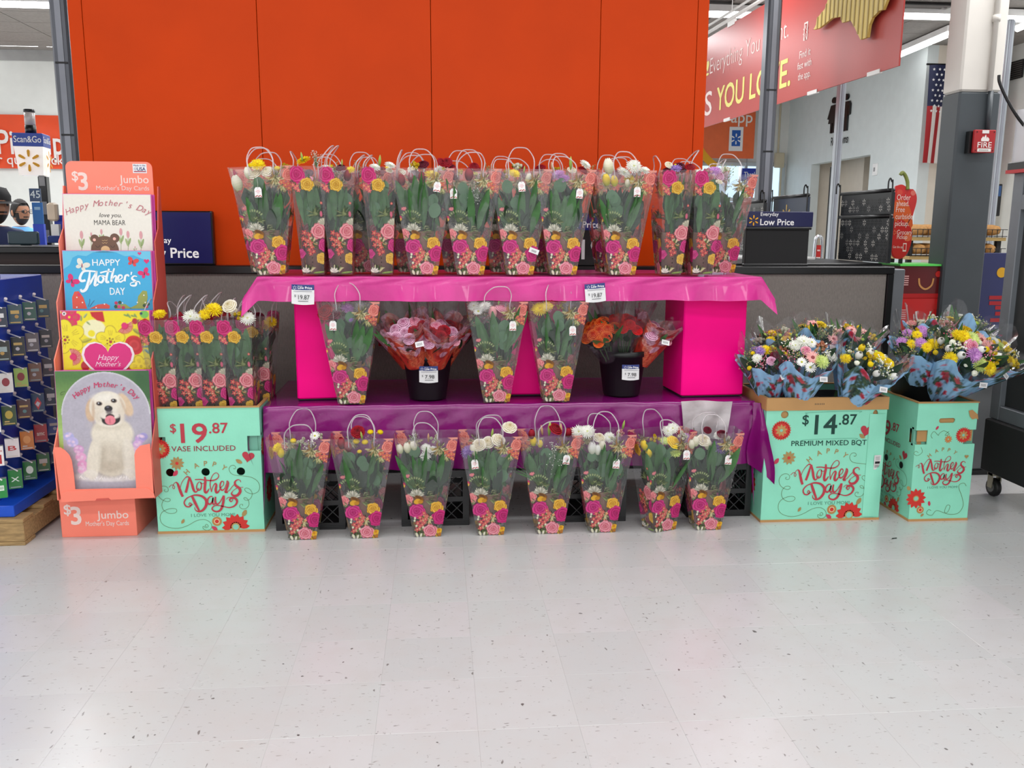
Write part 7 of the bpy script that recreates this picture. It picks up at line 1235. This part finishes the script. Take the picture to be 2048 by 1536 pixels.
for i in range(12): x, y = rg.random(), rg.uniform(.05, .4); rr_.rose(x, y, rg.uniform(.05, .08), 'a01c18', 'd8543c', 'ec8860', i, 1.3)
rr_.a[:, :, 3] = np.where(rr_.Y > .78, .55, 1)
def wrap_mesh(cvs, seed, L, r0, R, front=.62, back=1.0, m=WRAP, nm='paper_wrap', nu=90, nv=44, corners=4, uo=0.0, rep=1.0, fold=.0):
    rg = np.random.RandomState(seed); ph = rg.rand(8)*6; U_, V_ = np.meshgrid(np.linspace(0, 1, nu), np.linspace(0, 1, nv)); th = U_*2*PI
    c = np.cos(th+PI/2)        # 1 at the far side (+y) ... -1 at the viewer
    far = .5+.5*np.sin(th); hgt = L*(front+(back-front)*far**1.2)+L*.13*np.cos(corners*th+ph[0]); t = V_
    r = r0+(R-r0)*t**1.05; r = r*(1+.16*t*np.cos(corners*th+ph[0])+.05*t*np.sin(11*th+ph[1]+t*2)+.03*np.sin(23*th+ph[2])*t)
    z = hgt*t-.035*L*np.sin(7*th+ph[3])*t**3; P = np.stack([r*np.cos(th), r*np.sin(th), z], -1)
    C_ = cvs.sample((U_*rep*2.0+uo) % 1.0, np.clip(t*.98, 0, 1)) if cvs is not None else np.ones(U_.shape+(4,))
    return pmesh(nm, [(P, C_)], m, True)
WB = [wrap_mesh(cb, s, .37, .03, .165, .94, .92, uo=s*.23) for s in (1, 2, 3)]; CB = [wrap_mesh(None, s+5, .44, .03, .185, .95, 1.02, CLEAR, 'clear_wrap', 60, 20) for s in (1, 2, 3)]
WRD = [wrap_mesh(rr_, s, .25, .055, .13, 1.0, .95, SLEEVE, 'printed_wrap', 100, 50, uo=s*.31) for s in (1, 2, 3)]; CR_ = [wrap_mesh(None, s+9, .29, .05, .15, 1.0, 1.0, CLEAR, 'clear_wrap', 60, 18) for s in (1, 2, 3)]
for m_ in CB+CR_: pass
stk = MB(fr((0, 0, 0))); stk.prism([[(-.02, -.013), (.02, -.013), (.02, .013), (-.02, .013)]], -.0008, 0, 'f2f2f2'); [stk.rect(-.013+k*.003, -.007, -.012+k*.003, .006, .0004, '282828') for k in range(9)]; STK = stk.mesh('barcode_sticker', INK)
def bouquet(B, C, s, pal, label, group, kind='blue', n=24, seed=1, sticker=True, nl=14, spread=.145, cup=.075):
    rg = random.Random(seed); B = Vector(B); ax = (Vector(C)-B); L = ax.length; ax.normalize(); t = thing('wrapped_bouquet', label, 'flower bouquet', tuple(B), 0, group)
    up = Vector((0, 1, 0)); xa = up.cross(ax).normalized(); ya = ax.cross(xa); t.matrix_world = Matrix(((xa.x, ya.x, ax.x, B.x), (xa.y, ya.y, ax.y, B.y), (xa.z, ya.z, ax.z, B.z), (0, 0, 0, 1)))
    # local: x to the viewer's right, y away from the viewer, z along the stems
    if xa.x < 0: pass
    W_ = WB if kind == 'blue' else (WRD if kind == 'rose' else CR_); K_ = CB if kind == 'blue' else CR_; HL_ = .40 if kind == 'blue' else .20; off = L-HL_*s
    w = ob('paper_wrap', W_[seed % 3], t); w.location = (0, 0, off-.03*s); w.scale = (s, s, s); k_ = ob('clear_wrap', K_[(seed+1) % 3], t); k_.location = (0, 0, off-.03*s); k_.scale = (s, s, s)
    for i in range(n):
        r = spread*s*math.sqrt((i+.4)/n); a = i*2.39996+seed; x, y = r*math.cos(a), r*math.sin(a); z = L-cup*s*(r/(spread*s))**2+rg.uniform(-.01, .012); code = pal[i % len(pal)] if i < len(pal) else rg.choice(pal)
        A = (x*3.5, y*3.5-.55, 1.0); head(code, (x, y, z), A, t, rg.uniform(.85, 1.15)*(1.0 if kind == 'blue' else 1.0)*min(1.15, s+.1))
    for i in range(nl): a = rg.uniform(0, 6.3); r = spread*s*rg.uniform(.5, 1.0); put_leaf(rg.choice((1, 4, 4, 2)), (r*.6*math.cos(a), r*.6*math.sin(a), L-.13*s), -math.sin(a)*.6, math.cos(a)*.6, rg.uniform(-1, 1), rg.uniform(.7, 1.05)*s, t)
    q = MB()
    for i in range(7): a = i*.9; q.tube([(math.cos(a)*.012, math.sin(a)*.012, -.0), (math.cos(a)*.02, math.sin(a)*.02, L*.5), (math.cos(a)*spread*s*.6, math.sin(a)*spread*s*.6, L-.04)], .0028, 5)
    q.build('stems', STEM, t, kind='stuff')
    if sticker: o = ob('barcode_sticker', STK, t); o.location = (.05*s, -.155*s if kind == 'blue' else -.135*s, off+(.27 if kind == 'blue' else .15)*s); o.rotation_euler = (-.6, rg.uniform(-.2, .2), 0)
    return t
GB, GR = 'blue wrapped mixed bouquets in the mint boxes', 'rose bouquets in the black buckets'
bouquet((1.75, 4.34, .40), V(1530, 700, 4.22), .8, ['yd', 'vd', 'ya', 'by', 'pk', 'gb', 'yb', 'dm', 'lr', 'wd'], 'blue wrapped bouquet leftmost in the wide box, against the hot pink box', GB, seed=1)
bouquet((1.84, 4.30, .40), V(1612, 690, 4.13), .92, ['wd', 'pr', 'ds', 'wd', 'pb', 'gd', 'by', 'ka', 'wy', 'kd', 'ds', 'pk'], 'blue wrapped bouquet with a pink rose, middle front of the wide box', GB, seed=2)
bouquet((2.06, 4.30, .40), V(1748, 706, 4.12), .92, ['wt', 'yd', 'wb', 'ya', 'wt', 'yt', 'wy', 'gb', 'wt', 'yd', 'wb', 'yb', 'ct', 'by'], 'blue wrapped bouquet of yellow and white flowers, right front of the wide box', GB, seed=3)
bouquet((1.80, 4.42, .42), V(1560, 662, 4.42), .8, ['ka', 'by', 'yd', 'wa', 'by', 'pk', 'gb'], 'bouquet at the back of the wide box, left one with tan alstroemeria', GB, seed=4, nl=22)
bouquet((1.95, 4.44, .42), V(1638, 650, 4.46), .8, ['yd', 'by', 'kd', 'wy', 'by', 'ya', 'ka'], 'bouquet at the back of the wide box, middle one with dark leaves', GB, seed=5, nl=26)
bouquet((2.10, 4.44, .42), V(1712, 656, 4.46), .8, ['yb', 'kr', 'by', 'gb', 'ya', 'kd', 'wy'], 'bouquet at the back of the wide box, right one beside the right bucket flowers', GB, seed=6, nl=26)
bouquet((2.53, 4.36, .50), V(1846, 668, 4.18), .86, ['pd', 'yd', 'by', 'ya', 'pd', 'yb', 'by'], 'blue wrapped bouquet leaning left in the right bucket, lilac flower at its corner', GB, seed=7, nl=14)
bouquet((2.56, 4.33, .50), V(1948, 682, 4.02), 1.05, ['gd', 'pr', 'wb', 'yd', 'wt', 'wb', 'wy', 'yb', 'yd', 'pd', 'kd', 'wb', 'pk', 'ya', 'wt'], 'big front blue wrapped bouquet in the right bucket, lime chrysanthemum in it', GB, seed=8, n=32)
bouquet((2.53, 4.42, .50), V(1872, 640, 4.48), .82, ['gd', 'kr', 'by', 'wa', 'pa', 'gb', 'wy'], 'bouquet at the back left of the right bucket, pale pink and lime', GB, seed=9, nl=16, sticker=False)
bouquet((2.60, 4.42, .50), V(1945, 640, 4.50), .82, ['yd', 'wa', 'gb', 'by', 'yb', 'wd', 'wy'], 'bouquet at the back of the right bucket, in front of the dark pillar', GB, seed=10, nl=16, sticker=False)
bouquet((2.62, 4.36, .50), V(2008, 690, 4.26), .9, ['yd', 'wd', 'yb', 'ya', 'ds', 'gd', 'yd', 'wy'], 'bouquet at the right edge of the right bucket, bright yellow cluster', GB, seed=11, nl=12)
zb_ = TZ1+.04
bouquet((B1[0]-.02, B1[1]-.02, zb_), V(812, 652, 4.25), .95, ['lr', 'lr', 'pr', 'lr', 'rr', 'lr'], 'lavender rose bouquet with coral print, left in the left bucket', GR, 'rose', 13, 2, True, 6, .115, .05)
bouquet((B1[0]+.02, B1[1]-.01, zb_), V(880, 652, 4.26), .95, ['pr', 'rr', 'lr', 'rr', 'lr', 'kr'], 'pink and red rose bouquet facing front, right in the left bucket', GR, 'rose', 13, 3, False, 6, .115, .05)
bouquet((B1[0]+.03, B1[1]+.04, zb_), V(905, 645, 4.42), .95, ['kr', 'or', 'rr'], 'salmon rose bouquet leaning right at the back of the left bucket', GR, 'rose', 9, 4, False, 5, .105, .05)
bouquet((B1[0]-.03, B1[1]+.04, zb_), V(790, 652, 4.45), .95, ['rr', 'dm', 'lr'], 'dark rose bouquet at the back left of the left bucket', GR, 'rose', 9, 5, False, 5, .105, .05)
bouquet((B2[0]-.02, B2[1]+.0, zb_), V(1196, 650, 4.31), .9, ['or'], 'bright orange rose bouquet in the right bucket', GR, 'clear', 16, 6, False, 8, .10, .05)
bouquet((B2[0]+.0, B2[1]-.01, zb_), V(1250, 634, 4.34), .9, ['br', 'br', 'rr'], 'deep red rose bouquet in the middle of the right bucket', GR, 'clear', 16, 7, False, 10, .10, .05)
bouquet((B2[0]+.03, B2[1]-.0, zb_), V(1312, 650, 4.40), .95, ['lr', 'kr', 'pr', 'rr'], 'pink printed rose bouquet leaning right in the right bucket', GR, 'rose', 10, 8, True, 6, .105, .05)
bouquet((B2[0]-.02, B2[1]+.05, zb_), V(1205, 632, 4.52), .9, ['dm', 'rr'], 'near black red rose bouquet at the back of the right bucket', GR, 'clear', 12, 9, False, 7, .10, .05)
